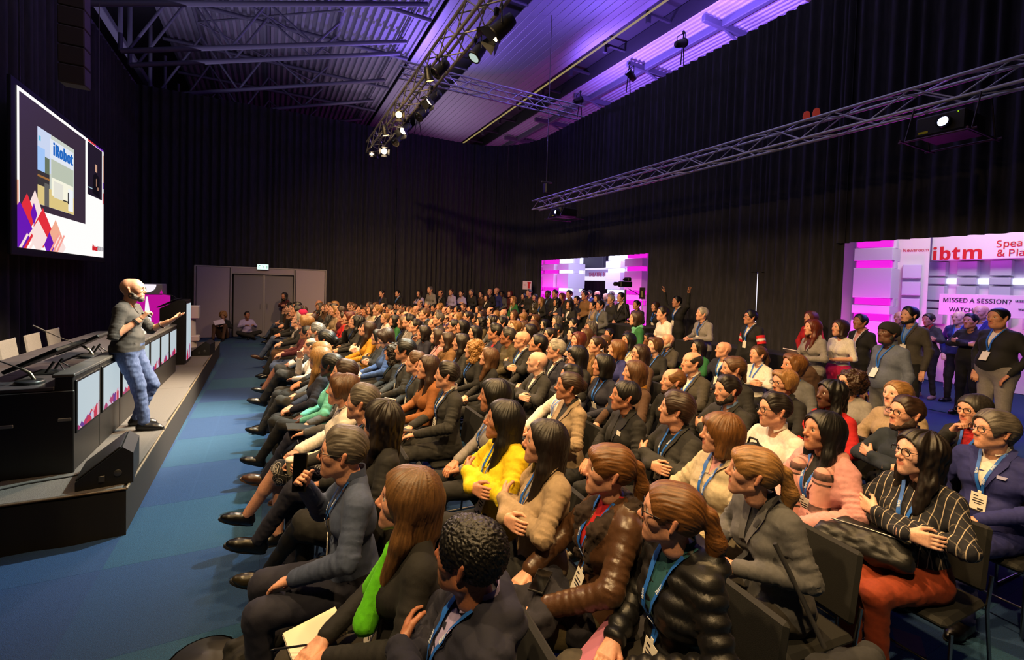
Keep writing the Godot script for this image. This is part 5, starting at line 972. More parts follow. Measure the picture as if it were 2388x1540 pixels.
func build_stage() -> void:
	var grey := mat(Color(0.42, 0.4, 0.39), 0.95, 0.0, "carpet")
	var dark := mat(Color(0.075, 0.06, 0.055), 0.8)
	var wood := mat(Color(0.1, 0.092, 0.09), 0.42)
	var st := node("stage", self)
	tag(st, "low grey-carpeted stage platform with dark fascia", "stage")
	var poly := [Vector2(-3.78, -4.73), Vector2(-3.78, -14.6), Vector2(-1.2, -14.6), Vector2(-1.03, -4.73)]
	var up := Transform3D(Basis(Vector3.RIGHT, Vector3.BACK, Vector3.UP), Vector3.ZERO)
	# prism works in its own x, y; stand it so that y runs along the world's z
	var flip := []
	for p in poly:
		flip.append(Vector2(p.x, -p.y))
	flip.reverse()
	var lay := Transform3D(Basis(Vector3.RIGHT, Vector3.FORWARD, Vector3.UP), Vector3.ZERO)
	part("platform", [prism(flip, 0.0, 0.368, lay)], dark, st)
	for k in 5:
		var z0 := -4.73 - k * 1.974
		var xe := -1.035 - 0.034 * k
		for c in 3:
			part("carpet_piece", [box(Vector3(0.897, 0.016, 1.966), Vector3(xe - 0.02 - 0.45 - c * 0.9, 0.374, z0 - 0.987), 0.004)], grey, st)
	part("edge_trim", [tube([Vector3(-1.025, 0.372, -4.72), Vector3(-1.195, 0.372, -14.6)], 0.012, 6)], mat(Color(0.55, 0.5, 0.42), 0.4, 0.6), st)
	part("edge_trim", [tube([Vector3(-3.78, 0.372, -4.72), Vector3(-1.025, 0.372, -4.72)], 0.012, 6)], mat(Color(0.4, 0.34, 0.28), 0.4, 0.5), st)
	part("skirt", [drape(Vector2(-1.02, -4.69), Vector2(-3.78, -4.66), 0.0, 0.36, 0.014, 0.5, 4)], mat(Color(0.05, 0.045, 0.042), 0.9, 0.0, "drape"), st)
	# speakers' desk: seven units side by side, each with a lit graphic panel
	for k in 7:
		var z := -5.27 - k * 0.7
		var d := node("desk_unit", self, Vector3(-1.5, 0.38, z))
		tag(d, ["nearest desk unit with lit white panel, end panel and cut-out handle", "second desk unit from the near end with lit panel", "third desk unit, behind the standing speaker's legs", "fourth desk unit, hidden by the standing speaker", "fifth desk unit with lit panel beyond the speaker", "sixth desk unit with lit panel beyond the speaker", "last desk unit beside the lectern"][k], "desk", "lit desk units along the stage")
		part("body", [box(Vector3(0.12, 0.84, 0.69), Vector3(-0.07, 0.42, -0.35), 0.006)], wood, d)
		part("counter", [box(Vector3(0.15, 0.03, 0.7), Vector3(-0.072, 0.848, -0.35), 0.006)], mat(Color(0.28, 0.27, 0.26), 0.32), d)
		part("table_top", [box(Vector3(0.98, 0.035, 0.7), Vector3(-0.62, 0.74, -0.35), 0.006)], mat(Color(0.24, 0.22, 0.23), 0.32), d)
		part("back_leg", [box(Vector3(0.05, 0.72, 0.6), Vector3(-1.02, 0.36, -0.35), 0.006)], wood, d)
		part("panel_frame", [box(Vector3(0.02, 0.47, 0.62), Vector3(-0.005, 0.565, -0.35), 0.004)], mat(Color(0.03, 0.03, 0.03), 0.4), d)
		picture("lit_panel", 0.575, 0.43, lit_picture(panel_texture(k + 1), 0.75), d, Transform3D(facing(Vector3.RIGHT), Vector3(0.0065, 0.565, -0.35)))
		if k == 0:
			part("end_panel", [box(Vector3(1.1, 0.72, 0.03), Vector3(-0.55, 0.36, 0.0), 0.005)], wood, d)
			part("handle", [box(Vector3(0.09, 0.03, 0.012), Vector3(-0.06, 0.47, 0.014), 0.005)], mat(Color(0.5, 0.5, 0.5), 0.4, 0.5), d)
			part("handle", [box(Vector3(0.09, 0.03, 0.012), Vector3(-0.42, 0.45, 0.02), 0.005)], mat(Color(0.5, 0.5, 0.5), 0.4, 0.5), d)
	for k in 4:
		var c := node("panel_chair", self, Vector3(-2.72, 0.38, [-7.55, -8.15, -8.85, -9.55][k]), PI / 2)
		tag(c, ["grey upholstered chair at the near end behind the desk", "second grey upholstered chair behind the desk", "third grey upholstered chair behind the desk", "farthest grey upholstered chair behind the desk"][k], "chair", "grey chairs behind the desk")
		chair_parts(c, mat(Color(0.38, 0.36, 0.34), 0.9, 0.0, "cloth"), mat(Color(0.75, 0.75, 0.76), 0.2, 1.0))
		part("arm_cap", [box(Vector3(0.03, 0.05, 0.03), Vector3(0.235, 0.84, -0.26), 0.01)], mat(Color(0.8, 0.8, 0.8), 0.2, 1.0), c)
	var stand := mat(Color(0.03, 0.03, 0.032), 0.4)
	for k in 2:
		var m := node("confidence_monitor", self, Vector3(-1.92, 1.1375, [-6.05, -7.2][k]))
		tag(m, ["flat black monitor lying tilted on the desk nearest the camera", "flat black monitor lying tilted on the desk beside the speaker"][k], "monitor")
		part("screen_case", [box(Vector3(0.42, 0.035, 0.74), Vector3(0.0, 0.17, 0), 0.008, Basis(Vector3.BACK, 0.5))], stand, m)
		part("foot", [box(Vector3(0.24, 0.012, 0.3), Vector3(0.02, 0.006, 0), 0.004)], stand, m)
		part("prop", [tube([Vector3(0.02, 0.01, 0.1), Vector3(0.08, 0.12, 0.1)], 0.012, 6), tube([Vector3(0.02, 0.01, -0.1), Vector3(0.08, 0.12, -0.1)], 0.012, 6), tube([Vector3(0.02, 0.012, -0.1), Vector3(0.02, 0.012, 0.1)], 0.012, 6)], stand, m)
		part("cable", [tube([Vector3(0.1, 0.1, 0.05), Vector3(0.16, 0.03, 0.12), Vector3(0.2, 0.02, 0.02), Vector3(0.14, 0.05, -0.05), Vector3(0.1, 0.1, 0.0)], 0.006, 6)], stand, m)
		var g := node("gooseneck_microphone", self, Vector3(-1.86, 1.1375, [-5.5, -7.0][k]))
		tag(g, ["gooseneck microphone on round base at the near end of the desk", "gooseneck microphone on the desk beside the standing speaker"][k], "microphone")
		part("base", [lathe([[0.0, 0.035], [0.085, 0.034], [0.1, 0.02], [0.1, 0.0], [0.0, 0.0]], 20)], mat(Color(0.12, 0.12, 0.125), 0.35), g)
		part("joint", [tube([Vector3(0.03, 0.03, 0), Vector3(0, 0.09, 0), Vector3(-0.06, 0.13, -0.02)], 0.014, 8)], mat(Color(0.5, 0.48, 0.42), 0.3, 0.8), g)
		part("stem", [tube([Vector3(-0.06, 0.13, -0.02), Vector3(-0.25, 0.22, -0.06), Vector3(-0.42, 0.31, -0.1)], 0.006, 6)], mat(Color(0.3, 0.27, 0.25), 0.4, 0.5), g)
		part("capsule", [tube([Vector3(-0.42, 0.31, -0.1), Vector3(-0.52, 0.37, -0.12)], [0.011, 0.009], 8)], mat(Color(0.2, 0.18, 0.17), 0.6), g)
	# lectern
	var le := node("lectern", self, Vector3(-1.68, 0.38, -11.27))
	tag(le, "tall dark lectern with lit white front panel beyond the desk", "lectern")
	part("body", [prism([Vector2(-0.2, 0), Vector2(0.2, 0), Vector2(0.2, 1.26), Vector2(0.08, 1.26), Vector2(-0.2, 1.1)], -0.35, 0.35)], wood, le)
	part("reading_board", [box(Vector3(0.34, 0.02, 0.66), Vector3(-0.1, 1.2, 0), 0.005, Basis(Vector3.BACK, 0.5))], stand, le)
	part("panel_frame", [box(Vector3(0.02, 1.2, 0.62), Vector3(0.205, 0.63, 0), 0.004)], stand, le)
	picture("lit_panel", 0.55, 1.12, lit_picture(panel_texture(9), 0.75), le, Transform3D(facing(Vector3.RIGHT), Vector3(0.217, 0.63, 0)))
	part("handle", [box(Vector3(0.1, 0.03, 0.012), Vector3(0.0, 0.6, 0.354), 0.005)], mat(Color(0.6, 0.58, 0.55), 0.4, 0.5), le)
	part("microphone_stem", [tube([Vector3(0.05, 1.26, 0), Vector3(-0.05, 1.34, 0.02), Vector3(-0.22, 1.37, 0.03)], 0.007, 6)], stand, le)
	# box tower behind the lectern; its magenta light is put in as glow
	var tw := node("light_box_tower", self, Vector3(-2.36, 0.38, -12.9))
	tag(tw, "magenta light box tower with white petal shapes behind the speaker", "light box")
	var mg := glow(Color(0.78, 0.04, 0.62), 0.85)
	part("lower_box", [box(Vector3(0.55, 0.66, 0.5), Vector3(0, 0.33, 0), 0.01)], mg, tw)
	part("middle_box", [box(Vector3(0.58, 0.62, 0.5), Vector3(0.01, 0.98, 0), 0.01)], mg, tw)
	part("upper_box", [box(Vector3(0.5, 0.24, 0.46), Vector3(-0.02, 1.42, 0), 0.01)], mat(Color(0.5, 0.48, 0.52), 0.3), tw)
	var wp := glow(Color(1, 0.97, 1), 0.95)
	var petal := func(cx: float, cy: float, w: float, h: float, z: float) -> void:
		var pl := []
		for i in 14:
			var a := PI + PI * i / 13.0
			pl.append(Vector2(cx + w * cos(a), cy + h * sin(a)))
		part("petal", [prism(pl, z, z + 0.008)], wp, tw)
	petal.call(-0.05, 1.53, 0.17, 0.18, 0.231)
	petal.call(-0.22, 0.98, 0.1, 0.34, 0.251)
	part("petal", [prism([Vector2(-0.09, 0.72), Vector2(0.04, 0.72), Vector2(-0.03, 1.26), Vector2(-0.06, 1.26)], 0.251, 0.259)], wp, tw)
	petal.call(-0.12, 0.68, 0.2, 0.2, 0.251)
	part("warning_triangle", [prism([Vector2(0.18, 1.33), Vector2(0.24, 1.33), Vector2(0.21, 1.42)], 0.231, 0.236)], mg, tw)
	# bottles on the desk
	for k in 3:
		var b := node("water_bottle", self, Vector3([-1.75, -1.66, -1.6][k], 1.1375, [-9.0, -9.15, -9.95][k]))
		tag(b, ["clear water bottle with dark cap, left of the pair near the tower", "clear water bottle with dark cap, right of the pair near the tower", "clear water bottle at the far end of the desk"][k], "bottle", "water bottles on the desk")
		var gm := mat(Color(0.85, 0.9, 0.95, 0.25), 0.05)
		gm.transparency = BaseMaterial3D.TRANSPARENCY_ALPHA
		part("bottle_body", [lathe([[0.0, 0.0], [0.033, 0.0], [0.034, 0.12], [0.03, 0.15], [0.014, 0.19], [0.013, 0.2]], 14)], gm, b)
		part("wrap", [lathe([[0.0345, 0.05], [0.035, 0.05], [0.035, 0.1], [0.0345, 0.1]], 14)], mat(Color(0.6, 0.6, 0.62), 0.5), b)
		part("cap", [lathe([[0.0, 0.22], [0.015, 0.22], [0.015, 0.198], [0.0, 0.198]], 12)], mat(Color(0.05, 0.05, 0.05)), b)
	# stage monitors
	var wedge := [Vector2(-0.36, 0), Vector2(0, 0), Vector2(0.0, 0.25), Vector2(-0.07, 0.31), Vector2(-0.36, 0.07)]
	for k in 2:
		var w := node("wedge_loudspeaker", self, [Vector3(-1.0, 0.382, -4.82), Vector3(-1.17, 0.382, -12.0)][k])
		tag(w, ["black wedge stage loudspeaker at the near corner of the stage", "wedge stage loudspeaker at the far end of the stage edge"][k], "loudspeaker")
		w.rotation.y = [0.12, -0.1][k]
		part("cabinet", [prism(wedge, -0.5, 0.0)], mat(Color(0.035, 0.034, 0.035), 0.6), w)
		part("grille", [box(Vector3(0.36, 0.012, 0.46), Vector3(-0.222, 0.195, -0.25), 0.004, Basis(Vector3.BACK, 0.69))], mat(Color(0.2, 0.2, 0.205), 0.45, 0.5), w)
		part("socket", [lathe([[0.0, 0.006], [0.025, 0.005], [0.028, 0.0]], 12, Vector3(-0.1, 0.1, 0.0), Basis(Vector3.RIGHT, PI / 2))], mat(Color(0.3, 0.3, 0.3), 0.4, 0.6), w)
		part("socket", [box(Vector3(0.04, 0.05, 0.01), Vector3(-0.2, 0.07, 0.002), 0.002)], mat(Color(0.2, 0.2, 0.2), 0.4), w)
	tag(part("loudspeaker_cable", [tube([Vector3(-1.2, 0.42, -5.3), Vector3(-1.3, 0.4, -5.35), Vector3(-1.36, 0.387, -5.22), Vector3(-1.48, 0.386, -5.15), Vector3(-1.75, 0.386, -5.1), Vector3(-1.95, 0.386, -5.0)], 0.008, 6)], mat(Color(0.02, 0.02, 0.02))), "black cable running from wedge loudspeaker to the desk", "cable")
	var wpod := node("white_stand", self, Vector3(-1.72, 0.38, -13.6))
	tag(wpod, "white pedestal stand at the far end of the stage", "stand")
	var wm := mat(Color(0.75, 0.73, 0.7), 0.5)
	part("top_block", [box(Vector3(0.3, 0.32, 0.3), Vector3(0.03, 0.86, 0), 0.02)], wm, wpod)
	part("column", [lathe([[0.0, 0.72], [0.1, 0.7], [0.11, 0.2], [0.13, 0.0]], 14)], wm, wpod)
	part("shelf", [box(Vector3(0.3, 0.14, 0.26), Vector3(0.03, 0.22, 0), 0.02)], wm, wpod)
	# projection screen
	var sc := node("projection_screen", self, Vector3(-3.5, 0, -12.07))
	tag(sc, "large projection screen with slide of a lobby photograph hanging over the stage", "screen")
	part("frame", [box(Vector3(0.05, 2.72, 4.5), Vector3(-0.045, 3.73, 0), 0.01)], mat(Color(0.015, 0.015, 0.016), 0.7), sc)
	picture("slide", 4.17, 2.5, lit_picture(screen_texture(), 1.05), sc, Transform3D(facing(Vector3.RIGHT), Vector3(-0.012, 3.74, 0)))
	var tt := Transform3D(facing(Vector3.RIGHT), Vector3(-0.006, 4.33, 0.3))
	text("iRobot", 0.3, glow(Color(0.12, 0.42, 0.78), 0.9), sc, tt, true)
	text("ibtm", 0.16, glow(Color(0.85, 0.12, 0.16), 0.9), sc, Transform3D(facing(Vector3.RIGHT), Vector3(-0.006, 2.68, -1.48)), true)
	text("WORLD", 0.13, glow(Color(0.7, 0.68, 0.7), 0.9), sc, Transform3D(facing(Vector3.RIGHT), Vector3(-0.006, 2.68, -1.82)))
	var hooks := [[1.9, 5.3], [-1.9, 5.3]]
	for h in hooks:
		part("hanger", [tube([Vector3(-0.045, 5.05, h[0]), Vector3(-0.045, 8.3, h[0])], 0.008, 5)], mat(Color(0.3, 0.28, 0.24), 0.4, 0.8), sc)
	# hanging loudspeaker array
	var ar := node("loudspeaker_array", self, Vector3(-2.87, 0, -10.1))
	tag(ar, "hanging column of brownish loudspeakers above the screen", "loudspeaker")
	for k in 8:
		part("cabinet", [box(Vector3(0.33, 0.29, 0.3), Vector3(0.0, 5.3 + k * 0.3, 0.02 * sin(k * 0.5)), 0.015, Basis(Vector3.RIGHT, 0.05))], mat(Color(0.24, 0.19, 0.14), 0.8), ar)
	part("hanger", [tube([Vector3(0, 7.5, 0), Vector3(0, 10.9, 0)], 0.01, 5)], mat(Color(0.2, 0.2, 0.2)), ar)

func build_doors() -> void:
	var alu := mat(Color(0.62, 0.6, 0.63), 0.35, 0.6)
	var pan := mat(Color(0.62, 0.57, 0.61), 0.75)
	var r := tag(node("wall_panels", self, Vector3(0, 0, -18.98)), "", "", "", "structure") as Node3D
	for q in [[-2.28, -1.26], [0.8, 1.84]]:
		part("panel", [box(Vector3(q[1] - q[0] - 0.05, 2.46, 0.03), Vector3((q[0] + q[1]) / 2.0, 1.24, 0), 0.004)], pan, r)
	part("header_panel", [box(Vector3(2.02, 0.2, 0.03), Vector3(-0.23, 2.38, 0), 0.004)], pan, r)
	for x in [-2.3, -1.24, 0.78, 1.86]:
		part("post", [box(Vector3(0.06, 2.5, 0.06), Vector3(x, 1.25, 0), 0.012)], alu, r)
	for q in [[-1.77, 1.06], [1.32, 1.06]]:
		part("rail", [box(Vector3(q[1], 0.05, 0.05), Vector3(q[0], 2.48, 0), 0.01)], alu, r)
	part("rail", [box(Vector3(2.0, 0.05, 0.05), Vector3(-0.23, 2.48, 0), 0.01)], alu, r)
	part("rail", [box(Vector3(2.0, 0.05, 0.05), Vector3(-0.23, 2.27, 0), 0.01)], alu, r)
	for k in 2:
		var d := tag(node("door_%d" % (k + 1), self, Vector3(-0.7 + k * 0.97, 0, -19.06)), "", "", "", "structure") as Node3D
		part("door_leaf", [box(Vector3(0.93, 2.24, 0.04), Vector3(0, 1.13, 0), 0.006)], mat(Color(0.46, 0.44, 0.48), 0.6), d)
		part("door_stile", [box(Vector3(0.05, 2.24, 0.05), Vector3(0.47 if k == 0 else -0.47, 1.13, 0.01), 0.01)], alu, d)
		part("handle", [tube([Vector3(0.38 if k == 0 else -0.38, 1.0, 0.06), Vector3(0.38 if k == 0 else -0.38, 1.2, 0.06)], 0.012, 6)], alu, d)
	var ex := node("exit_sign", self, Vector3(-0.26, 2.52, -18.9))
	tag(ex, "lit white and green exit sign above the grey double doors", "sign")
	part("case", [box(Vector3(0.37, 0.2, 0.06), Vector3.ZERO, 0.008)], mat(Color(0.8, 0.8, 0.8)), ex)
	part("face", [box(Vector3(0.35, 0.18, 0.004), Vector3(0, 0, 0.033), 0.001)], glow(Color(0.86, 1.0, 0.95), 1.3), ex)
	var gn := glow(Color(0.1, 0.65, 0.4), 0.8)
	part("pictogram", [box(Vector3(0.02, 0.1, 0.004), Vector3(-0.13, 0, 0.037)), box(Vector3(0.05, 0.02, 0.004), Vector3(-0.105, 0.045, 0.037)), box(Vector3(0.05, 0.02, 0.004), Vector3(-0.105, -0.045, 0.037))], gn, ex)
	part("pictogram", [tube([Vector3(-0.02, 0.05, 0.037), Vector3(0.03, 0.03, 0.037), Vector3(0.0, -0.01, 0.037), Vector3(0.03, -0.05, 0.037)], 0.009, 5)], gn, ex)
	part("pictogram", [box(Vector3(0.018, 0.11, 0.004), Vector3(0.13, 0, 0.037))], gn, ex)
	var sp := node("sign_post", self, Vector3(9.5, 0, -16.75))
	tag(sp, "small red and white sign on a thin post by the theatre opening", "sign")
	part("post", [tube([Vector3(0.1, 0, 0), Vector3(0.1, 2.3, 0)], 0.012, 6)], alu, sp)
	sp.rotation.y = -0.5
	part("plate", [box(Vector3(0.36, 0.36, 0.01), Vector3(-0.05, 2.15, 0.02), 0.002)], mat(Color(0.8, 0.76, 0.74)), sp)
	part("pictogram", [prism([Vector2(-0.02, 2.02), Vector2(0.06, 2.02), Vector2(0.06, 2.2), Vector2(0.1, 2.22), Vector2(0.1, 2.29), Vector2(-0.04, 2.29), Vector2(-0.04, 2.23), Vector2(-0.02, 2.22)], 0.026, 0.03)], mat(Color(0.7, 0.05, 0.08)), sp)
	part("pictogram", [box(Vector3(0.08, 0.03, 0.004), Vector3(-0.15, 2.16, 0.028))], mat(Color(0.7, 0.05, 0.08)), sp)

func build_rig() -> void:
	var alu := mat(Color(0.74, 0.74, 0.77), 0.4, 0.55)
	truss("lighting_truss", "long aluminium lighting truss hung with lanterns over the front rows", Vector3(2.53, 5.95, -13.8), 16.0, 0.3, mat(Color(0.55, 0.54, 0.52), 0.4, 0.6), Basis.IDENTITY, 0.4)
	truss("projector_truss", "long aluminium truss carrying two projectors above the rear seats", Vector3(8.0, 4.87, -13.75), 16.5, 0.29, alu, Basis.IDENTITY, 0.5)
	truss("cross_truss", "short high truss crossing below the roof, lit violet", Vector3(3.35, 8.45, -14.0), 6.6, 0.36, alu, Basis(Vector3.FORWARD, Vector3.UP, Vector3.RIGHT), 0.45)
	truss("upper_truss", "high truss near the top of the right curtain", Vector3(8.4, 9.0, -6.3), 4.5, 0.36, alu, Basis(Vector3.FORWARD, Vector3.UP, Vector3.RIGHT), 0.5)
	var warm := Color(1.0, 0.8, 0.52)
	var wash := Color(1.0, 0.88, 0.72)
	var wash2 := Color(1.0, 0.83, 0.58)
	var stg := Vector3(-1.7, 1.3, -7.8)
	for q in [
		["large barn-door lantern highest on the lighting truss", Vector3(2.62, 5.8, -5.7), stg, 0.2, 3.0, 108.0, 21.0, true, wash],
		["second large lantern beside the highest one on the truss", Vector3(2.66, 5.8, -6.5), Vector3(-0.9, 0.3, -6.5), 0.17, 0.6, 72.0, 29.0, false, Color(0.9, 1.0, 0.95)],
		["lantern with open white barn doors midway along the truss", Vector3(2.62, 5.8, -8.5), stg, 0.16, 6.0, 108.0, 21.0, true, wash],
		["lantern with glowing barn doors third along the truss", Vector3(2.62, 5.8, -10.5), stg, 0.16, 8.0, 108.0, 21.0, true, wash],
		["brightest white lantern near the far end of the truss", Vector3(2.6, 5.8, -12.5), Vector3(1.6, 1.6, -3.0), 0.15, 14.0, 30.0, 30.0, true, wash],
		["small white lamp at the very end of the truss", Vector3(2.45, 5.8, -13.4), Vector3(1.0, 2.6, -4.0), 0.08, 10.0, 0.0, 20.0, true, wash],
		["warm amber lantern on the left side of the truss", Vector3(2.36, 5.9, -9.94), Vector3(0.6, 1.6, -3.0), 0.14, 6.0, 15.0, 30.0, true, warm],
		["wash lantern over the seats nearest the camera", Vector3(2.36, 5.82, -1.0), Vector3(3.6, 1.2, -1.4), 0.16, 3.0, 18.0, 64.0, false, warm],
		["wash lantern over the second group of seats", Vector3(2.36, 5.82, -4.2), Vector3(3.6, 1.2, -4.6), 0.16, 3.0, 26.0, 64.0, false, warm],
		["wash lantern over the middle seats", Vector3(2.36, 5.82, -7.8), Vector3(3.6, 1.2, -8.2), 0.13, 2.0, 26.0, 64.0, false, warm],
		["wash lantern over the far middle seats", Vector3(2.36, 5.82, -11.2), Vector3(3.6, 1.2, -11.6), 0.13, 2.0, 26.0, 64.0, false, warm],
		["wash lantern over the farthest seats", Vector3(2.62, 5.82, -13.65), Vector3(3.8, 1.2, -15.0), 0.1, 2.0, 26.0, 64.0, false, warm],
		["front wash lantern behind the camera position", Vector3(-1.2, 7.25, 0.6), Vector3(3.4, 1.1, -1.8), 0.2, 4.0, 34.0, 44.0, false, wash2],
		["front wash lantern above the near stage corner", Vector3(-1.2, 7.25, -2.6), Vector3(3.2, 1.1, -4.5), 0.2, 4.0, 46.0, 44.0, false, wash2],
		["front wash lantern above the near end of the desk", Vector3(-1.2, 7.25, -5.2), Vector3(3.6, 1.1, -9.0), 0.2, 4.0, 46.0, 44.0, false, wash2],
		["front wash lantern above the middle of the desk", Vector3(-1.2, 7.25, -7.4), Vector3(3.8, 1.1, -14.0), 0.2, 4.0, 46.0, 44.0, false, wash2],
	]:
		lantern(q[0], q[1], q[2] - q[1], q[3], q[8], q[4], q[5], q[6], q[7], 0.8)
	truss("front_truss", "truss carrying the front wash lanterns high over the stage edge", Vector3(-1.2, 7.42, -8.0), 10.0, 0.3, alu)
	for q in [["dark unlit lantern under the middle of the truss", Vector3(2.66, 5.8, -9.4)], ["dark unlit lantern next to the third lantern", Vector3(2.66, 5.8, -11.4)], ["dark moving-head lantern left of the truss", Vector3(2.36, 5.84, -7.4)]]:
		lantern(q[0], q[1], stg - q[1], 0.17, wash, 0.0, 0.0, 20, false)
	for q in [["dark flood lantern on a stand atop the right curtain", Vector3(9.9, 9.2, -9.3), Vector3(14.0, 11.0, -9.5), 90.0], ["dark flood lantern atop the curtain at the truss end", Vector3(9.8, 9.2, -13.9), Vector3(13.5, 11.0, -13.5), 80.0], ["flood lantern highest along the right curtain top", Vector3(9.9, 9.2, -4.9), Vector3(13.5, 11.0, -5.0), 80.0], ["flood lantern atop the right curtain turned to the roof middle", Vector3(9.85, 9.2, -11.4), Vector3(7.5, 11.0, -11.5), 22.0], ["violet flood lantern above the far curtain", Vector3(5.3, 9.2, -18.95), Vector3(4.5, 11.0, -14.0), 40.0]]:
		var ln := lantern(q[0], q[1], q[2] - q[1], 0.2, Color(0.54, 0.4, 1.0), 1.5, q[3], 80, false, 1.0)
		for a in [-0.18, 0.18]:
			part("stand_leg", [tube([Vector3(0, -0.1, 0), Vector3(a, -1.0, -a * 0.6)], 0.015, 6)], mat(Color(0.03, 0.03, 0.03)), ln)
	# projectors in their cradles
	for k in 2:
		var z: float = [-12.0, -2.85][k]
		var p := node("projector", self, Vector3(7.95, 4.3, z))
		tag(p, ["small distant projector with bright lens under the truss", "dark projector with bright white lens hanging at upper right"][k], "projector")
		var dk := mat(Color(0.05, 0.05, 0.055), 0.5)
		part("case", [box(Vector3(0.6, 0.26, 0.52), Vector3(0.05, 0.1, 0), 0.02)], dk, p)
		part("lens_ring", [lathe([[0.06, 0.0], [0.08, 0.0], [0.08, 0.07], [0.06, 0.07]], 16, Vector3(-0.25, 0.1, 0.05), Basis(Vector3.BACK, PI / 2))], mat(Color(0.02, 0.02, 0.02), 0.3), p)
		part("lens", [lathe([[0.0, 0.05], [0.06, 0.04]], 16, Vector3(-0.25, 0.1, 0.05), Basis(Vector3.BACK, PI / 2))], glow(Color(0.72, 0.75, 1.0), 16.0), p)
		part("sticker", [box(Vector3(0.004, 0.03, 0.1), Vector3(-0.252, 0.02, -0.17))], mat(Color(0.75, 0.75, 0.05)), p)
		for q in [[-0.32, -0.34], [0.4, -0.34], [-0.32, 0.34], [0.4, 0.34]]:
			part("cradle_post", [tube([Vector3(q[0], -0.08, q[1]), Vector3(-0.095 if q[0] < 0 else 0.195, 0.45, q[1])], 0.011, 5)], mat(Color(0.25, 0.22, 0.26), 0.4, 0.6), p)
		for q in [-0.34, 0.34]:
			part("cradle_bar", [tube([Vector3(-0.45, -0.08, q), Vector3(0.55, -0.08, q)], 0.014, 6)], mat(Color(0.3, 0.2, 0.3), 0.4, 0.6), p)
		for q in [-0.35, 0.42]:
			part("cradle_bar", [tube([Vector3(q, -0.08, -0.4), Vector3(q, -0.08, 0.4)], 0.014, 6)], mat(Color(0.3, 0.2, 0.3), 0.4, 0.6), p)
		part("indicator", [box(Vector3(0.006, 0.02, 0.012), Vector3(-0.252, 0.2, 0.18)), ], glow(Color(0.6, 0.8, 0.1), 0.8), p)
		var h := node("chain_hoist", self, Vector3(8.0, 5.15, [-13.1, -1.75][k]))
		tag(h, ["small chain hoist with cable above the far end of the truss", "dark chain hoist above the truss at the right edge"][k], "hoist")
		part("motor", [box(Vector3(0.16, 0.34, 0.2), Vector3(0, 0.2, 0), 0.03)], mat(Color(0.09, 0.085, 0.09), 0.5), h)
		part("hook_block", [box(Vector3(0.4, 0.05, 0.06), Vector3(0, 0.4, 0), 0.01)], mat(Color(0.35, 0.34, 0.34), 0.4, 0.6), h)
		part("cable", [tube([Vector3(0, 0.4, 0), Vector3(0, 5.8, 0)], 0.012, 5)], mat(Color(0.3, 0.28, 0.26), 0.5), h)
	for k in 2:
		var b := node("red_beacon", self, Vector3(8.0, 5.04, -4.75 + k * 0.16))
		tag(b, ["left of two small red beacon lamps on the projector truss", "right of two small red beacon lamps on the projector truss"][k], "lamp")
		part("base", [box(Vector3(0.06, 0.05, 0.06), Vector3(0, 0.02, 0), 0.01)], mat(Color(0.1, 0.1, 0.1)), b)
		part("dome", [lathe([[0.05, 0.04], [0.055, 0.1], [0.04, 0.16], [0.0, 0.18]], 12)], glow(Color(0.75, 0.25, 0.2), 0.35), b)
	# camera riser, tripod and barriers at the back
	var fab := mat(Color(0.05, 0.048, 0.052), 0.9, 0.0, "cloth")
	for q in [["black fabric-covered camera riser before the theatre opening", Vector3(8.6, 0, -9.4), Vector3(0.7, 1.15, 1.5)], ["black fabric-skirted table near the right curtain", Vector3(8.9, 0, -6.6), Vector3(0.7, 0.95, 2.6)]]:
		var r := node("skirted_table", self, q[1])
		tag(r, q[0], "table")
		part("top", [box(Vector3(q[2].x, 0.03, q[2].z), Vector3(0, q[2].y - 0.015, 0), 0.006)], fab, r)
		var hx: float = q[2].x * 0.5
		var hz: float = q[2].z * 0.5
		for e in [[Vector2(-hx, -hz), Vector2(-hx, hz)], [Vector2(hx, hz), Vector2(hx, -hz)], [Vector2(-hx, hz), Vector2(hx, hz)], [Vector2(hx, -hz), Vector2(-hx, -hz)]]:
			part("skirt", [drape(e[0], e[1], 0.0, q[2].y - 0.02, 0.012, 0.3, 3)], fab, r)
	var tp := node("video_camera", self, Vector3(8.85, 1.15, -10.05))
	tag(tp, "black video camera on tripod silhouetted before the theatre opening", "camera")
	var dk := mat(Color(0.03, 0.03, 0.032), 0.5)
	part("column", [tube([Vector3(0, 0.3, 0), Vector3(0, 0.95, 0)], 0.025, 8)], dk, tp)
	for k in 3:
		part("leg", [tube([Vector3(0, 0.55, 0), Vector3(cos(k * 2.1) * 0.28, 0, sin(k * 2.1) * 0.28)], 0.014, 6)], dk, tp)
	part("camera_body", [box(Vector3(0.42, 0.16, 0.14), Vector3(-0.02, 1.1, 0), 0.02)], dk, tp)
	part("viewfinder", [box(Vector3(0.12, 0.1, 0.2), Vector3(0.1, 1.24, -0.04), 0.02), box(Vector3(0.2, 0.05, 0.05), Vector3(0.0, 1.23, 0.0), 0.01)], dk, tp)
	part("lens", [tube([Vector3(-0.23, 1.1, 0), Vector3(-0.4, 1.1, 0)], [0.05, 0.06], 10)], dk, tp)
	part("pan_bar", [tube([Vector3(0.05, 0.98, 0.05), Vector3(0.4, 0.8, 0.15)], 0.01, 6)], dk, tp)

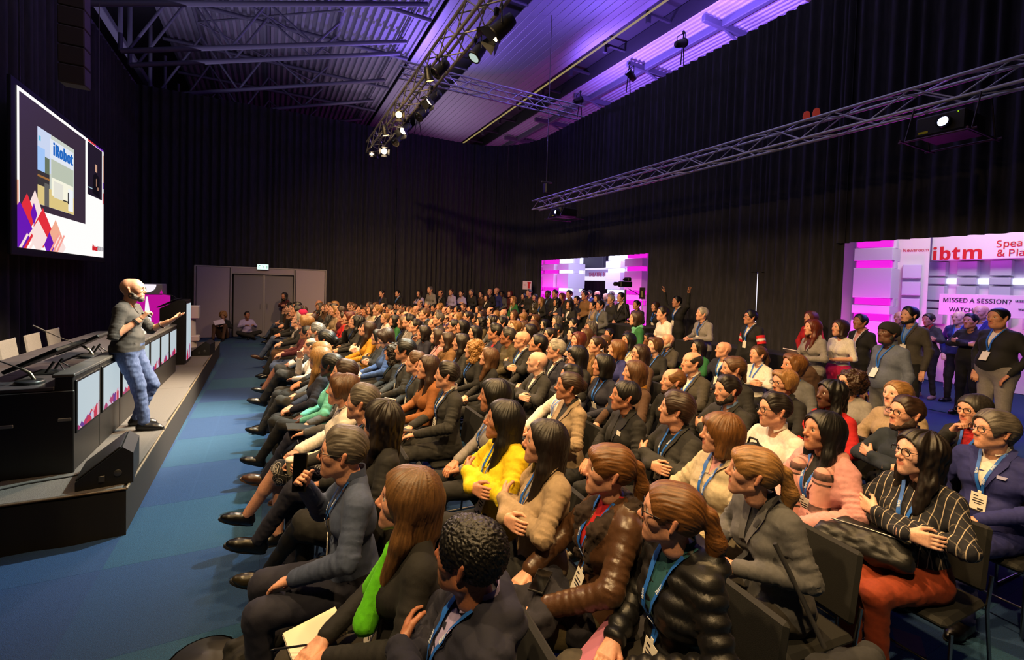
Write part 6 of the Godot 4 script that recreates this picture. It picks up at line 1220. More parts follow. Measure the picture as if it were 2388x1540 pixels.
# tower of stacked boxes with lit gaps
func box_tower(label: String, at: Vector3, w: float, m: Material, lit: Material, turn := 0.0, top := 3.6) -> void:
	var r := node("box_tower", self, at, turn)
	tag(r, label, "display tower")
	var y := 0.0
	var k := 0
	var hs := [0.62, 0.24, 0.66, 0.18, 0.2, 0.18, 0.72, 0.18, 0.3, 0.6, 0.24]
	while y < top and k < hs.size():
		var h: float = hs[k]
		if k % 2 == 0:
			part("tower_box", [box(Vector3(w, h, w), Vector3(0, y + h / 2, 0), 0.008)], m, r)
		else:
			part("tower_box", [box(Vector3(w * 0.3, h, w * 1.02), Vector3(0, y + h / 2, 0), 0.008)], m, r)
			for s in [-1.0, 1.0]:
				part("lit_box", [box(Vector3(w * 0.22, h * 0.9, w * 0.9), Vector3(s * w * 0.3, y + h / 2, 0), 0.01)], lit, r)
		y += h
		k += 1

func build_booths() -> void:
	var mag := mat(Color(0.82, 0.78, 0.82), 0.6)
	var magl := glow(Color(0.92, 0.12, 0.85), 1.1)
	var wht := mat(Color(0.8, 0.78, 0.84), 0.6)
	var whtl := glow(Color(0.85, 0.86, 1.0), 1.6)
	# opening on the right
	box_tower("magenta tower of stacked boxes inside the right opening", Vector3(13.2, 0, -5.95), 0.75, mag, magl, 0.2)
	var gp := node("lit_side_panel", self, Vector3(13.3, 0, -6.9))
	tag(gp, "tall glowing magenta panel at the left of the right opening", "panel")
	part("panel", [box(Vector3(0.08, 3.7, 0.8), Vector3(0, 1.85, 0), 0.01)], mat(Color(0.84, 0.8, 0.84), 0.6), gp)
	part("frame", [box(Vector3(0.1, 3.7, 0.05), Vector3(0, 1.85, 0.42), 0.01)], wht, gp)
	var bw := node("booth_wall", self, Vector3(15.0, 0, -3.2))
	tag(bw, "white exhibition booth wall with red lettering inside the right opening", "booth")
	part("wall", [box(Vector3(0.1, 4.2, 6.4), Vector3(0.1, 2.1, 0.4), 0.01)], mat(Color(0.86, 0.83, 0.84), 0.7), bw)
	part("header", [box(Vector3(0.5, 0.9, 4.4), Vector3(-0.2, 3.5, 0.0), 0.01)], mat(Color(0.9, 0.87, 0.87), 0.7), bw)
	var red := mat(Color(0.8, 0.07, 0.1), 0.6)
	var f := facing(Vector3.LEFT)
	text("ibtm", 0.42, red, bw, Transform3D(f, Vector3(-0.46, 3.2, -1.72)), true)
	text("Speaker Services", 0.2, red, bw, Transform3D(f, Vector3(-0.46, 3.38, -0.3)))
	text("& Playback", 0.2, red, bw, Transform3D(f, Vector3(-0.46, 3.17, -0.55)))
	# lattice of boxes with lit gaps
	for i in 7:
		for j in 5:
			part("lattice_box", [box(Vector3(0.18, [0.36, 0.16, 0.36, 0.16, 0.36][j], 0.36), Vector3(-0.05, 1.55 + [0.0, 0.3, 0.6, 0.9, 1.2][j] + 0.1, -2.2 + i * 0.58), 0.01)], wht, bw)
			if j % 2 == 1:
				part("lit_box", [box(Vector3(0.1, 0.14, 0.2), Vector3(-0.03, 1.65 + [0.0, 0.3, 0.6, 0.9, 1.2][j], -1.91 + i * 0.58), 0.01)], whtl, bw)
	var sg := node("session_sign", self, Vector3(14.3, 0, -4.4))
	tag(sg, "white sign reading missed a session watch it here", "sign")
	part("board", [box(Vector3(0.05, 0.5, 1.9), Vector3(0, 1.98, 0.25), 0.005)], mat(Color(0.88, 0.82, 0.84)), sg)
	part("leg", [box(Vector3(0.05, 1.73, 0.06), Vector3(0, 0.865, -0.5), 0.005)], wht, sg)
	part("leg", [box(Vector3(0.05, 1.73, 0.06), Vector3(0, 0.865, 1.0), 0.005)], wht, sg)
	var ink := mat(Color(0.12, 0.1, 0.12), 0.7)
	text("MISSED A SESSION?", 0.13, ink, sg, Transform3D(f, Vector3(-0.03, 2.08, -0.05)))
	text("WATCH IT HERE", 0.13, ink, sg, Transform3D(f, Vector3(-0.03, 1.86, -0.05)))
	text("MISSED A SESSION?", 0.06, ink, sg, Transform3D(f, Vector3(-0.03, 2.1, 0.85)))
	text("WATCH IT HERE", 0.06, ink, sg, Transform3D(f, Vector3(-0.03, 1.92, 0.85)))
	var nr := node("newsroom_wall", self, Vector3(14.1, 0, -5.85))
	tag(nr, "angled white wall with small red newsroom lettering and boxes", "booth")
	nr.rotation.y = 0.35
	part("wall", [box(Vector3(0.08, 4.0, 1.1), Vector3(0.1, 2.0, 0), 0.01)], mat(Color(0.9, 0.86, 0.84), 0.7), nr)
	text("ibtm Newsroom", 0.1, red, nr, Transform3D(f, Vector3(0.05, 3.3, 0.17)))
	for j in 4:
		for i in 2:
			part("lattice_box", [box(Vector3(0.2, 0.34, 0.36), Vector3(0.0, 1.5 + j * 0.42, -0.22 + i * 0.46), 0.01)], wht, nr)
	# theatre opening
	box_tower("left magenta box tower in the theatre opening", Vector3(13.4, 0, -20.6), 1.1, mag, magl)
	box_tower("far left magenta box tower at the edge of the theatre opening", Vector3(13.4, 0, -22.2), 1.2, mag, magl)
	box_tower("white lit box tower left of the dark stage in the theatre opening", Vector3(13.4, 0, -19.3), 1.0, wht, whtl)
	box_tower("white lit box tower right of the dark stage in the theatre opening", Vector3(13.3, 0, -15.4), 0.95, wht, whtl)
	box_tower("right magenta box tower in the theatre opening", Vector3(12.6, 0, -13.4), 0.95, mag, magl)
	var th := node("theatre_stage", self, Vector3(14.2, 0, -18.4))
	tag(th, "dark neighbouring theatre with white header reading theatre 3", "booth")
	part("back_cloth", [drape(Vector2(1.5, 3.0), Vector2(1.5, -3.5), 0.0, 2.6, 0.06, 0.3, 8)], mat(Color(0.1, 0.095, 0.1), 0.9, 0.0, "drape"), th)
	part("header", [box(Vector3(0.2, 0.62, 2.8), Vector3(0.1, 2.8, 0.1), 0.01)], glow(Color(0.92, 0.88, 1.0), 1.1), th)
	part("dark_panel", [box(Vector3(0.2, 1.0, 2.2), Vector3(0.0, 3.6, -0.4), 0.01)], mat(Color(0.2, 0.2, 0.24), 0.6), th)
	part("plate", [box(Vector3(0.04, 0.32, 1.9), Vector3(-0.02, 2.86, 0.2), 0.005)], mat(Color(0.6, 0.55, 0.66)), th)
	text("THEATRE 3", 0.26, mat(Color(0.6, 0.08, 0.25)), th, Transform3D(f, Vector3(-0.05, 2.77, 0.2)))
	for k in 12:
		part("hanging_strip", [box(Vector3(0.05, 0.9 + 0.15 * (k % 3), 0.13), Vector3(0.2, 3.75, 1.4 + k * 0.17), 0.005)], mat(Color(0.75, 0.75, 0.85), 0.5), th)
	var bp := node("backlit_panel", self, Vector3(10.75, 0, -7.42))  # glowing sheet added so that the curtain gap looks bright
	tag(bp, "bright white backlit panel glimpsed through the gap in the right curtain", "panel")
	part("face", [box(Vector3(0.04, 2.6, 0.7), Vector3(0, 1.3, 0), 0.005)], glow(Color(0.95, 0.93, 1.0), 1.2), bp)
	part("foot", [box(Vector3(0.3, 0.03, 0.7), Vector3(0.05, 0.015, 0), 0.005)], wht, bp)
	var hs := tag(part("wall_hall_side", [box(Vector3(0.1, 11.5, 44), Vector3(24.0, 5.7, -14))], mat(Color(0.5, 0.5, 0.55))), "", "", "", "structure")
	var ps := node("red_placard", self, Vector3(10.3, 0, -10.9))
	tag(ps, "small dark placard on a pole at the right of the theatre opening", "sign")
	part("pole", [tube([Vector3(0, 0, 0), Vector3(0, 2.1, 0)], 0.012, 6)], wht, ps)
	part("plate", [box(Vector3(0.02, 0.36, 0.24), Vector3(-0.02, 2.0, 0), 0.004)], mat(Color(0.13, 0.03, 0.03)), ps)
	part("mark", [box(Vector3(0.01, 0.2, 0.07), Vector3(-0.033, 1.98, 0), 0.002)], mat(Color(0.5, 0.48, 0.3)), ps)
# ------------------------------------------------------------------ poses
const ARMS := {
	"lap": [Vector3(0.27, 0.79, 0.03), Vector3(0.085, 0.685, 0.24), Vector3(-0.27, 0.79, 0.03), Vector3(-0.075, 0.695, 0.26)],
	"cross": [Vector3(0.275, 0.83, 0.09), Vector3(-0.07, 0.885, 0.205), Vector3(-0.275, 0.83, 0.09), Vector3(0.075, 0.85, 0.24)],
	"knees": [Vector3(0.265, 0.8, 0.09), Vector3(0.14, 0.68, 0.33), Vector3(-0.265, 0.8, 0.09), Vector3(-0.14, 0.68, 0.33)],
	"note": [Vector3(0.26, 0.79, 0.05), Vector3(0.13, 0.72, 0.3), Vector3(-0.26, 0.79, 0.05), Vector3(-0.1, 0.73, 0.3)],
	"chin": [Vector3(0.26, 0.79, 0.04), Vector3(0.0, 0.74, 0.22), Vector3(-0.19, 0.8, 0.17), Vector3(-0.06, 1.03, 0.16)],
	"phone": [Vector3(0.25, 0.8, 0.08), Vector3(0.12, 0.72, 0.32), Vector3(-0.25, 0.81, 0.13), Vector3(-0.12, 1.0, 0.3)],
	"cup": [Vector3(0.26, 0.8, 0.05), Vector3(0.06, 0.76, 0.26), Vector3(-0.26, 0.8, 0.08), Vector3(-0.07, 0.8, 0.31)],
	"hang": [Vector3(0.25, 1.12, -0.03), Vector3(0.25, 0.86, 0.06), Vector3(-0.25, 1.12, -0.03), Vector3(-0.25, 0.86, 0.06)],
	"fold": [Vector3(0.275, 1.2, 0.05), Vector3(-0.06, 1.26, 0.18), Vector3(-0.275, 1.2, 0.05), Vector3(0.08, 1.23, 0.21)],
	"front": [Vector3(0.26, 1.14, 0.0), Vector3(0.05, 1.0, 0.19), Vector3(-0.26, 1.14, 0.0), Vector3(-0.05, 1.01, 0.2)],
	"hold": [Vector3(0.255, 1.15, 0.02), Vector3(0.1, 1.13, 0.26), Vector3(-0.255, 1.15, 0.02), Vector3(-0.08, 1.14, 0.27)],
	"shoot": [Vector3(0.24, 1.2, 0.14), Vector3(0.1, 1.42, 0.25), Vector3(-0.24, 1.2, 0.14), Vector3(-0.08, 1.42, 0.26)],
	"raise": [Vector3(0.34, 1.52, 0.0), Vector3(0.36, 1.8, 0.0), Vector3(-0.3, 1.52, 0.1), Vector3(-0.33, 1.8, 0.12)],
	"pocket": [Vector3(0.29, 1.14, -0.06), Vector3(0.19, 0.93, 0.07), Vector3(-0.29, 1.14, -0.06), Vector3(-0.19, 0.93, 0.07)],
}
const LEGS := {
	"flat": [Vector3(0.12, 0.54, 0.43), Vector3(0.12, 0.1, 0.42), Vector3(-0.12, 0.54, 0.43), Vector3(-0.13, 0.1, 0.45)],
	"over": [Vector3(0.0, 0.635, 0.44), Vector3(-0.1, 0.27, 0.66), Vector3(-0.1, 0.54, 0.43), Vector3(-0.07, 0.1, 0.45)],
	"under": [Vector3(0.1, 0.54, 0.43), Vector3(0.07, 0.1, 0.45), Vector3(0.0, 0.635, 0.44), Vector3(0.1, 0.27, 0.66)],
	"tight": [Vector3(0.06, 0.55, 0.43), Vector3(0.07, 0.1, 0.38), Vector3(-0.06, 0.55, 0.43), Vector3(-0.06, 0.1, 0.4)],
	"stretch": [Vector3(0.11, 0.54, 0.43), Vector3(0.1, 0.1, 0.56), Vector3(-0.11, 0.54, 0.43), Vector3(-0.05, 0.1, 0.62)],
	"stand": [Vector3(0.1, 0.5, 0.02), Vector3(0.12, 0.1, -0.02), Vector3(-0.1, 0.5, 0.02), Vector3(-0.12, 0.1, 0.0)],
	"easy": [Vector3(0.11, 0.5, 0.03), Vector3(0.14, 0.1, 0.0), Vector3(-0.09, 0.5, 0.07), Vector3(-0.1, 0.1, 0.05)],
	"crouch": [Vector3(0.2, 0.42, 0.26), Vector3(0.16, 0.1, 0.3), Vector3(-0.18, 0.44, 0.24), Vector3(-0.13, 0.1, 0.34)],
}

var figures := {}     # spec key -> figure
var shapes := {}      # head, hair, hand ... arrays
var meshes := {}      # meshes that several people share

func shape(key: String) -> Array:
	return shapes[key]

func shared(key: String, make: Callable) -> Mesh:
	if not meshes.has(key):
		meshes[key] = make.call()
	return meshes[key]

# every shape the list asks for, worked out on all cores
func prepare(jobs: Array) -> void:
	var res := []
	res.resize(jobs.size())
	var work := func(i: int) -> void:
		var j: Array = jobs[i]
		match j[0]:
			"figure":
				res[i] = figure(j[2])
			"head":
				res[i] = head_arrays(j[2], j[3])
			"hair":
				res[i] = hair_arrays(j[2], j[3])
			"hand":
				res[i] = hand_arrays(j[2], j[3])
			"beard":
				res[i] = beard_arrays(j[3])
			"hat":
				res[i] = hat_arrays(j[2])
			"shoe":
				res[i] = shoe_arrays(j[2])
	var id := WorkerThreadPool.add_group_task(work, jobs.size())
	WorkerThreadPool.wait_for_group_task_completion(id)
	for i in jobs.size():
		if jobs[i][0] == "figure":
			figures[jobs[i][1]] = res[i]
		else:
			shapes[jobs[i][1]] = res[i]

const SKINS := {"l": Color(0.86, 0.63, 0.52), "m": Color(0.78, 0.54, 0.42), "t": Color(0.64, 0.42, 0.31), "d": Color(0.36, 0.22, 0.16), "p": Color(0.9, 0.7, 0.61)}
const HAIRS := {"bk": Color(0.045, 0.036, 0.034), "db": Color(0.115, 0.075, 0.055), "br": Color(0.23, 0.14, 0.085), "lb": Color(0.4, 0.265, 0.15), "bl": Color(0.66, 0.48, 0.27), "gr": Color(0.4, 0.37, 0.34), "wh": Color(0.7, 0.67, 0.62), "rd": Color(0.42, 0.16, 0.07), "gd": Color(0.5, 0.32, 0.14), "dg": Color(0.21, 0.19, 0.175), "gb": Color(0.47, 0.33, 0.18)}
const LODS := [[0.0125, 0.0046, 0.0046, 0.0045], [0.018, 0.0065, 0.0075, 0.0065], [0.025, 0.009, 0.01, 0.009]]

func spec_of(d: Dictionary) -> Dictionary:
	var s := {"arms": d.get("armpts", ARMS[d.get("arms", "lap")]), "legs": d.get("legpts", LEGS[d.get("legs", "flat")])}
	for k in ["girth", "lean", "twist", "side", "seated", "skirt", "bare", "tights", "sleeve", "puff", "quilt", "extra", "folds", "fur", "hip", "seed", "nod", "thick", "tails"]:
		if d.has(k):
			s[k] = d[k]
	s.fem = d.get("fem", false)
	s.cell = LODS[d.lod][0]
	match d.get("wear", "sweater"):
		"suit", "blazer":
			s.thick = 0.009
			s.tails = true
			s.folds = d.get("folds", 0.008)
		"coat", "puffer":
			s.thick = 0.015
			s.tails = true
			s.folds = d.get("folds", 0.009)
		"tee":
			s.thick = 0.004
			if not s.has("sleeve"):
				s.sleeve = "short"
		_:
			s.thick = d.get("thick", 0.006)
	s.loose = d.get("loose", 0.004 if s.fem else 0.009)
	if d.get("skirt", false):
		s.loose = 0.0
	return s

# head turned by yaw (to the person's left), pitch (up) and roll
func head_t(fig: Dictionary, d: Dictionary) -> Transform3D:
	var b := Basis.from_euler(Vector3(-d.get("up", 0.0), d.get("look", 0.0), d.get("roll", 0.0)))
	return Transform3D(b, fig.J.head).scaled_local(Vector3.ONE * d.get("headsize", 1.07))

func hand_t(el: Vector3, wr: Vector3, right: bool, palm: Vector3, aim = null) -> Transform3D:
	var z := (wr - el).normalized()
	if aim != null:
		z = (z * 0.35 + (aim as Vector3).normalized()).normalized()
	var y := -palm
	var x := y.cross(z).normalized()
	y = z.cross(x)
	return Transform3D(Basis(x if right else -x, y, z), wr + z * 0.012)

func build_person(d: Dictionary) -> Node3D:
	var fig: Dictionary = figures[d.key]
	var J: Dictionary = fig.J
	var lod: int = d.lod
	var root := node(d.get("name", "person"), self, d.at, d.turn)
	root.scale = Vector3.ONE * d.get("scale", 1.0)
	tag(root, d.label, "person", d.get("group", ""))
	var ht := head_t(fig, d)
	var hk: String = d.get("head", "woman" if d.get("fem", false) else "man")
	# body
	var hands: Array = d.get("hands", ["rest", "rest"])
	var tucked: bool = d.get("arms", "") in ["cross", "fold"] and not d.has("armpts")
	var palms: Array = d.get("palms", [Vector3(0.1, -0.2, -1), Vector3(-0.1, -0.2, -1)] if tucked else [Vector3(0, -1, 0), Vector3(0, -1, 0)])
	var aims: Array = d.get("aims", [Vector3(-1, 0.12, -0.5), Vector3(1, 0.0, -0.7)] if tucked else [null, null])
	var tl := hand_t(J.ell, J.wrl, false, palms[0], aims[0])
	var tr := hand_t(J.elr, J.wrr, true, palms[1], aims[1])
	var bkey := "%s|%s|%s|%.2f %.2f %.2f|%s" % [d.key, hk, lod, d.get("look", 0.0), d.get("up", 0.0), d.get("roll", 0.0), str(hands) + str(palms) + str(aims)]
	var body_mesh := shared(bkey, func() -> Mesh:
		var parts := [fig.inner, moved(shape("head %s %d" % [hk, lod]), ht)]
		var nr := (0.054 if hk in ["man", "heavy"] else 0.045) * 1.07
		var top: Vector3 = ht * Vector3(0, -0.06, -0.022)
		var low: Vector3 = J.neck + (J.chest - J.neck).normalized() * 0.05
		parts.append(tube([top, top.lerp(low, 0.35), top.lerp(low, 0.7), low], [nr, nr * 0.97, nr * 1.02, nr * 1.2], 14, false))
		if fig.groups.has(2):
			parts.append(fig.groups[2])
		if hands[0]:
			parts.append(moved(shape("hand %s %d" % [hands[0], lod]), tl, true))
		if hands[1]:
			parts.append(moved(shape("hand %s %d" % [hands[1], lod]), tr))
		var m := mesh_of(parts)
		var eyes := [moved(shape("eyes"), ht)]
		if lod < 2:
			for sd in [-1.0, 1.0]:
				eyes.append(moved(lash_arrays(sd), ht))
		return mesh_of(eyes, m))
	var sk: Color = d.skin if d.skin is Color else SKINS[d.skin]
	var body := MeshInstance3D.new()
	body.name = "body"
	body.mesh = body_mesh
	body.set_surface_override_material(0, mat(sk, 0.5, 0.0, "skin"))
	body.set_surface_override_material(1, mat(Color.WHITE, 0.25, 0.0, "vertex"))
	root.add_child(body, true)
	# hair
	var hc: Color = d.hc if d.hc is Color else HAIRS[d.hc]
	var hm := mat(hc, 0.5, 0.0, "hair")
	var hs: String = d.hair
	if hs != "bald":
		put("hair", shared("hair %s %d" % [hs, lod], func() -> Mesh: return mesh_of([shape("hair %s %d" % [hs, lod])])), hm, root, ht)
	if lod < 2:
		for sd in [-1.0, 1.0]:
			put("eyebrow", shared("brow %s %s" % [hk in ["man", "heavy"], sd], func() -> Mesh: return mesh_of(brow_arrays(hk in ["man", "heavy"], sd))), mat(hc * 0.75, 0.7), root, ht)
	if d.has("beard"):
		put("beard", shared("beard %d" % lod, func() -> Mesh: return mesh_of([shape("beard %d" % lod)])), mat(HAIRS[d.beard], 0.7, 0.0, "hair"), root, ht)
	if d.has("hat"):
		put(d.hat, shared("hat " + d.hat, func() -> Mesh: return mesh_of([shape("hat " + d.hat)])), mat(d.hatc, 0.9, 0.0, "cloth"), root, ht)
	if d.get("glasses", false):
		put("glasses", shared("glasses", func() -> Mesh: return mesh_of(glasses_arrays())), mat(Color(0.03, 0.025, 0.025), 0.3), root, ht)
	# clothes
	var wear: String = d.get("wear", "sweater")
	var tc: Color = d.top
	var tm: Material = d.get("topmat") if d.has("topmat") else mat(tc, d.get("toprough", 0.85), 0.0, "cloth")
	var called: String = {"suit": "jacket", "blazer": "jacket", "puffer": "jacket", "coat": "coat", "tee": "t_shirt"}.get(wear, wear)
	put(called, shared(d.key + "|top", func() -> Mesh: return mesh_of([fig.groups[0]])), tm, root)
	var bm := mat(d.get("bottom", Color(0.03, 0.032, 0.04)), 0.85, 0.0, "cloth") if not d.has("bottommat") else d.bottommat as Material
	put("skirt" if d.get("skirt", false) else "trousers", shared(d.key + "|bottom", func() -> Mesh: return mesh_of([fig.groups[1]])), bm, root)
	if d.get("tights", false):
		put("tights", shared(d.key + "|tights", func() -> Mesh: return mesh_of([fig.groups[4]])), mat(Color(0.02, 0.018, 0.02), 0.6), root)
	if fig.groups.has(3) and not (fig.groups[3][0] as PackedVector3Array).is_empty():
		put(d.get("wrapname", "scarf"), shared(d.key + "|wrap", func() -> Mesh: return mesh_of([fig.groups[3]])), d.wrapmat if d.has("wrapmat") else mat(d.get("wrap", Color(0.5, 0.4, 0.3)), 0.9, 0.0, "cloth"), root)
	if d.has("under") and wear != "tee":
		var deep: float = d.get("deep", 0.26)
		var wide: float = d.get("wide", 0.06)
		put("shirt", shared("%s|v%s %s" % [d.key, deep, wide], func() -> Mesh: return mesh_of([vneck(J, deep, wide)])), mat(d.under, 0.85, 0.0, "cloth"), root)
		for sd in (2 if wear in ["suit", "blazer", "coat"] else 0):
			put("lapel", shared("%s|lap%s %s %d" % [d.key, deep, wide, sd], func() -> Mesh: return mesh_of([lapels(J, deep, wide)[sd]])), tm, root)
	if d.has("tie"):
		put("tie", shared(d.key + "|tie", func() -> Mesh: return mesh_of([sheet(J, [[-0.014, 0.0], [-0.016, 0.06], [-0.024, 0.28]], [[0.014, 0.0], [0.016, 0.06], [0.024, 0.28]], 0.012, 2)])), mat(d.tie, 0.6), root)
	if wear in ["suit", "blazer", "shirt", "coat", "puffer"] and not d.get("nocollar", false):
		put("collar", shared("collar", collar_mesh), mat(d.get("under", tc), 0.85, 0.0, "cloth") if wear != "shirt" else tm, root, Transform3D(Basis(Vector3.RIGHT, -d.get("lean", 0.05)), J.neck + Vector3(0, 0.006, 0.012)).scaled_local(Vector3.ONE * (0.86 if d.get("fem", false) else 0.98)))
	if d.get("lanyard", "") != "":
		var deep: float = d.get("ldeep", 0.3)
		var ly := put("lanyard", shared("%s|ly%s" % [d.key, deep], func() -> Mesh: return mesh_of(lanyard(J, deep))), mat(LANYARDS[d.lanyard], 0.6), root)
		if d.get("badge", true):
			var p := on_chest(J, 0.0, deep + 0.04, 0.02)
			var q := on_chest(J, 0.0, deep - 0.03, 0.02)
			var yy := (q - p).normalized()
			put("badge", shared("badge", badge_mesh), mat(Color(0.86, 0.84, 0.8), 0.4), ly, Transform3D(Basis(Vector3.RIGHT, yy, Vector3.RIGHT.cross(yy)), p))
			if lod == 0:
				var bt := Transform3D(Basis(Vector3.RIGHT, yy, Vector3.RIGHT.cross(yy)), p)
				put("badge_print", shared("badge print", badge_print), mat(Color(0.12, 0.1, 0.14), 0.7), ly, bt)
		if lod == 0 and d.lanyard == "b":
			for q in [[1.0, 0.35], [1.0, 0.7], [-1.0, 0.5]]:
				var a := on_chest(J, q[0] * lerpf(0.066, 0.004, pow(q[1], 0.8)), 0.012 + (deep - 0.012) * q[1], 0.018)
				var b := on_chest(J, q[0] * lerpf(0.066, 0.004, pow(q[1] + 0.1, 0.8)), 0.012 + (deep - 0.012) * (q[1] + 0.1), 0.018)
				var xx := (b - a).normalized() * -1.0
				var zz := (Vector3(0, 0.25, 1) - xx * xx.dot(Vector3(0, 0.25, 1))).normalized()
				var lt := text("ibtm", 0.019, mat(Color(0.8, 0.84, 0.9), 0.6), ly, Transform3D(Basis(xx, zz.cross(xx), zz), a + zz * 0.001), true)
				lt.mesh.depth = 0.001
	# shoes
	if d.get("shoes", true):
		var sc: Color = d.get("shoec", Color(0.02, 0.018, 0.018))
		for q in ["l", "r"]:
			var an: Vector3 = J["an" + q]
			var kn: Vector3 = J["kn" + q]
			var sh := (an - kn).normalized()
			var fl := Vector3(sh.x * 0.3 + (0.1 if q == "l" else -0.1), 0, 1.0).normalized()
			var yy := Vector3.UP
			if an.y > 0.16:
				yy = (-sh * 0.75 + Vector3.UP * 0.4 + Vector3(0, 0, -0.1)).normalized()
			var xx := yy.cross(fl).normalized()
			var st := Transform3D(Basis(xx, yy, xx.cross(yy)), an - Vector3(0, 0.01, 0) * (1.0 if an.y < 0.16 else 0.0)).scaled_local(Vector3.ONE * (0.9 if d.get("fem", false) else 1.0))
			var sn := put("shoe", shared("shoe " + d.get("shoe", "low"), func() -> Mesh: return mesh_of([shape("shoe " + d.get("shoe", "low"))])), mat(sc, 0.35), root, st)
			if lod == 0 or d.get("sole", false):
				put("sole", shared("sole %s" % d.get("heel", 0.0), func() -> Mesh: return mesh_of(sole_arrays(0.014, d.get("heel", 0.0)))), mat(d.get("solec", Color(0.05, 0.04, 0.035)), 0.7), sn)
	d.J = J
	d.ht = ht
	d.tl = tl
	d.tr = tr
	d.root = root
	return root

const LANYARDS := {"b": Color(0.1, 0.36, 0.72), "w": Color(0.75, 0.75, 0.78), "k": Color(0.03, 0.03, 0.035)}

func collar_mesh() -> Mesh:
	var out := []
	for s in [-1.0, 1.0]:
		var P := PackedVector3Array()
		var I := PackedInt32Array()
		for k in 9:
			var t := k / 8.0
			var an: float = lerpf(PI, 0.22, t) * s
			var tip := maxf(0.0, t - 0.6) / 0.4
			var r0 := 0.058
			var r1 := 0.067
			P.append(Vector3(sin(an) * r0, 0.05 - 0.022 * t, cos(an) * r0 - 0.006))
			P.append(Vector3(sin(an) * (r0 + 0.004), 0.056 - 0.022 * t, cos(an) * (r0 + 0.004) - 0.006))
			P.append(Vector3(sin(an + s * 0.25 * tip) * (r1 + 0.006 * tip), 0.008 - 0.036 * tip, cos(an + s * 0.25 * tip) * (r1 + 0.012 * tip) - 0.004))
		for k in 8:
			for j in 2:
				var a := k * 3 + j
				I.append_array([a, a + 1, a + 3, a + 1, a + 4, a + 3] if s > 0 else [a, a + 3, a + 1, a + 1, a + 3, a + 4])
		out.append([P, face_normals(P, I), I, PackedColorArray()])
	return mesh_of(out)

func badge_print() -> Mesh:
	var a := []
	for q in [[0.025, 0.03, 0.008, -0.015], [0.055, 0.006, 0.0, 0.0], [0.06, 0.008, -0.016, 0.0], [0.04, 0.006, -0.03, 0.0], [0.03, 0.014, -0.062, 0.016], [0.086, 0.008, -0.076, 0.0]]:
		a.append(box(Vector3(q[0], q[1] if q[1] < 0.02 else 0.008, 0.0006), Vector3(q[3], q[2] if q[1] < 0.02 else 0.02, 0.0019)))
	return mesh_of(a)

func badge_mesh() -> Mesh:
	return mesh_of([box(Vector3(0.086, 0.12, 0.003), Vector3(0, -0.02, 0), 0.001), box(Vector3(0.02, 0.02, 0.005), Vector3(0, 0.048, 0), 0.002)])
# ------------------------------------------------------------------ heads, hair and hands (head axes: x left, y up, z forward, origin between the ears)
const NARROW := Vector3(0.9, 1.0, 0.98)

static func shaped(f: Field, scale: Vector3, rough := 0.0, freq := 60.0, stretch := Vector3.ONE, sd := 1) -> Array:
	var net := f.nets()
	var P: PackedVector3Array = net[0]
	var N := face_normals(P, net[1])
	if rough > 0.0:
		var fn := FastNoiseLite.new()
		fn.seed = sd
		fn.frequency = freq
		fn.fractal_octaves = 2
		for i in P.size():
			P[i] += N[i] * fn.get_noise_3dv(P[i] * stretch) * rough
		N = face_normals(P, net[1])
	for i in P.size():
		P[i] *= scale
	return [P, face_normals(P, net[1]), net[1], PackedColorArray()]

# locks: ridges and tones that follow the fall of the hair; flow "back" runs from brow to nape, "down" from the crown
static func locks(f: Field, scale: Vector3, rough: float, per: float, flow: String, sd: int) -> Array:
	var net := f.nets()
	var P: PackedVector3Array = net[0]
	var N := face_normals(P, net[1])
	var fn := FastNoiseLite.new()
	fn.seed = sd
	fn.frequency = 1.0
	fn.fractal_octaves = 2
	var C := PackedColorArray()
	for i in P.size():
		var p := P[i]
		var a := 0.0
		var t := 0.0
		if flow == "back" and p.y > -0.06:
			a = atan2(p.x, p.y + 0.03)
			t = p.z
		else:
			a = atan2(p.x, p.z + 0.035)
			t = p.y + 0.6 * Vector2(p.x, p.z).length()
		var n := fn.get_noise_3d(cos(a) * per, sin(a) * per, t * 9.0)
		var m := fn.get_noise_3d(cos(a) * per * 2.7 + 9.0, sin(a) * per * 2.7, t * 12.0)
		P[i] = (p + N[i] * rough * n) * scale
		var c := clampf(0.85 + 0.6 * m + 0.25 * n, 0.35, 1.3)
		C.append(Color(c, c, c))
	return [P, face_normals(P, net[1]), net[1], C]

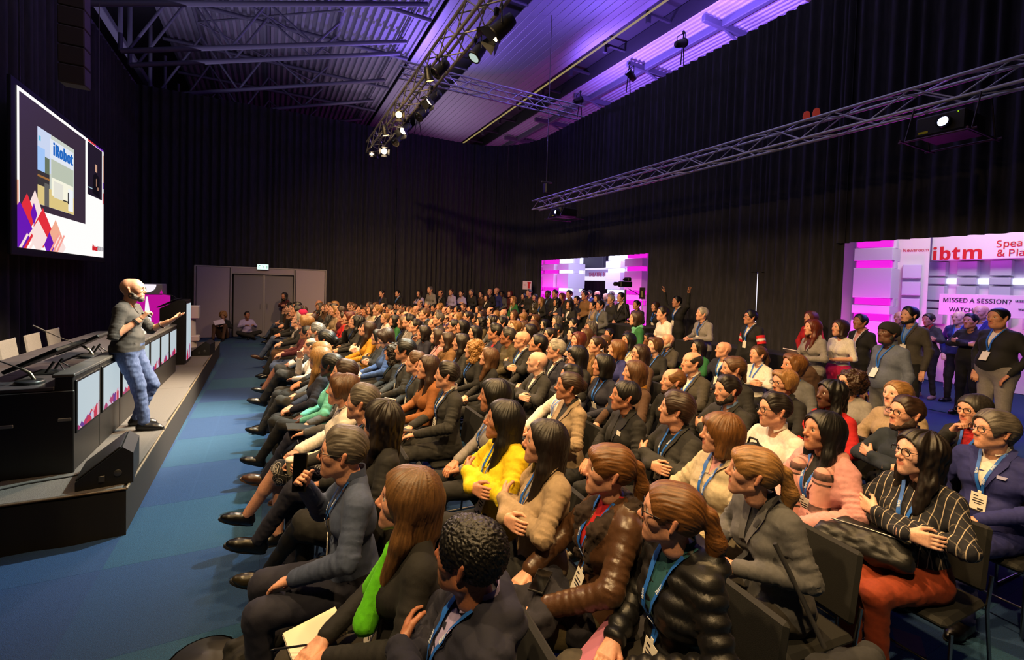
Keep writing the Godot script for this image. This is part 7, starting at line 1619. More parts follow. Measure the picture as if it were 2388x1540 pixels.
static func head_arrays(kind: String, h: float) -> Array:
	# kinds: man, heavy, woman, slim
	var man := kind == "man" or kind == "heavy"
	var j := 1.0 if man else 0.9
	if kind == "heavy":
		j = 1.12
	var f := Field.new(Vector3(-0.115, -0.23, -0.14), Vector3(0.115, 0.145, 0.14), h)
	f.cone(Vector3(0, 0.035, -0.03), Vector3(0, 0.035, 0.012), 0.085, 0.082, 0.02)
	f.cone(Vector3(0, 0.0, 0.034), Vector3(0, -0.055, 0.042), 0.06, 0.044 * j, 0.03)
	f.cone(Vector3(-0.045, -0.012, 0.05), Vector3(0.045, -0.012, 0.05), 0.028, 0.028, 0.025)
	for s in [-1.0, 1.0]:
		f.cone(Vector3(s * 0.054 * j, -0.05, -0.002), Vector3(s * 0.014, -0.09, 0.06), 0.024 * j, 0.02 * j, 0.028)
		f.cone(Vector3(s * 0.087, 0.022, -0.02), Vector3(s * 0.083, -0.022, -0.009), 0.0115, 0.0085, 0.008)
	if kind == "heavy":
		f.cone(Vector3(-0.04, -0.085, 0.02), Vector3(0.04, -0.085, 0.02), 0.034, 0.034, 0.04)
	f.cone(Vector3(0, -0.092, 0.064), Vector3(0, -0.094, 0.066), 0.022 * j, 0.022 * j, 0.02)
	f.cone(Vector3(-0.016, -0.054, 0.064), Vector3(0.016, -0.054, 0.064), 0.024, 0.024, 0.022)
	f.cone(Vector3(-0.042, 0.034, 0.07), Vector3(0.042, 0.034, 0.07), 0.013 if man else 0.011, 0.013 if man else 0.011, 0.016)
	for s in [-1.0, 1.0]:
		f.cone(Vector3(s * 0.035, 0.011, 0.097), Vector3(s * 0.037, 0.011, 0.094), 0.0145, 0.0145, 0.012, 0, true)
	f.cone(Vector3(0, 0.024, 0.082), Vector3(0, -0.02, 0.107), 0.007, 0.0105, 0.012)
	f.cone(Vector3(0, -0.023, 0.105), Vector3(0, -0.025, 0.104), 0.0115, 0.0115, 0.008)
	f.cone(Vector3(-0.013, -0.028, 0.095), Vector3(0.013, -0.028, 0.095), 0.0085, 0.0085, 0.006)
	if h < 0.007:
		f.cone(Vector3(-0.018, -0.051, 0.0845), Vector3(0.018, -0.051, 0.0845), 0.0048, 0.0048, 0.006)
		f.cone(Vector3(-0.014, -0.061, 0.0845), Vector3(0.014, -0.061, 0.0845), 0.0055, 0.0055, 0.006)
		for s in [-1.0, 1.0]:
			f.cone(Vector3(s * 0.021, 0.0225, 0.0815), Vector3(s * 0.046, 0.02, 0.073), 0.0062, 0.005, 0.005)
			f.cone(Vector3(s * 0.022, -0.0035, 0.081), Vector3(s * 0.045, -0.001, 0.073), 0.005, 0.005, 0.005)
	var nr := 0.056 if man else 0.047
	f.cone(Vector3(0, -0.05, -0.02), Vector3(0, -0.11, -0.03), nr, nr - 0.002, 0.03)
	var a := shaped(f, NARROW)
	var C := PackedColorArray()
	for p: Vector3 in a[0]:
		var c := Color.WHITE
		var lip := Vector2((p.y + 0.056) / 0.012, p.x / 0.024).length()
		if p.z > 0.075 and lip < 1.0:
			c = Color(0.82, 0.5, 0.47) if not man else Color(0.86, 0.62, 0.58)
		elif p.z > 0.09 and p.y < -0.005 and p.y > -0.04:
			c = Color(1.0, 0.86, 0.83)
		elif absf(p.x) > 0.078 and p.y < 0.04 and p.y > -0.05:
			c = Color(1.0, 0.84, 0.8)
		C.append(c)
	a[3] = C
	return a

static func eye_arrays() -> Array:
	var out := [PackedVector3Array(), PackedVector3Array(), PackedInt32Array(), PackedColorArray()]
	for s in [-1.0, 1.0]:
		var P := PackedVector3Array()
		var N := PackedVector3Array()
		var C := PackedColorArray()
		var I := PackedInt32Array()
		var angs := [0.0, 0.28, 0.29, 0.58, 0.6, 1.0, 1.5]
		for r in angs.size():
			for k in 10:
				var n := Vector3(sin(angs[r]) * cos(TAU * k / 10), sin(angs[r]) * sin(TAU * k / 10), cos(angs[r]))
				P.append(Vector3(s * 0.0312, 0.0105, 0.0735) + n * 0.0128)
				N.append(n)
				C.append(Color(0.01, 0.01, 0.01) if r < 2 else Color(0.08, 0.05, 0.03) if r < 4 else Color(0.45, 0.42, 0.39))
		for r in angs.size() - 1:
			for k in 10:
				var a := r * 10 + k
				var b := r * 10 + (k + 1) % 10
				I.append_array([a, b, a + 10, b, b + 10, a + 10])
		for t in I.size():
			I[t] += out[0].size()
		out[0].append_array(P)
		out[1].append_array(N)
		out[2].append_array(I)
		out[3].append_array(C)
	return out

static func brow_arrays(man: bool, s: float) -> Array:
	var w := 0.0042 if man else 0.003
	return [tube([Vector3(s * 0.012, 0.034, 0.0855), Vector3(s * 0.027, 0.039, 0.082), Vector3(s * 0.043, 0.034, 0.0725)], [w * 0.8, w, w * 0.5], 5)]

static func lash_arrays(s: float) -> Array:
	var a := tube([Vector3(s * 0.019, 0.0135, 0.0845), Vector3(s * 0.03, 0.0185, 0.0862), Vector3(s * 0.042, 0.0145, 0.0785)], [0.001, 0.0017, 0.001], 4)
	var c := PackedColorArray()
	c.resize(a[0].size())
	c.fill(Color(0.02, 0.015, 0.012))
	a[3] = c
	return a

static func hair_arrays(style: String, h: float) -> Array:
	var fringe := style.begins_with("fringe_")
	style = style.trim_prefix("fringe_")
	var slim := style == "long_s" or style == "curly_s"
	style = style.trim_suffix("_s")
	var lo := Vector3(-0.15, -0.13, -0.17)
	var hi := Vector3(0.15, 0.17, 0.13)
	match style:
		"long", "wavy", "half":
			lo = Vector3(-0.17, -0.36, -0.2)
		"bob":
			lo.y = -0.19
		"pony":
			lo = Vector3(-0.13, -0.3, -0.24)
		"curly", "afro":
			lo = Vector3(-0.19, -0.25, -0.2)
			hi = Vector3(0.19, 0.19, 0.13)
	var f := Field.new(lo, hi, h)
	var th := 0.011
	if style in ["buzz", "balding"]:
		th = 0.005
	elif style in ["short", "receding", "quiff"]:
		th = 0.007
	elif style == "crop":
		th = 0.011
	elif style in ["thick", "long", "wavy", "bob", "half"]:
		th = 0.013 if slim else 0.019
	elif style in ["pony", "bun"]:
		th = 0.011
	f.cone(Vector3(0, 0.035, -0.03), Vector3(0, 0.035, 0.012), 0.085 + th, 0.082 + th, 0.01)
	if style in ["thick", "short", "quiff"]:
		f.cone(Vector3(-0.035, 0.095, 0.03), Vector3(0.03, 0.1, 0.035), 0.03, 0.03, 0.03)
		f.cone(Vector3(0, 0.07, -0.03), Vector3(0, 0.075, 0.01), 0.062, 0.06, 0.03)
	if style == "thick":
		f.cone(Vector3(0, 0.02, -0.06), Vector3(0, -0.04, -0.055), 0.065, 0.055, 0.03)
	var fine := h < 0.0085
	var rough := 0.0055 if fine else 0.002
	var freq := 90.0
	var stretch := Vector3(1, 0.13, 1)
	var face := 0.086
	match style:
		"long", "wavy", "half":
			f.cone(Vector3(0, 0.0, -0.055), Vector3(0, -0.25, -0.085), 0.085, 0.06, 0.03)
			for s in [-1.0, 1.0]:
				f.cone(Vector3(s * 0.07, 0.03, -0.005), Vector3(s * 0.082, -0.12, -0.012), 0.034, 0.036, 0.03)
				f.cone(Vector3(s * 0.082, -0.12, -0.012), Vector3(s * 0.085, -0.28, 0.022), 0.036, 0.022, 0.03)
			if style == "wavy":
				rough = 0.015
				freq = 30.0
				stretch = Vector3(1, 0.5, 1)
			if style == "half":
				f.cone(Vector3(0, 0.03, -0.115), Vector3(0, -0.1, -0.125), 0.028, 0.03, 0.02)
		"bob":
			f.cone(Vector3(0, 0.0, -0.045), Vector3(0, -0.085, -0.05), 0.088, 0.075, 0.03)
			for s in [-1.0, 1.0]:
				f.cone(Vector3(s * 0.072, 0.03, 0.0), Vector3(s * 0.082, -0.095, 0.012), 0.034, 0.03, 0.03)
		"short_bob":
			f.cone(Vector3(0, 0.04, -0.05), Vector3(0, -0.04, -0.055), 0.085, 0.06, 0.03)
			for s in [-1.0, 1.0]:
				f.cone(Vector3(s * 0.07, 0.04, 0.01), Vector3(s * 0.078, -0.03, 0.01), 0.03, 0.024, 0.03)
			f.cone(Vector3(-0.05, 0.09, 0.055), Vector3(0.05, 0.08, 0.06), 0.03, 0.025, 0.03)
			rough = 0.008
			freq = 36.0
			stretch = Vector3(1, 0.4, 1)
		"pony":
			f.cone(Vector3(0, 0.03, -0.1), Vector3(0, 0.04, -0.135), 0.03, 0.024, 0.02)
			f.cone(Vector3(0, 0.04, -0.135), Vector3(0, -0.05, -0.17), 0.026, 0.034, 0.02)
			f.cone(Vector3(0, -0.05, -0.17), Vector3(0, -0.22, -0.155), 0.034, 0.014, 0.02)
		"low_pony":
			f.cone(Vector3(0, -0.02, -0.09), Vector3(0, -0.11, -0.11), 0.035, 0.02, 0.03)
		"bun":
			f.cone(Vector3(0, 0.02, -0.115), Vector3(0, 0.035, -0.12), 0.042, 0.04, 0.015)
			rough = 0.006
		"curly", "afro":
			var rng := RandomNumberGenerator.new()
			rng.seed = 5
			for k in 90:
				var d := Vector3(rng.randfn(), rng.randfn() * 0.8 + 0.15, rng.randfn() - 0.55).normalized()
				var c := Vector3(0, 0.02, -0.02) + d * Vector3(0.105, 0.105, 0.115)
				f.cone(c, c + Vector3(0, -0.01, 0), 0.026 + 0.01 * rng.randf(), 0.024, 0.012)
			if style == "curly" and not slim:
				for k in 40:
					var an := rng.randf_range(-2.2, 2.2)
					var c := Vector3(sin(an) * 0.105, rng.randf_range(-0.19, 0.0), -0.02 - cos(an) * 0.075)
					f.cone(c, c + Vector3(0, -0.02, 0), 0.03, 0.026, 0.012)
			rough = 0.012
			freq = 55.0
			stretch = Vector3.ONE
	# the face and the nape stay free
	var down := style in ["long", "wavy", "half", "bob", "curly", "short_bob"]
	if style == "crop":
		rough = 0.007
		freq = 110.0
		stretch = Vector3.ONE
	if style == "fringe":
		face = 0.075
	if fringe:
		face = 0.072
		f.cone(Vector3(-0.04, 0.07, 0.075), Vector3(0.04, 0.07, 0.075), 0.022, 0.022, 0.02)
	if style == "receding":
		f.cone(Vector3(0, 0.12, 0.05), Vector3(0, 0.1, 0.06), 0.07, 0.07, 0.01, 0, true)
	if style == "balding":
		f.cone(Vector3(0, 0.16, -0.03), Vector3(0, 0.09, 0.07), 0.085, 0.085, 0.01, 0, true)
	f.cone(Vector3(0, -0.004 if not fringe else -0.02, 0.112), Vector3(0, -0.05, 0.13), face, face, 0.012, 0, true)
	f.cone(Vector3(0, -0.1, 0.11), Vector3(0, -0.34, 0.14), 0.088, 0.1, 0.012, 0, true)
	if not down:
		for s in [-1.0, 1.0]:
			f.cone(Vector3(s * 0.105, -0.01, -0.008), Vector3(s * 0.1, -0.06, 0.03), 0.034, 0.04, 0.008, 0, true)
		if style != "pony":
			f.cone(Vector3(-0.1, -0.12, 0.0), Vector3(0.1, -0.12, 0.0), 0.088, 0.088, 0.02, 0, true)
		else:
			f.cone(Vector3(-0.1, -0.105, 0.0), Vector3(0.1, -0.105, 0.0), 0.083, 0.083, 0.02, 0, true)
	if style in ["curly", "afro", "crop"]:
		return shaped(f, NARROW, rough, freq, stretch)
	return locks(f, NARROW, 0.012 if style == "wavy" else (0.0032 if fine else 0.001), 3.0 if style == "wavy" else 9.0, "back" if style in ["pony", "bun", "low_pony", "short", "thick", "buzz", "receding", "balding"] else "down", 3)

static func beard_arrays(h: float) -> Array:
	var f := Field.new(Vector3(-0.09, -0.15, -0.03), Vector3(0.09, 0.0, 0.13), h)
	for s in [-1.0, 1.0]:
		f.cone(Vector3(s * 0.062, -0.03, 0.0), Vector3(s * 0.058, -0.055, 0.01), 0.022, 0.029, 0.02)
		f.cone(Vector3(s * 0.056, -0.055, 0.0), Vector3(s * 0.014, -0.092, 0.06), 0.0285, 0.028, 0.02)
		f.cone(Vector3(s * 0.004, -0.04, 0.0935), Vector3(s * 0.026, -0.053, 0.083), 0.0062, 0.005, 0.006)
	f.cone(Vector3(0, -0.094, 0.064), Vector3(0, -0.098, 0.066), 0.028, 0.026, 0.015)
	f.cone(Vector3(0, -0.056, 0.105), Vector3(0, -0.05, 0.105), 0.02, 0.02, 0.008, 0, true)
	return shaped(f, NARROW, 0.004, 90.0)

static func hat_arrays(style: String) -> Array:
	var f := Field.new(Vector3(-0.15, -0.06, -0.17), Vector3(0.15, 0.2, 0.15), 0.008)
	if style == "beanie":
		f.cone(Vector3(0, 0.042, -0.03), Vector3(0, 0.045, 0.01), 0.1, 0.097, 0.01)
		f.cone(Vector3(0, -0.07, 0.05), Vector3(0, -0.07, -0.06), 0.125, 0.09, 0.006, 0, true)
	else:
		f.cone(Vector3(-0.03, 0.095, -0.03), Vector3(0.03, 0.1, 0.0), 0.07, 0.065, 0.03)
		f.cone(Vector3(0.05, 0.09, -0.02), Vector3(-0.05, 0.085, -0.04), 0.06, 0.06, 0.03)
		f.cone(Vector3(0, -0.04, 0.0), Vector3(0, -0.04, -0.06), 0.1, 0.1, 0.006, 0, true)
	return shaped(f, NARROW)

static func glasses_arrays() -> Array:
	var a := []
	for s in [-1.0, 1.0]:
		var ring := []
		for k in 13:
			var an := TAU * k / 12.0
			ring.append(Vector3(s * 0.033 + 0.0235 * signf(cos(an)) * pow(absf(cos(an)), 0.7), 0.009 + 0.0185 * signf(sin(an)) * pow(absf(sin(an)), 0.7), 0.102 - absf(0.0235 * cos(an) + 0.033) * 0.12))
		a.append(tube(ring, 0.0021, 5, false))
		a.append(tube([Vector3(s * 0.056, 0.016, 0.094), Vector3(s * 0.076, 0.016, 0.05), Vector3(s * 0.08, 0.012, -0.005), Vector3(s * 0.078, -0.004, -0.02)], 0.002, 5))
	a.append(tube([Vector3(-0.011, 0.014, 0.1), Vector3(0, 0.018, 0.103), Vector3(0.011, 0.014, 0.1)], 0.002, 5))
	return a

# hand axes: origin at the wrist, fingers along +z, palm towards -y, thumb towards +x
static func hand_arrays(style: String, h: float) -> Array:
	var f := Field.new(Vector3(-0.075, -0.1, -0.05), Vector3(0.115, 0.06, 0.225), h)
	f.cone(Vector3(0, 0, -0.05), Vector3(0, 0, 0.01), 0.026, 0.025, 0.01)
	for x in [-0.026, -0.009, 0.009, 0.026]:
		f.cone(Vector3(x * 0.6, 0, 0.015), Vector3(x, 0.0, 0.082), 0.0155, 0.0125, 0.012)
	var curl := 0.35
	match style:
		"grip":
			curl = 1.05
		"open":
			curl = 0.12
		"fist":
			curl = 1.45
	var lens := [0.062, 0.076, 0.082, 0.074]
	var xs := [-0.029, -0.0098, 0.0098, 0.029]
	for k in 4:
		var p := Vector3(xs[k], 0.0, 0.084)
		var an: float = curl * 0.6 - (0.05 * k if style == "open" else 0.0)
		var spread: float = xs[k] * (4.0 if style == "open" else 1.2)
		var w := [0.0092, 0.0086, 0.0078, 0.007]
		var ll: float = lens[k]
		for s in 3:
			var d := Vector3(spread * 0.6, -sin(an), cos(an)).normalized()
			var q: Vector3 = p + d * ll * [0.46, 0.3, 0.24][s]
			f.cone(p, q, w[s], w[s + 1], 0.004)
			p = q
			an += curl
	var t0 := Vector3(0.02, -0.006, 0.022)
	var t1 := Vector3(0.046, -0.016, 0.052)
	var t2 := t1 + (Vector3(0.022, -0.01, 0.03) if style == "open" else Vector3(0.008, -0.02, 0.032))
	var t3 := t2 + (Vector3(0.012, -0.004, 0.026) if style == "open" else Vector3(-0.008, -0.012, 0.024))
	f.cone(t0, t1, 0.015, 0.012, 0.01)
	f.cone(t1, t2, 0.0115, 0.0095, 0.005)
	f.cone(t2, t3, 0.0095, 0.0075, 0.004)
	return shaped(f, Vector3.ONE)

# shoe axes: origin at the ankle, toe along +z, sole at y = -0.085
static func shoe_arrays(style: String) -> Array:
	var f := Field.new(Vector3(-0.07, -0.1, -0.11), Vector3(0.07, 0.09, 0.24), 0.0085)
	f.cone(Vector3(0, -0.055, -0.045), Vector3(0, -0.06, 0.03), 0.036, 0.036, 0.02)
	f.cone(Vector3(0, -0.058, 0.02), Vector3(0.004, -0.064, 0.12), 0.038, 0.04, 0.03)
	f.cone(Vector3(0.004, -0.065, 0.1), Vector3(0.002, -0.07, 0.168), 0.038, 0.024, 0.03)
	f.cone(Vector3(0, -0.05, -0.03), Vector3(0, 0.0 if style != "boot" else 0.07, -0.015), 0.038, 0.043, 0.03)
	f.cone(Vector3(0, -0.04, 0.02), Vector3(0, -0.048, 0.075), 0.032, 0.03, 0.03)
	f.cone(Vector3(0, -0.285, -0.1), Vector3(0, -0.285, 0.2), 0.2, 0.2, 0.006, 0, true)
	f.cone(Vector3(0, 0.05 if style != "boot" else 0.13, -0.012), Vector3(0, 0.04 if style != "boot" else 0.12, -0.01), 0.044, 0.044, 0.006, 0, true)
	return shaped(f, Vector3.ONE)

static func sole_arrays(th: float, heel: float) -> Array:
	var poly := []
	for k in 20:
		var an := TAU * k / 20.0
		var z := 0.056 + 0.142 * cos(an)
		var w := 0.042 + 0.006 * cos(an)
		if z < 0.05:
			w -= 0.006
		poly.append(Vector2(w * sin(an), z))
	poly.reverse()
	var t := Transform3D(Basis(Vector3.RIGHT, Vector3.BACK, Vector3.DOWN), Vector3(0, -0.085, 0))
	var a := [prism(poly, -0.004, th, t)]
	if heel > 0.0:
		a.append(box(Vector3(0.06, heel, 0.06), Vector3(0, -0.085 - th - heel * 0.5, -0.05), 0.006))
	return a

# ------------------------------------------------------------------ bodies
# axes of a person: x to the person's left, y up, z forward; origin on the floor under the pelvis
# labels: 0 torso, 1 upper sleeve, 2 fore sleeve, 3 hips and thighs, 4 shins, 5 scarf or fur
static func rot(p: Vector3, c: Vector3, ax: Vector3, an: float) -> Vector3:
	return c + (p - c).rotated(ax, an)

# soft things: blended cones, creased
static func soft(bones: Array, h: float, crease: float, sd := 1) -> Array:
	var lo := Vector3(9, 9, 9)
	var hi := -lo
	for b in bones:
		var m: float = maxf(b[2], b[3]) + 0.05
		for q in 2:
			lo = lo.min(b[q] - Vector3.ONE * m)
			hi = hi.max(b[q] + Vector3.ONE * m)
	var f := Field.new(lo, hi, h)
	for b in bones:
		f.cone(b[0], b[1], b[2], b[3], b[4])
	return shaped(f, Vector3.ONE, crease, 9.0, Vector3(1, 1.6, 1), sd)

static func skeleton(s: Dictionary) -> Dictionary:
	var g: float = s.get("girth", 1.0)
	var fem: bool = s.get("fem", false)
	var seated: bool = s.get("seated", true)
	var lean: float = s.get("lean", 0.05)
	var twist: float = s.get("twist", 0.0)
	var side: float = s.get("side", 0.0)
	var P0 := Vector3(0, 0.545, 0) if seated else Vector3(0, 0.93, 0)
	P0 += s.get("hip", Vector3.ZERO)
	var T := func(p: Vector3) -> Vector3:
		var q := p.rotated(Vector3.UP, twist * clampf(p.y / 0.5, 0.0, 1.0))
		return P0 + q.rotated(Vector3.RIGHT, -lean).rotated(Vector3.BACK, side)
	var sw := 0.148 if fem else 0.17
	var J := {"pelvis": P0, "T": T}
	J.waist = T.call(Vector3(0, 0.15, 0.0))
	J.chest = T.call(Vector3(0, 0.34, -0.01))
	J.neck = T.call(Vector3(0, 0.535, -0.025))
	J.head = T.call(Vector3(0, 0.67, 0.01)) + Vector3(0, 0.0, 0.02) + s.get("nod", Vector3.ZERO)
	J.shl = T.call(Vector3(sw, 0.455, -0.02))
	J.shr = T.call(Vector3(-sw, 0.455, -0.02))
	var arms: Array = s.arms
	J.ell = arms[0]
	J.wrl = arms[1]
	J.elr = arms[2]
	J.wrr = arms[3]
	var hipw := 0.092
	J.hil = P0 + Vector3(hipw, -0.02, 0.0)
	J.hir = P0 + Vector3(-hipw, -0.02, 0.0)
	var legs: Array = s.legs
	J.knl = legs[0]
	J.anl = legs[1]
	J.knr = legs[2]
	J.anr = legs[3]
	var th: float = s.get("thick", 0.0)     # cloth over the arms and trunk
	var lt: float = s.get("loose", 0.0)     # cloth over the legs
	var B := []
	var ww := (0.098 if fem else 0.112) * g + th
	B.append([P0 + Vector3(-0.07, 0.01, -0.01), P0 + Vector3(0.07, 0.01, -0.01), 0.112 * g + lt, 0.112 * g + lt, 0.05, 3])
	B.append([T.call(Vector3(-0.045 * g, 0.14, 0.005)), T.call(Vector3(0.045 * g, 0.14, 0.005)), ww, ww, 0.06, 0])
	if g > 1.12:
		B.append([T.call(Vector3(-0.03, 0.12, 0.06)), T.call(Vector3(0.03, 0.12, 0.06)), 0.11 * g, 0.11 * g, 0.06, 0])
	if s.get("tails", false):
		B.append([T.call(Vector3(-0.07, 0.03, -0.01)), T.call(Vector3(0.07, 0.03, -0.01)), 0.118 * g + th, 0.118 * g + th, 0.03, 0])
	B.append([T.call(Vector3(-0.07, 0.34, -0.005)), T.call(Vector3(0.07, 0.34, -0.005)), 0.104 * g + th, 0.104 * g + th, 0.07, 0])
	B.append([T.call(Vector3(-sw * 0.8, 0.445, -0.025)), T.call(Vector3(sw * 0.8, 0.445, -0.025)), 0.058 + th, 0.058 + th, 0.06, 0])
	if fem:
		for q in [-1.0, 1.0]:
			B.append([T.call(Vector3(q * 0.07, 0.325, 0.062)), T.call(Vector3(q * 0.065, 0.315, 0.068)), 0.058 + th, 0.056 + th, 0.04, 0])
	for q in ["l", "r"]:
		var q1 := 1.0 if q == "l" else -1.0
		B.append([T.call(Vector3(q1 * 0.028, 0.515, -0.035)), J["sh" + q], 0.038 + th, 0.046 + th, 0.04, 0])
	var cl: Dictionary = J
	for q in ["l", "r"]:
		var kt := 0.022
		B.append([cl["sh" + q], cl["el" + q], 0.051 * (0.9 if fem else 1.0) + th, 0.043 + th, 0.03, 1])
		var ft := th if s.get("sleeve", "long") == "long" else -0.004
		B.append([cl["el" + q], cl["wr" + q], 0.045 * (0.93 if fem else 1.0) + ft, 0.034 + ft * 0.8, kt, 2])
	for q in ["l", "r"]:
		B.append([cl["hi" + q], cl["kn" + q], 0.088 * sqrt(g) + lt, 0.06 + lt, 0.03, 3])
		B.append([cl["kn" + q], cl["an" + q], 0.057 + lt, 0.04 + lt * 1.3, 0.025, 4])
		# calf
		if lt < 0.004:
			B.append([cl["kn" + q].lerp(cl["an" + q], 0.2), cl["kn" + q].lerp(cl["an" + q], 0.45), 0.05, 0.05, 0.02, 4])
	if s.get("skirt", false):
		B.append([P0 + Vector3(-0.03, 0.0, 0.05), (J.knl + J.knr) * 0.5 + Vector3(0.02, 0, -0.03), 0.13, 0.085, 0.04, 3])
		B.append([(J.hil + J.hir) * 0.5 + Vector3(0.07, 0, 0.1), (J.knl + J.knr) * 0.5 + Vector3(0.06, 0, -0.03), 0.11, 0.08, 0.04, 3])
	for e in s.get("extra", []):
		B.append([T.call(e[0]), T.call(e[1]), e[2], e[3], e[4], e[5]])
	J.bones = B
	return J

# the whole clothed figure, meshed: fills r.groups and r.torso
static func figure(s: Dictionary) -> Dictionary:
	var J := skeleton(s)
	var h: float = s.get("cell", 0.018)
	var lo := Vector3(9, 9, 9)
	var hi := -lo
	for b in J.bones:
		var m: float = maxf(b[2], b[3]) + 0.07
		for q in 2:
			lo = lo.min(b[q] - Vector3.ONE * m)
			hi = hi.max(b[q] + Vector3.ONE * m)
	var f := Field.new(lo, hi, h)
	for b in J.bones:
		f.cone(b[0], b[1], b[2], b[3], b[4], b[5])
	var net := f.nets()
	var P: PackedVector3Array = net[0]
	var N := face_normals(P, net[1])
	var L: PackedByteArray = net[2]
	var fn := FastNoiseLite.new()
	fn.seed = int(s.get("seed", 3))
	fn.frequency = 6.5
	fn.fractal_octaves = 2
	fn.domain_warp_enabled = false
	var folds: float = s.get("folds", 0.005)
	var puff: float = s.get("puff", 0.0)
	var bones: Array = J.bones
	for i in P.size():
		var p := P[i]
		var l := L[i]
		var amp := folds
		if l == 5:
			amp = s.get("fur", 0.003)
			P[i] = p + N[i] * amp * fn.get_noise_3dv(p * 5.0)
			continue
		var d := 0.0
		if l == 4 and s.get("bare", false) or l == 2 and s.get("sleeve", "long") != "long":
			continue
		if l == 0:
			d = amp * fn.get_noise_3dv(Vector3(p.x * 0.9, p.y * 2.2, p.z))
		elif l <= 2:
			# creases run round the sleeve, sharpest at the elbow
			var el: Vector3 = J.ell if p.x > 0 else J.elr
			var near := clampf(1.2 - p.distance_to(el) * 4.0, 0.35, 1.2)
			var ax: Vector3 = ((J.wrl if p.x > 0 else J.wrr) - el) if l == 2 else (el - (J.shl if p.x > 0 else J.shr))
			var t := (p - el).dot(ax.normalized())
			d = amp * near * 1.5 * fn.get_noise_3d(t * 5.5, p.x * 0.9, (p.z + p.y) * 0.9)
		elif l <= 4:
			d = amp * 1.2 * fn.get_noise_3d(p.x * 0.9, p.y * 2.0, p.z * 2.0)
		if puff > 0.0 and l <= 2:
			var t := 0.0
			if l == 0:
				t = p.y - J.pelvis.y
			else:
				var el: Vector3 = J.ell if p.x > 0 else J.elr
				var ax: Vector3 = ((J.wrl if p.x > 0 else J.wrr) - el) if l == 2 else (el - (J.shl if p.x > 0 else J.shr))
				t = (p - el).dot(ax.normalized())
			d += puff * (absf(sin(t * PI / s.get("quilt", 0.06))) - 0.6)
		P[i] = p + N[i] * d
	net[0] = P
	N = face_normals(P, net[1])
	# what each label is made of: 0 top, 1 bottom, 2 skin, 3 scarf, 4 stocking
	var slv: String = s.get("sleeve", "long")
	var group_of := [0, 2 if slv == "none" else 0, 0 if slv == "long" else 2, 1, 2 if s.get("bare", false) else (4 if s.get("tights", false) else 1), 3]
	var G := by_group(net, N, group_of, true)
	# the body under the clothes, coarse
	var f2 := Field.new(lo, hi, 0.045)
	for b in J.bones:
		if b[5] != 5:
			f2.cone(b[0], b[1], maxf(b[2] - 0.022, 0.012), maxf(b[3] - 0.022, 0.012), 0.03, 0)
	var n2 := f2.nets()
	var inner := [n2[0], face_normals(n2[0], n2[1]), n2[1], PackedColorArray()]
	return {"J": J, "groups": G, "inner": inner, "spec": s}

static func torso_d(J: Dictionary, p: Vector3) -> float:
	var v := 1.0
	for b in J.bones:
		var l: int = b[5]
		if l == 1 or l == 2 or l == 4 or l == 5:
			continue
		var ba: Vector3 = b[1] - b[0]
		var q: Vector3 = p - b[0]
		var t := clampf(q.dot(ba) / maxf(ba.length_squared(), 1e-9), 0.0, 1.0)
		var d: float = (q - ba * t).length() - lerpf(b[2], b[3], t)
		var g: float = b[4] - absf(v - d)
		v = minf(v, d) - (g * g * 0.25 / b[4] if g > 0.0 else 0.0)
	return v

# a point on the chest: s metres to the left of the middle, d metres down from the neck, lifted by off
static func on_chest(J: Dictionary, s: float, d: float, off: float) -> Vector3:
	var T: Callable = J.T
	var p: Vector3 = T.call(Vector3(s, 0.555 - d, 0.32))
	var fw: Vector3 = (T.call(Vector3(s, 0.555 - d, 0.0)) - p).normalized()
	var t := 0.0
	for k in 14:
		var e := torso_d(J, p + fw * t)
		t += e * 0.9
		if e < 0.002 or t > 0.37:
			break
	return p + fw * (minf(t, 0.37) - off)

# sheet between two edges given as arrays of [s, d], with the thickness th
static func sheet(J: Dictionary, left: Array, right: Array, off: float, cols := 2, th := 0.004) -> Array:
	var P := PackedVector3Array()
	var I := PackedInt32Array()
	var n := left.size()
	for i in n:
		for c in cols + 1:
			var t := float(c) / cols
			P.append(on_chest(J, lerpf(left[i][0], right[i][0], t), lerpf(left[i][1], right[i][1], t), off))
	var w := cols + 1
	for i in n - 1:
		for c in cols:
			var a := i * w + c
			I.append_array([a, a + w, a + 1, a + 1, a + w, a + w + 1])
	var N := face_normals(P, I)
	return [P, N, I, PackedColorArray()]

static func vneck(J: Dictionary, deep: float, wide: float, off := 0.006) -> Array:
	var l := []
	var r := []
	for k in 8:
		var t := k / 7.0
		var w := lerpf(wide, 0.004, t)
		l.append([-w, -0.012 + deep * t])
		r.append([w, -0.012 + deep * t])
	return sheet(J, l, r, off, 4)

static func lapels(J: Dictionary, deep: float, wide: float) -> Array:
	var out := []
	for s in [-1.0, 1.0]:
		var inn := []
		var outr := []
		for k in 9:
			var t := k / 8.0
			var w := lerpf(wide, 0.003, t)
			var lw := 0.026 + 0.036 * clampf(t * 4.0, 0.0, 1.0) * (1.0 - t) * 1.25 - (0.014 if k == 2 else 0.0)
			inn.append([s * w, -0.02 + deep * t])
			outr.append([s * (w + lw), -0.012 + deep * t])
		out.append(sheet(J, inn if s < 0 else outr, outr if s < 0 else inn, 0.011, 2))
	return out

static func lanyard(J: Dictionary, deep: float, skew := 0.0) -> Array:
	var out := []
	for s in [-1.0, 1.0]:
		var l := []
		var r := []
		for k in 9:
			var t := k / 8.0
			var c: float = s * lerpf(0.066, 0.004, pow(t, 0.8)) + skew * t
			var wv := 0.009
			l.append([c - wv, 0.012 + (deep - 0.012) * t])
			r.append([c + wv, 0.012 + (deep - 0.012) * t])
		out.append(sheet(J, l, r, 0.014 if s > 0 else 0.016, 1))
	return out
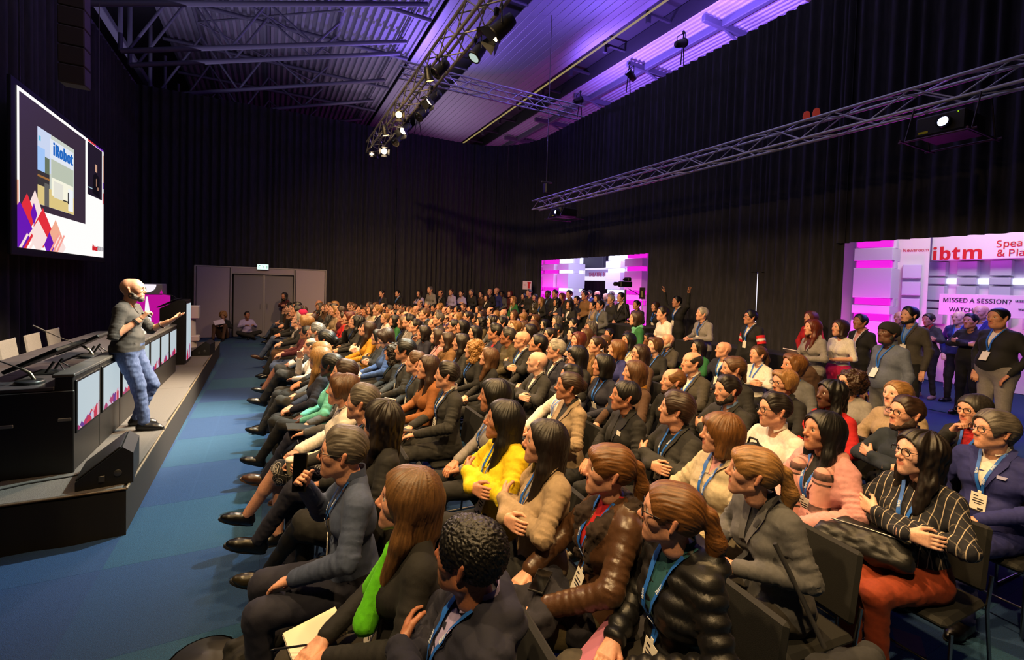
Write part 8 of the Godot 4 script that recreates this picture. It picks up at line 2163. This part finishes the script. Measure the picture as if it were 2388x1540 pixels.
# ------------------------------------------------------------------ fields
class Field:
	var o: Vector3
	var h: float
	var nx: int
	var ny: int
	var nz: int
	var v: PackedFloat32Array
	var lab: PackedByteArray
	func _init(lo: Vector3, hi: Vector3, cell: float) -> void:
		o = lo
		h = cell
		nx = int(ceil((hi.x - lo.x) / h)) + 2
		ny = int(ceil((hi.y - lo.y) / h)) + 2
		nz = int(ceil((hi.z - lo.z) / h)) + 2
		v.resize(nx * ny * nz)
		v.fill(1.0)
		lab.resize(nx * ny * nz)
	func cone(a: Vector3, b: Vector3, ra: float, rb: float, k: float, label := 0, carve := false) -> void:
		var m := maxf(ra, rb) + (k + h * 2.0)
		var x0 := maxi(0, int((minf(a.x, b.x) - m - o.x) / h))
		var y0 := maxi(0, int((minf(a.y, b.y) - m - o.y) / h))
		var z0 := maxi(0, int((minf(a.z, b.z) - m - o.z) / h))
		var x1 := mini(nx, int((maxf(a.x, b.x) + m - o.x) / h) + 2)
		var y1 := mini(ny, int((maxf(a.y, b.y) + m - o.y) / h) + 2)
		var z1 := mini(nz, int((maxf(a.z, b.z) + m - o.z) / h) + 2)
		var ba := b - a
		var inv := 1.0 / maxf(ba.length_squared(), 1e-9)
		var dr := rb - ra
		var far := k + h * 2.0
		var q4 := 0.25 / k
		for z in range(z0, z1):
			for y in range(y0, y1):
				var i := (z * ny + y) * nx + x0
				var q := Vector3(o.x + x0 * h, o.y + y * h, o.z + z * h) - a
				for x in range(x0, x1):
					var t := clampf(q.dot(ba) * inv, 0.0, 1.0)
					var d := (q - ba * t).length() - ra - dr * t
					if d < far:
						var c := v[i]
						if carve:
							d = -d
							var g := k - absf(c - d)
							v[i] = maxf(c, d) + (g * g * q4 if g > 0.0 else 0.0)
						else:
							if d < c:
								lab[i] = label
							var g := k - absf(c - d)
							v[i] = minf(c, d) - (g * g * q4 if g > 0.0 else 0.0)
					i += 1
					q.x += h
	# surface nets: [points, triangle indices, label of each point]
	func nets() -> Array:
		var sy := nx
		var sz := nx * ny
		var id := PackedInt32Array()
		id.resize(v.size())
		var P := PackedVector3Array()
		var L := PackedByteArray()
		var I := PackedInt32Array()
		var lim := h * 1.9
		var n := 0
		for z in range(1, nz - 1):
			for y in range(1, ny - 1):
				var i := z * sz + y * sy
				for x in range(1, nx - 1):
					i += 1
					var a := v[i]
					if a > lim or a < -lim:
						continue
					var b := v[i + 1]
					var c := v[i + sy]
					var d := v[i + sy + 1]
					var e := v[i + sz]
					var f := v[i + sz + 1]
					var g := v[i + sz + sy]
					var k := v[i + sz + sy + 1]
					var na := a < 0.0
					var nb := b < 0.0
					var nc := c < 0.0
					var nd := d < 0.0
					var ne := e < 0.0
					var nf := f < 0.0
					var ng := g < 0.0
					var nk := k < 0.0
					if na == nb and na == nc and na == nd and na == ne and na == nf and na == ng and na == nk:
						continue
					var s := Vector3.ZERO
					var w := 0.0
					if na != nb:
						s += Vector3(a / (a - b), 0, 0)
						w += 1.0
					if nc != nd:
						s += Vector3(c / (c - d), 1, 0)
						w += 1.0
					if ne != nf:
						s += Vector3(e / (e - f), 0, 1)
						w += 1.0
					if ng != nk:
						s += Vector3(g / (g - k), 1, 1)
						w += 1.0
					if na != nc:
						s += Vector3(0, a / (a - c), 0)
						w += 1.0
					if nb != nd:
						s += Vector3(1, b / (b - d), 0)
						w += 1.0
					if ne != ng:
						s += Vector3(0, e / (e - g), 1)
						w += 1.0
					if nf != nk:
						s += Vector3(1, f / (f - k), 1)
						w += 1.0
					if na != ne:
						s += Vector3(0, 0, a / (a - e))
						w += 1.0
					if nb != nf:
						s += Vector3(1, 0, b / (b - f))
						w += 1.0
					if nc != ng:
						s += Vector3(0, 1, c / (c - g))
						w += 1.0
					if nd != nk:
						s += Vector3(1, 1, d / (d - k))
						w += 1.0
					P.append(o + (Vector3(x, y, z) + s / w) * h)
					L.append(lab[i])
					id[i] = n
					n += 1
					if na != nb:
						if na:
							I.append_array([id[i - sy - sz], id[i - sy], id[i], id[i - sy - sz], id[i], id[i - sz]])
						else:
							I.append_array([id[i - sy - sz], id[i], id[i - sy], id[i - sy - sz], id[i - sz], id[i]])
					if na != nc:
						if nc:
							I.append_array([id[i - 1 - sz], id[i - 1], id[i], id[i - 1 - sz], id[i], id[i - sz]])
						else:
							I.append_array([id[i - 1 - sz], id[i], id[i - 1], id[i - 1 - sz], id[i - sz], id[i]])
					if na != ne:
						if na:
							I.append_array([id[i - 1 - sy], id[i - 1], id[i], id[i - 1 - sy], id[i], id[i - sy]])
						else:
							I.append_array([id[i - 1 - sy], id[i], id[i - 1], id[i - 1 - sy], id[i - sy], id[i]])
		return [P, I, L]

static func face_normals(P: PackedVector3Array, I: PackedInt32Array) -> PackedVector3Array:
	var N := PackedVector3Array()
	N.resize(P.size())
	for t in range(0, I.size(), 3):
		var a := I[t]
		var b := I[t + 1]
		var c := I[t + 2]
		var n := (P[c] - P[a]).cross(P[b] - P[a])
		N[a] += n
		N[b] += n
		N[c] += n
	for i in N.size():
		N[i] = N[i].normalized()
	return N

# arrays of the faces whose label falls in the group: {group: [P, N, I, C]}
static func by_group(net: Array, N: PackedVector3Array, group_of: Array, hem := false) -> Dictionary:
	var C := PackedColorArray()
	var P: PackedVector3Array = net[0]
	var I: PackedInt32Array = net[1]
	var L: PackedByteArray = net[2]
	var out := {}
	var maps := {}
	for g in group_of:
		if not out.has(g):
			out[g] = [PackedVector3Array(), PackedVector3Array(), PackedInt32Array(), PackedColorArray()]
			var mm := PackedInt32Array()
			mm.resize(P.size())
			mm.fill(-1)
			maps[g] = mm
	var gl := PackedInt32Array(group_of)
	for g in out:
		var p: PackedVector3Array = out[g][0]
		var n: PackedVector3Array = out[g][1]
		var ii: PackedInt32Array = out[g][2]
		var cc: PackedColorArray = out[g][3]
		var map: PackedInt32Array = maps[g]
		for t in range(0, I.size(), 3):
			var ga := gl[L[I[t]]]
			var gb := gl[L[I[t + 1]]]
			var gc := gl[L[I[t + 2]]]
			if (gb if gb == gc else ga) != g:
				continue
			for j in 3:
				var a := I[t + j]
				if map[a] < 0:
					map[a] = p.size()
					p.append(P[a])
					n.append(N[a])
					if C.size():
						cc.append(C[a])
				ii.append(map[a])
		out[g] = [p, n, ii, cc]
		if hem:
			out[g] = hemmed(out[g])
	return out

# even out the zigzag of an open edge
static func hemmed(a: Array) -> Array:
	var P: PackedVector3Array = a[0]
	var N: PackedVector3Array = a[1]
	var I: PackedInt32Array = a[2]
	var edges := {}
	var n := P.size()
	for t in range(0, I.size(), 3):
		for j in 3:
			var u := I[t + j]
			var v := I[t + (j + 1) % 3]
			var back := v * n + u
			if edges.has(back):
				edges.erase(back)
			else:
				edges[u * n + v] = true
	var near := {}
	for e: int in edges:
		var u := e / n
		var v := e % n
		if not near.has(u):
			near[u] = []
		if not near.has(v):
			near[v] = []
		near[u].append(v)
		near[v].append(u)
	for it in 5:
		var q := {}
		for u: int in near:
			var s := Vector3.ZERO
			for v: int in near[u]:
				s += P[v]
			q[u] = P[u].lerp(s / near[u].size(), 0.6)
		for u: int in q:
			P[u] = q[u]
	for u: int in near:
		P[u] += N[u] * 0.003
	return [P, N, I, a[3]]

static func mesh_of(parts: Array, into: ArrayMesh = null) -> ArrayMesh:
	# parts: [P, N, I, C] arrays joined in one surface
	var P := PackedVector3Array()
	var N := PackedVector3Array()
	var I := PackedInt32Array()
	var C := PackedColorArray()
	for a in parts:
		var at := P.size()
		P.append_array(a[0])
		N.append_array(a[1])
		var ii: PackedInt32Array = a[2].duplicate()
		if at:
			for t in ii.size():
				ii[t] += at
		I.append_array(ii)
		var cc: PackedColorArray = a[3]
		if cc.size() < a[0].size():
			cc = PackedColorArray()
			cc.resize(a[0].size())
			cc.fill(Color.WHITE)
		C.append_array(cc)
	var m := into if into else ArrayMesh.new()
	if I.is_empty():
		return m
	var arr := []
	arr.resize(Mesh.ARRAY_MAX)
	arr[Mesh.ARRAY_VERTEX] = P
	arr[Mesh.ARRAY_NORMAL] = N
	arr[Mesh.ARRAY_INDEX] = I
	arr[Mesh.ARRAY_COLOR] = C
	m.add_surface_from_arrays(Mesh.PRIMITIVE_TRIANGLES, arr)
	return m

static func moved(a: Array, t: Transform3D, flip := false) -> Array:
	var P: PackedVector3Array = t * (a[0] as PackedVector3Array)
	var N := PackedVector3Array()
	N.resize(P.size())
	var b := t.basis
	for i in N.size():
		N[i] = (b * (a[1] as PackedVector3Array)[i]).normalized()
	var I: PackedInt32Array = a[2]
	if flip:
		I = I.duplicate()
		for k in range(0, I.size(), 3):
			var s := I[k]
			I[k] = I[k + 1]
			I[k + 1] = s
	return [P, N, I, a[3]]

# turn every face so that it looks the way its normals point
static func fixed(a: Array) -> Array:
	var P: PackedVector3Array = a[0]
	var N: PackedVector3Array = a[1]
	var I: PackedInt32Array = a[2]
	for t in range(0, I.size(), 3):
		var f := (P[I[t + 2]] - P[I[t]]).cross(P[I[t + 1]] - P[I[t]])
		if f.dot(N[I[t]] + N[I[t + 1]] + N[I[t + 2]]) < 0.0:
			var s := I[t + 1]
			I[t + 1] = I[t + 2]
			I[t + 2] = s
	return [P, N, I, a[3]]

# tube along points: arrays
static func tube(pts: Array, radii, sides := 8, caps := true) -> Array:
	var P := PackedVector3Array()
	var N := PackedVector3Array()
	var I := PackedInt32Array()
	var n := pts.size()
	var up := Vector3.UP
	var first: Vector3 = (pts[1] - pts[0]).normalized()
	if absf(first.dot(up)) > 0.9:
		up = Vector3.RIGHT
	var u := first.cross(up).normalized()
	for i in n:
		var d: Vector3 = (pts[mini(i + 1, n - 1)] - pts[maxi(i - 1, 0)]).normalized()
		u = (u - d * u.dot(d)).normalized()
		var w := d.cross(u)
		var r: float = radii[i] if radii is Array else radii
		for s in sides:
			var an := TAU * s / sides
			var nn := u * cos(an) + w * sin(an)
			P.append(pts[i] + nn * r)
			N.append(nn)
	for i in n - 1:
		for s in sides:
			var a := i * sides + s
			var b := i * sides + (s + 1) % sides
			I.append_array([a, a + sides, b, b, a + sides, b + sides])
	if caps:
		for e in 2:
			var row := 0 if e == 0 else (n - 1) * sides
			var c := P.size()
			var dd: Vector3 = (pts[0] - pts[1]).normalized() if e == 0 else (pts[n - 1] - pts[n - 2]).normalized()
			P.append(pts[0] if e == 0 else pts[n - 1])
			N.append(dd)
			for s in sides:
				P.append(P[row + s])
				N.append(dd)
			for s in sides:
				var a := c + 1 + s
				var b := c + 1 + (s + 1) % sides
				I.append_array([c, a, b] if e == 0 else [c, b, a])
	return fixed([P, N, I, PackedColorArray()])

# box with bevelled edges: arrays
static func box(size: Vector3, at := Vector3.ZERO, bevel := 0.0, turn := Basis.IDENTITY) -> Array:
	var P := PackedVector3Array()
	var N := PackedVector3Array()
	var I := PackedInt32Array()
	var e := size * 0.5
	var bv := minf(bevel, minf(e.x, minf(e.y, e.z)) * 0.95)
	for ax in 3:
		for sg in [-1.0, 1.0]:
			var nrm := Vector3.ZERO
			nrm[ax] = sg
			var u := (ax + 1) % 3
			var w := (ax + 2) % 3
			var c := P.size()
			for k in [[-1, -1], [1, -1], [1, 1], [-1, 1]]:
				var p := Vector3.ZERO
				p[ax] = sg * e[ax]
				p[u] = k[0] * (e[u] - bv)
				p[w] = k[1] * (e[w] - bv)
				P.append(at + turn * p)
				N.append(turn * nrm)
			I.append_array([c, c + 2, c + 1, c, c + 3, c + 2] if sg > 0 else [c, c + 1, c + 2, c, c + 2, c + 3])
	if bv > 0.0:
		for ax in 3:
			var u := (ax + 1) % 3
			var w := (ax + 2) % 3
			for su in [-1.0, 1.0]:
				for sw in [-1.0, 1.0]:
					var n := Vector3.ZERO
					n[u] = su * 0.7071
					n[w] = sw * 0.7071
					var c := P.size()
					for k in [[-1, 0], [1, 0], [1, 1], [-1, 1]]:
						var p := Vector3.ZERO
						p[ax] = k[0] * (e[ax] - bv)
						p[u] = su * (e[u] - (bv if k[1] else 0.0))
						p[w] = sw * (e[w] - (0.0 if k[1] else bv))
						P.append(at + turn * p)
						N.append(turn * n)
					I.append_array([c, c + 1, c + 2, c, c + 2, c + 3] if su * sw < 0 else [c, c + 2, c + 1, c, c + 3, c + 2])
		for sx in [-1.0, 1.0]:
			for sy in [-1.0, 1.0]:
				for sz in [-1.0, 1.0]:
					var c := P.size()
					for ax in 3:
						var p := Vector3(sx * (e.x - bv), sy * (e.y - bv), sz * (e.z - bv))
						p[ax] += bv * [sx, sy, sz][ax]
						P.append(at + turn * p)
						N.append(turn * Vector3(sx, sy, sz).normalized())
					I.append_array([c, c + 2, c + 1] if sx * sy * sz > 0 else [c, c + 1, c + 2])
	return fixed([P, N, I, PackedColorArray()])

# profile of [radius, height] turned about y
static func lathe(profile: Array, sides := 16, at := Vector3.ZERO, turn := Basis.IDENTITY) -> Array:
	var P := PackedVector3Array()
	var I := PackedInt32Array()
	for p in profile:
		for s in sides:
			var an := TAU * s / sides
			P.append(at + turn * Vector3(cos(an) * p[0], p[1], sin(an) * p[0]))
	for i in profile.size() - 1:
		for s in sides:
			var a := i * sides + s
			var b := i * sides + (s + 1) % sides
			I.append_array([a, b, a + sides, b, b + sides, a + sides])
	return flat([P, face_normals(P, I), I, PackedColorArray()], 0.6)

# split vertices at creases: faces whose normal leaves the smooth one by more than acos(limit) get their own
static func flat(a: Array, limit := 0.7) -> Array:
	var P: PackedVector3Array = a[0]
	var N: PackedVector3Array = a[1]
	var I: PackedInt32Array = a[2]
	var p := PackedVector3Array()
	var n := PackedVector3Array()
	var ii := PackedInt32Array()
	for t in range(0, I.size(), 3):
		var f := (P[I[t + 2]] - P[I[t]]).cross(P[I[t + 1]] - P[I[t]]).normalized()
		for j in 3:
			p.append(P[I[t + j]])
			n.append(N[I[t + j]] if N[I[t + j]].dot(f) > limit else f)
			ii.append(ii.size())
	return [p, n, ii, PackedColorArray()]

# flat polygon (seen counter-clockwise from +z) pushed from z0 to z1
static func prism(poly: Array, z0: float, z1: float, t := Transform3D.IDENTITY) -> Array:
	var p := PackedVector3Array()
	var n := PackedVector3Array()
	var ii := PackedInt32Array()
	var pv := PackedVector2Array(poly)
	var tri := Geometry2D.triangulate_polygon(pv)
	for side in 2:
		var z := z1 if side else z0
		var at := p.size()
		for q in pv:
			p.append(t * Vector3(q.x, q.y, z))
			n.append((t.basis * Vector3(0, 0, 1 if side else -1)).normalized())
		for k in range(0, tri.size(), 3):
			var a := pv[tri[k]]
			var ccw := (pv[tri[k + 1]] - a).cross(pv[tri[k + 2]] - a) > 0
			if ccw == (side == 1):
				ii.append_array([at + tri[k], at + tri[k + 2], at + tri[k + 1]])
			else:
				ii.append_array([at + tri[k], at + tri[k + 1], at + tri[k + 2]])
	for k in pv.size():
		var a := pv[k]
		var b := pv[(k + 1) % pv.size()]
		var nn := (t.basis * Vector3((b - a).y, -(b - a).x, 0)).normalized()
		var at := p.size()
		for q in [Vector3(a.x, a.y, z0), Vector3(b.x, b.y, z0), Vector3(b.x, b.y, z1), Vector3(a.x, a.y, z1)]:
			p.append(t * q)
			n.append(nn)
		ii.append_array([at, at + 2, at + 1, at, at + 3, at + 2])
	return fixed([p, n, ii, PackedColorArray()])

# ------------------------------------------------------------------ nodes
var names := {}
func numbered(called: String) -> String:
	var k: int = names.get(called, 0)
	names[called] = k + 1
	return called if k == 0 else "%s_%03d" % [called, k]

func node(called: String, parent: Node, at := Vector3.ZERO, turn := 0.0) -> Node3D:
	var n := Node3D.new()
	n.name = numbered(called) if parent == self else called
	parent.add_child(n, true)
	n.position = at
	n.rotation.y = turn
	return n

func tag(n: Node, label := "", category := "", group := "", kind := "") -> Node:
	if label:
		n.set_meta("label", label)
	if category:
		n.set_meta("category", category)
	if group:
		n.set_meta("group", group)
	if kind:
		n.set_meta("kind", kind)
	return n

func put(called: String, mesh: Mesh, mat: Material, parent: Node = self, t := Transform3D.IDENTITY) -> MeshInstance3D:
	var n := MeshInstance3D.new()
	n.name = numbered(called) if parent == self else called
	n.mesh = mesh
	n.material_override = mat
	parent.add_child(n, true)
	n.transform = t
	return n

func part(called: String, arrays: Array, mat: Material, parent: Node = self, t := Transform3D.IDENTITY) -> MeshInstance3D:
	return put(called, mesh_of(arrays), mat, parent, t)

# ------------------------------------------------------------------ materials
var mats := {}
var tex := {}
func noise_tex(called: String, freq: float, bump: float, size := 256, kind := FastNoiseLite.TYPE_SIMPLEX_SMOOTH) -> Texture2D:
	if not tex.has(called):
		var t := NoiseTexture2D.new()
		var n := FastNoiseLite.new()
		n.seed = 7
		n.noise_type = kind
		n.frequency = freq
		n.fractal_octaves = 3
		t.noise = n
		t.width = size
		t.height = size
		t.seamless = true
		if bump > 0.0:
			t.as_normal_map = true
			t.bump_strength = bump
		else:
			var g := Gradient.new()
			g.set_color(0, Color(1.0 + bump, 1.0 + bump, 1.0 + bump))
			g.set_color(1, Color.WHITE)
			t.color_ramp = g
		tex[called] = t
	return tex[called]

func mat(c: Color, rough := 0.8, metal := 0.0, kind := "") -> StandardMaterial3D:
	var key := "%s %s %s %s" % [c.to_html(), rough, metal, kind]
	if mats.has(key):
		return mats[key]
	var m := StandardMaterial3D.new()
	m.albedo_color = c
	m.roughness = rough
	m.metallic = metal
	m.cull_mode = BaseMaterial3D.CULL_DISABLED
	if kind == "skin":
		m.vertex_color_use_as_albedo = true
		m.albedo_texture = noise_tex("skin", 0.03, -0.16)
		m.uv1_triplanar = true
		m.uv1_scale = Vector3.ONE * 9.0
	elif kind == "cloth":
		m.albedo_texture = noise_tex("cloth", 0.02, -0.15)
		m.normal_enabled = true
		m.normal_texture = noise_tex("cloth_n", 0.12, 3.0)
		m.normal_scale = 0.2
		m.uv1_triplanar = true
		m.uv1_scale = Vector3.ONE * 7.0
		m.rim_enabled = true
		m.rim = 0.25
		m.rim_tint = 0.7
	elif kind == "hair":
		m.vertex_color_use_as_albedo = true
		m.albedo_texture = noise_tex("hair", 0.09, -0.3)
		m.uv1_triplanar = true
		m.uv1_scale = Vector3.ONE * 14.0
	elif kind == "vertex":
		m.vertex_color_use_as_albedo = true
	elif kind == "drape":
		m.albedo_texture = noise_tex("drape", 0.03, -0.35)
		m.uv1_triplanar = true
		m.uv1_world_triplanar = true
		m.uv1_scale = Vector3(1.6, 0.25, 1.6)
	elif kind == "carpet":
		m.albedo_texture = noise_tex("carpet", 0.11, -0.4, 512)
		m.normal_enabled = true
		m.normal_texture = noise_tex("carpet_n", 0.2, 8.0, 512)
		m.normal_scale = 0.6
		m.uv1_triplanar = true
		m.uv1_world_triplanar = true
		m.uv1_scale = Vector3.ONE * 2.2
	mats[key] = m
	return m

func glow(c: Color, energy: float) -> StandardMaterial3D:
	var key := "glow %s %s" % [c.to_html(), energy]
	if not mats.has(key):
		var m := StandardMaterial3D.new()
		m.albedo_color = Color(0.02, 0.02, 0.02)
		m.emission_enabled = true
		m.emission = c
		m.emission_energy_multiplier = energy
		mats[key] = m
	return mats[key]
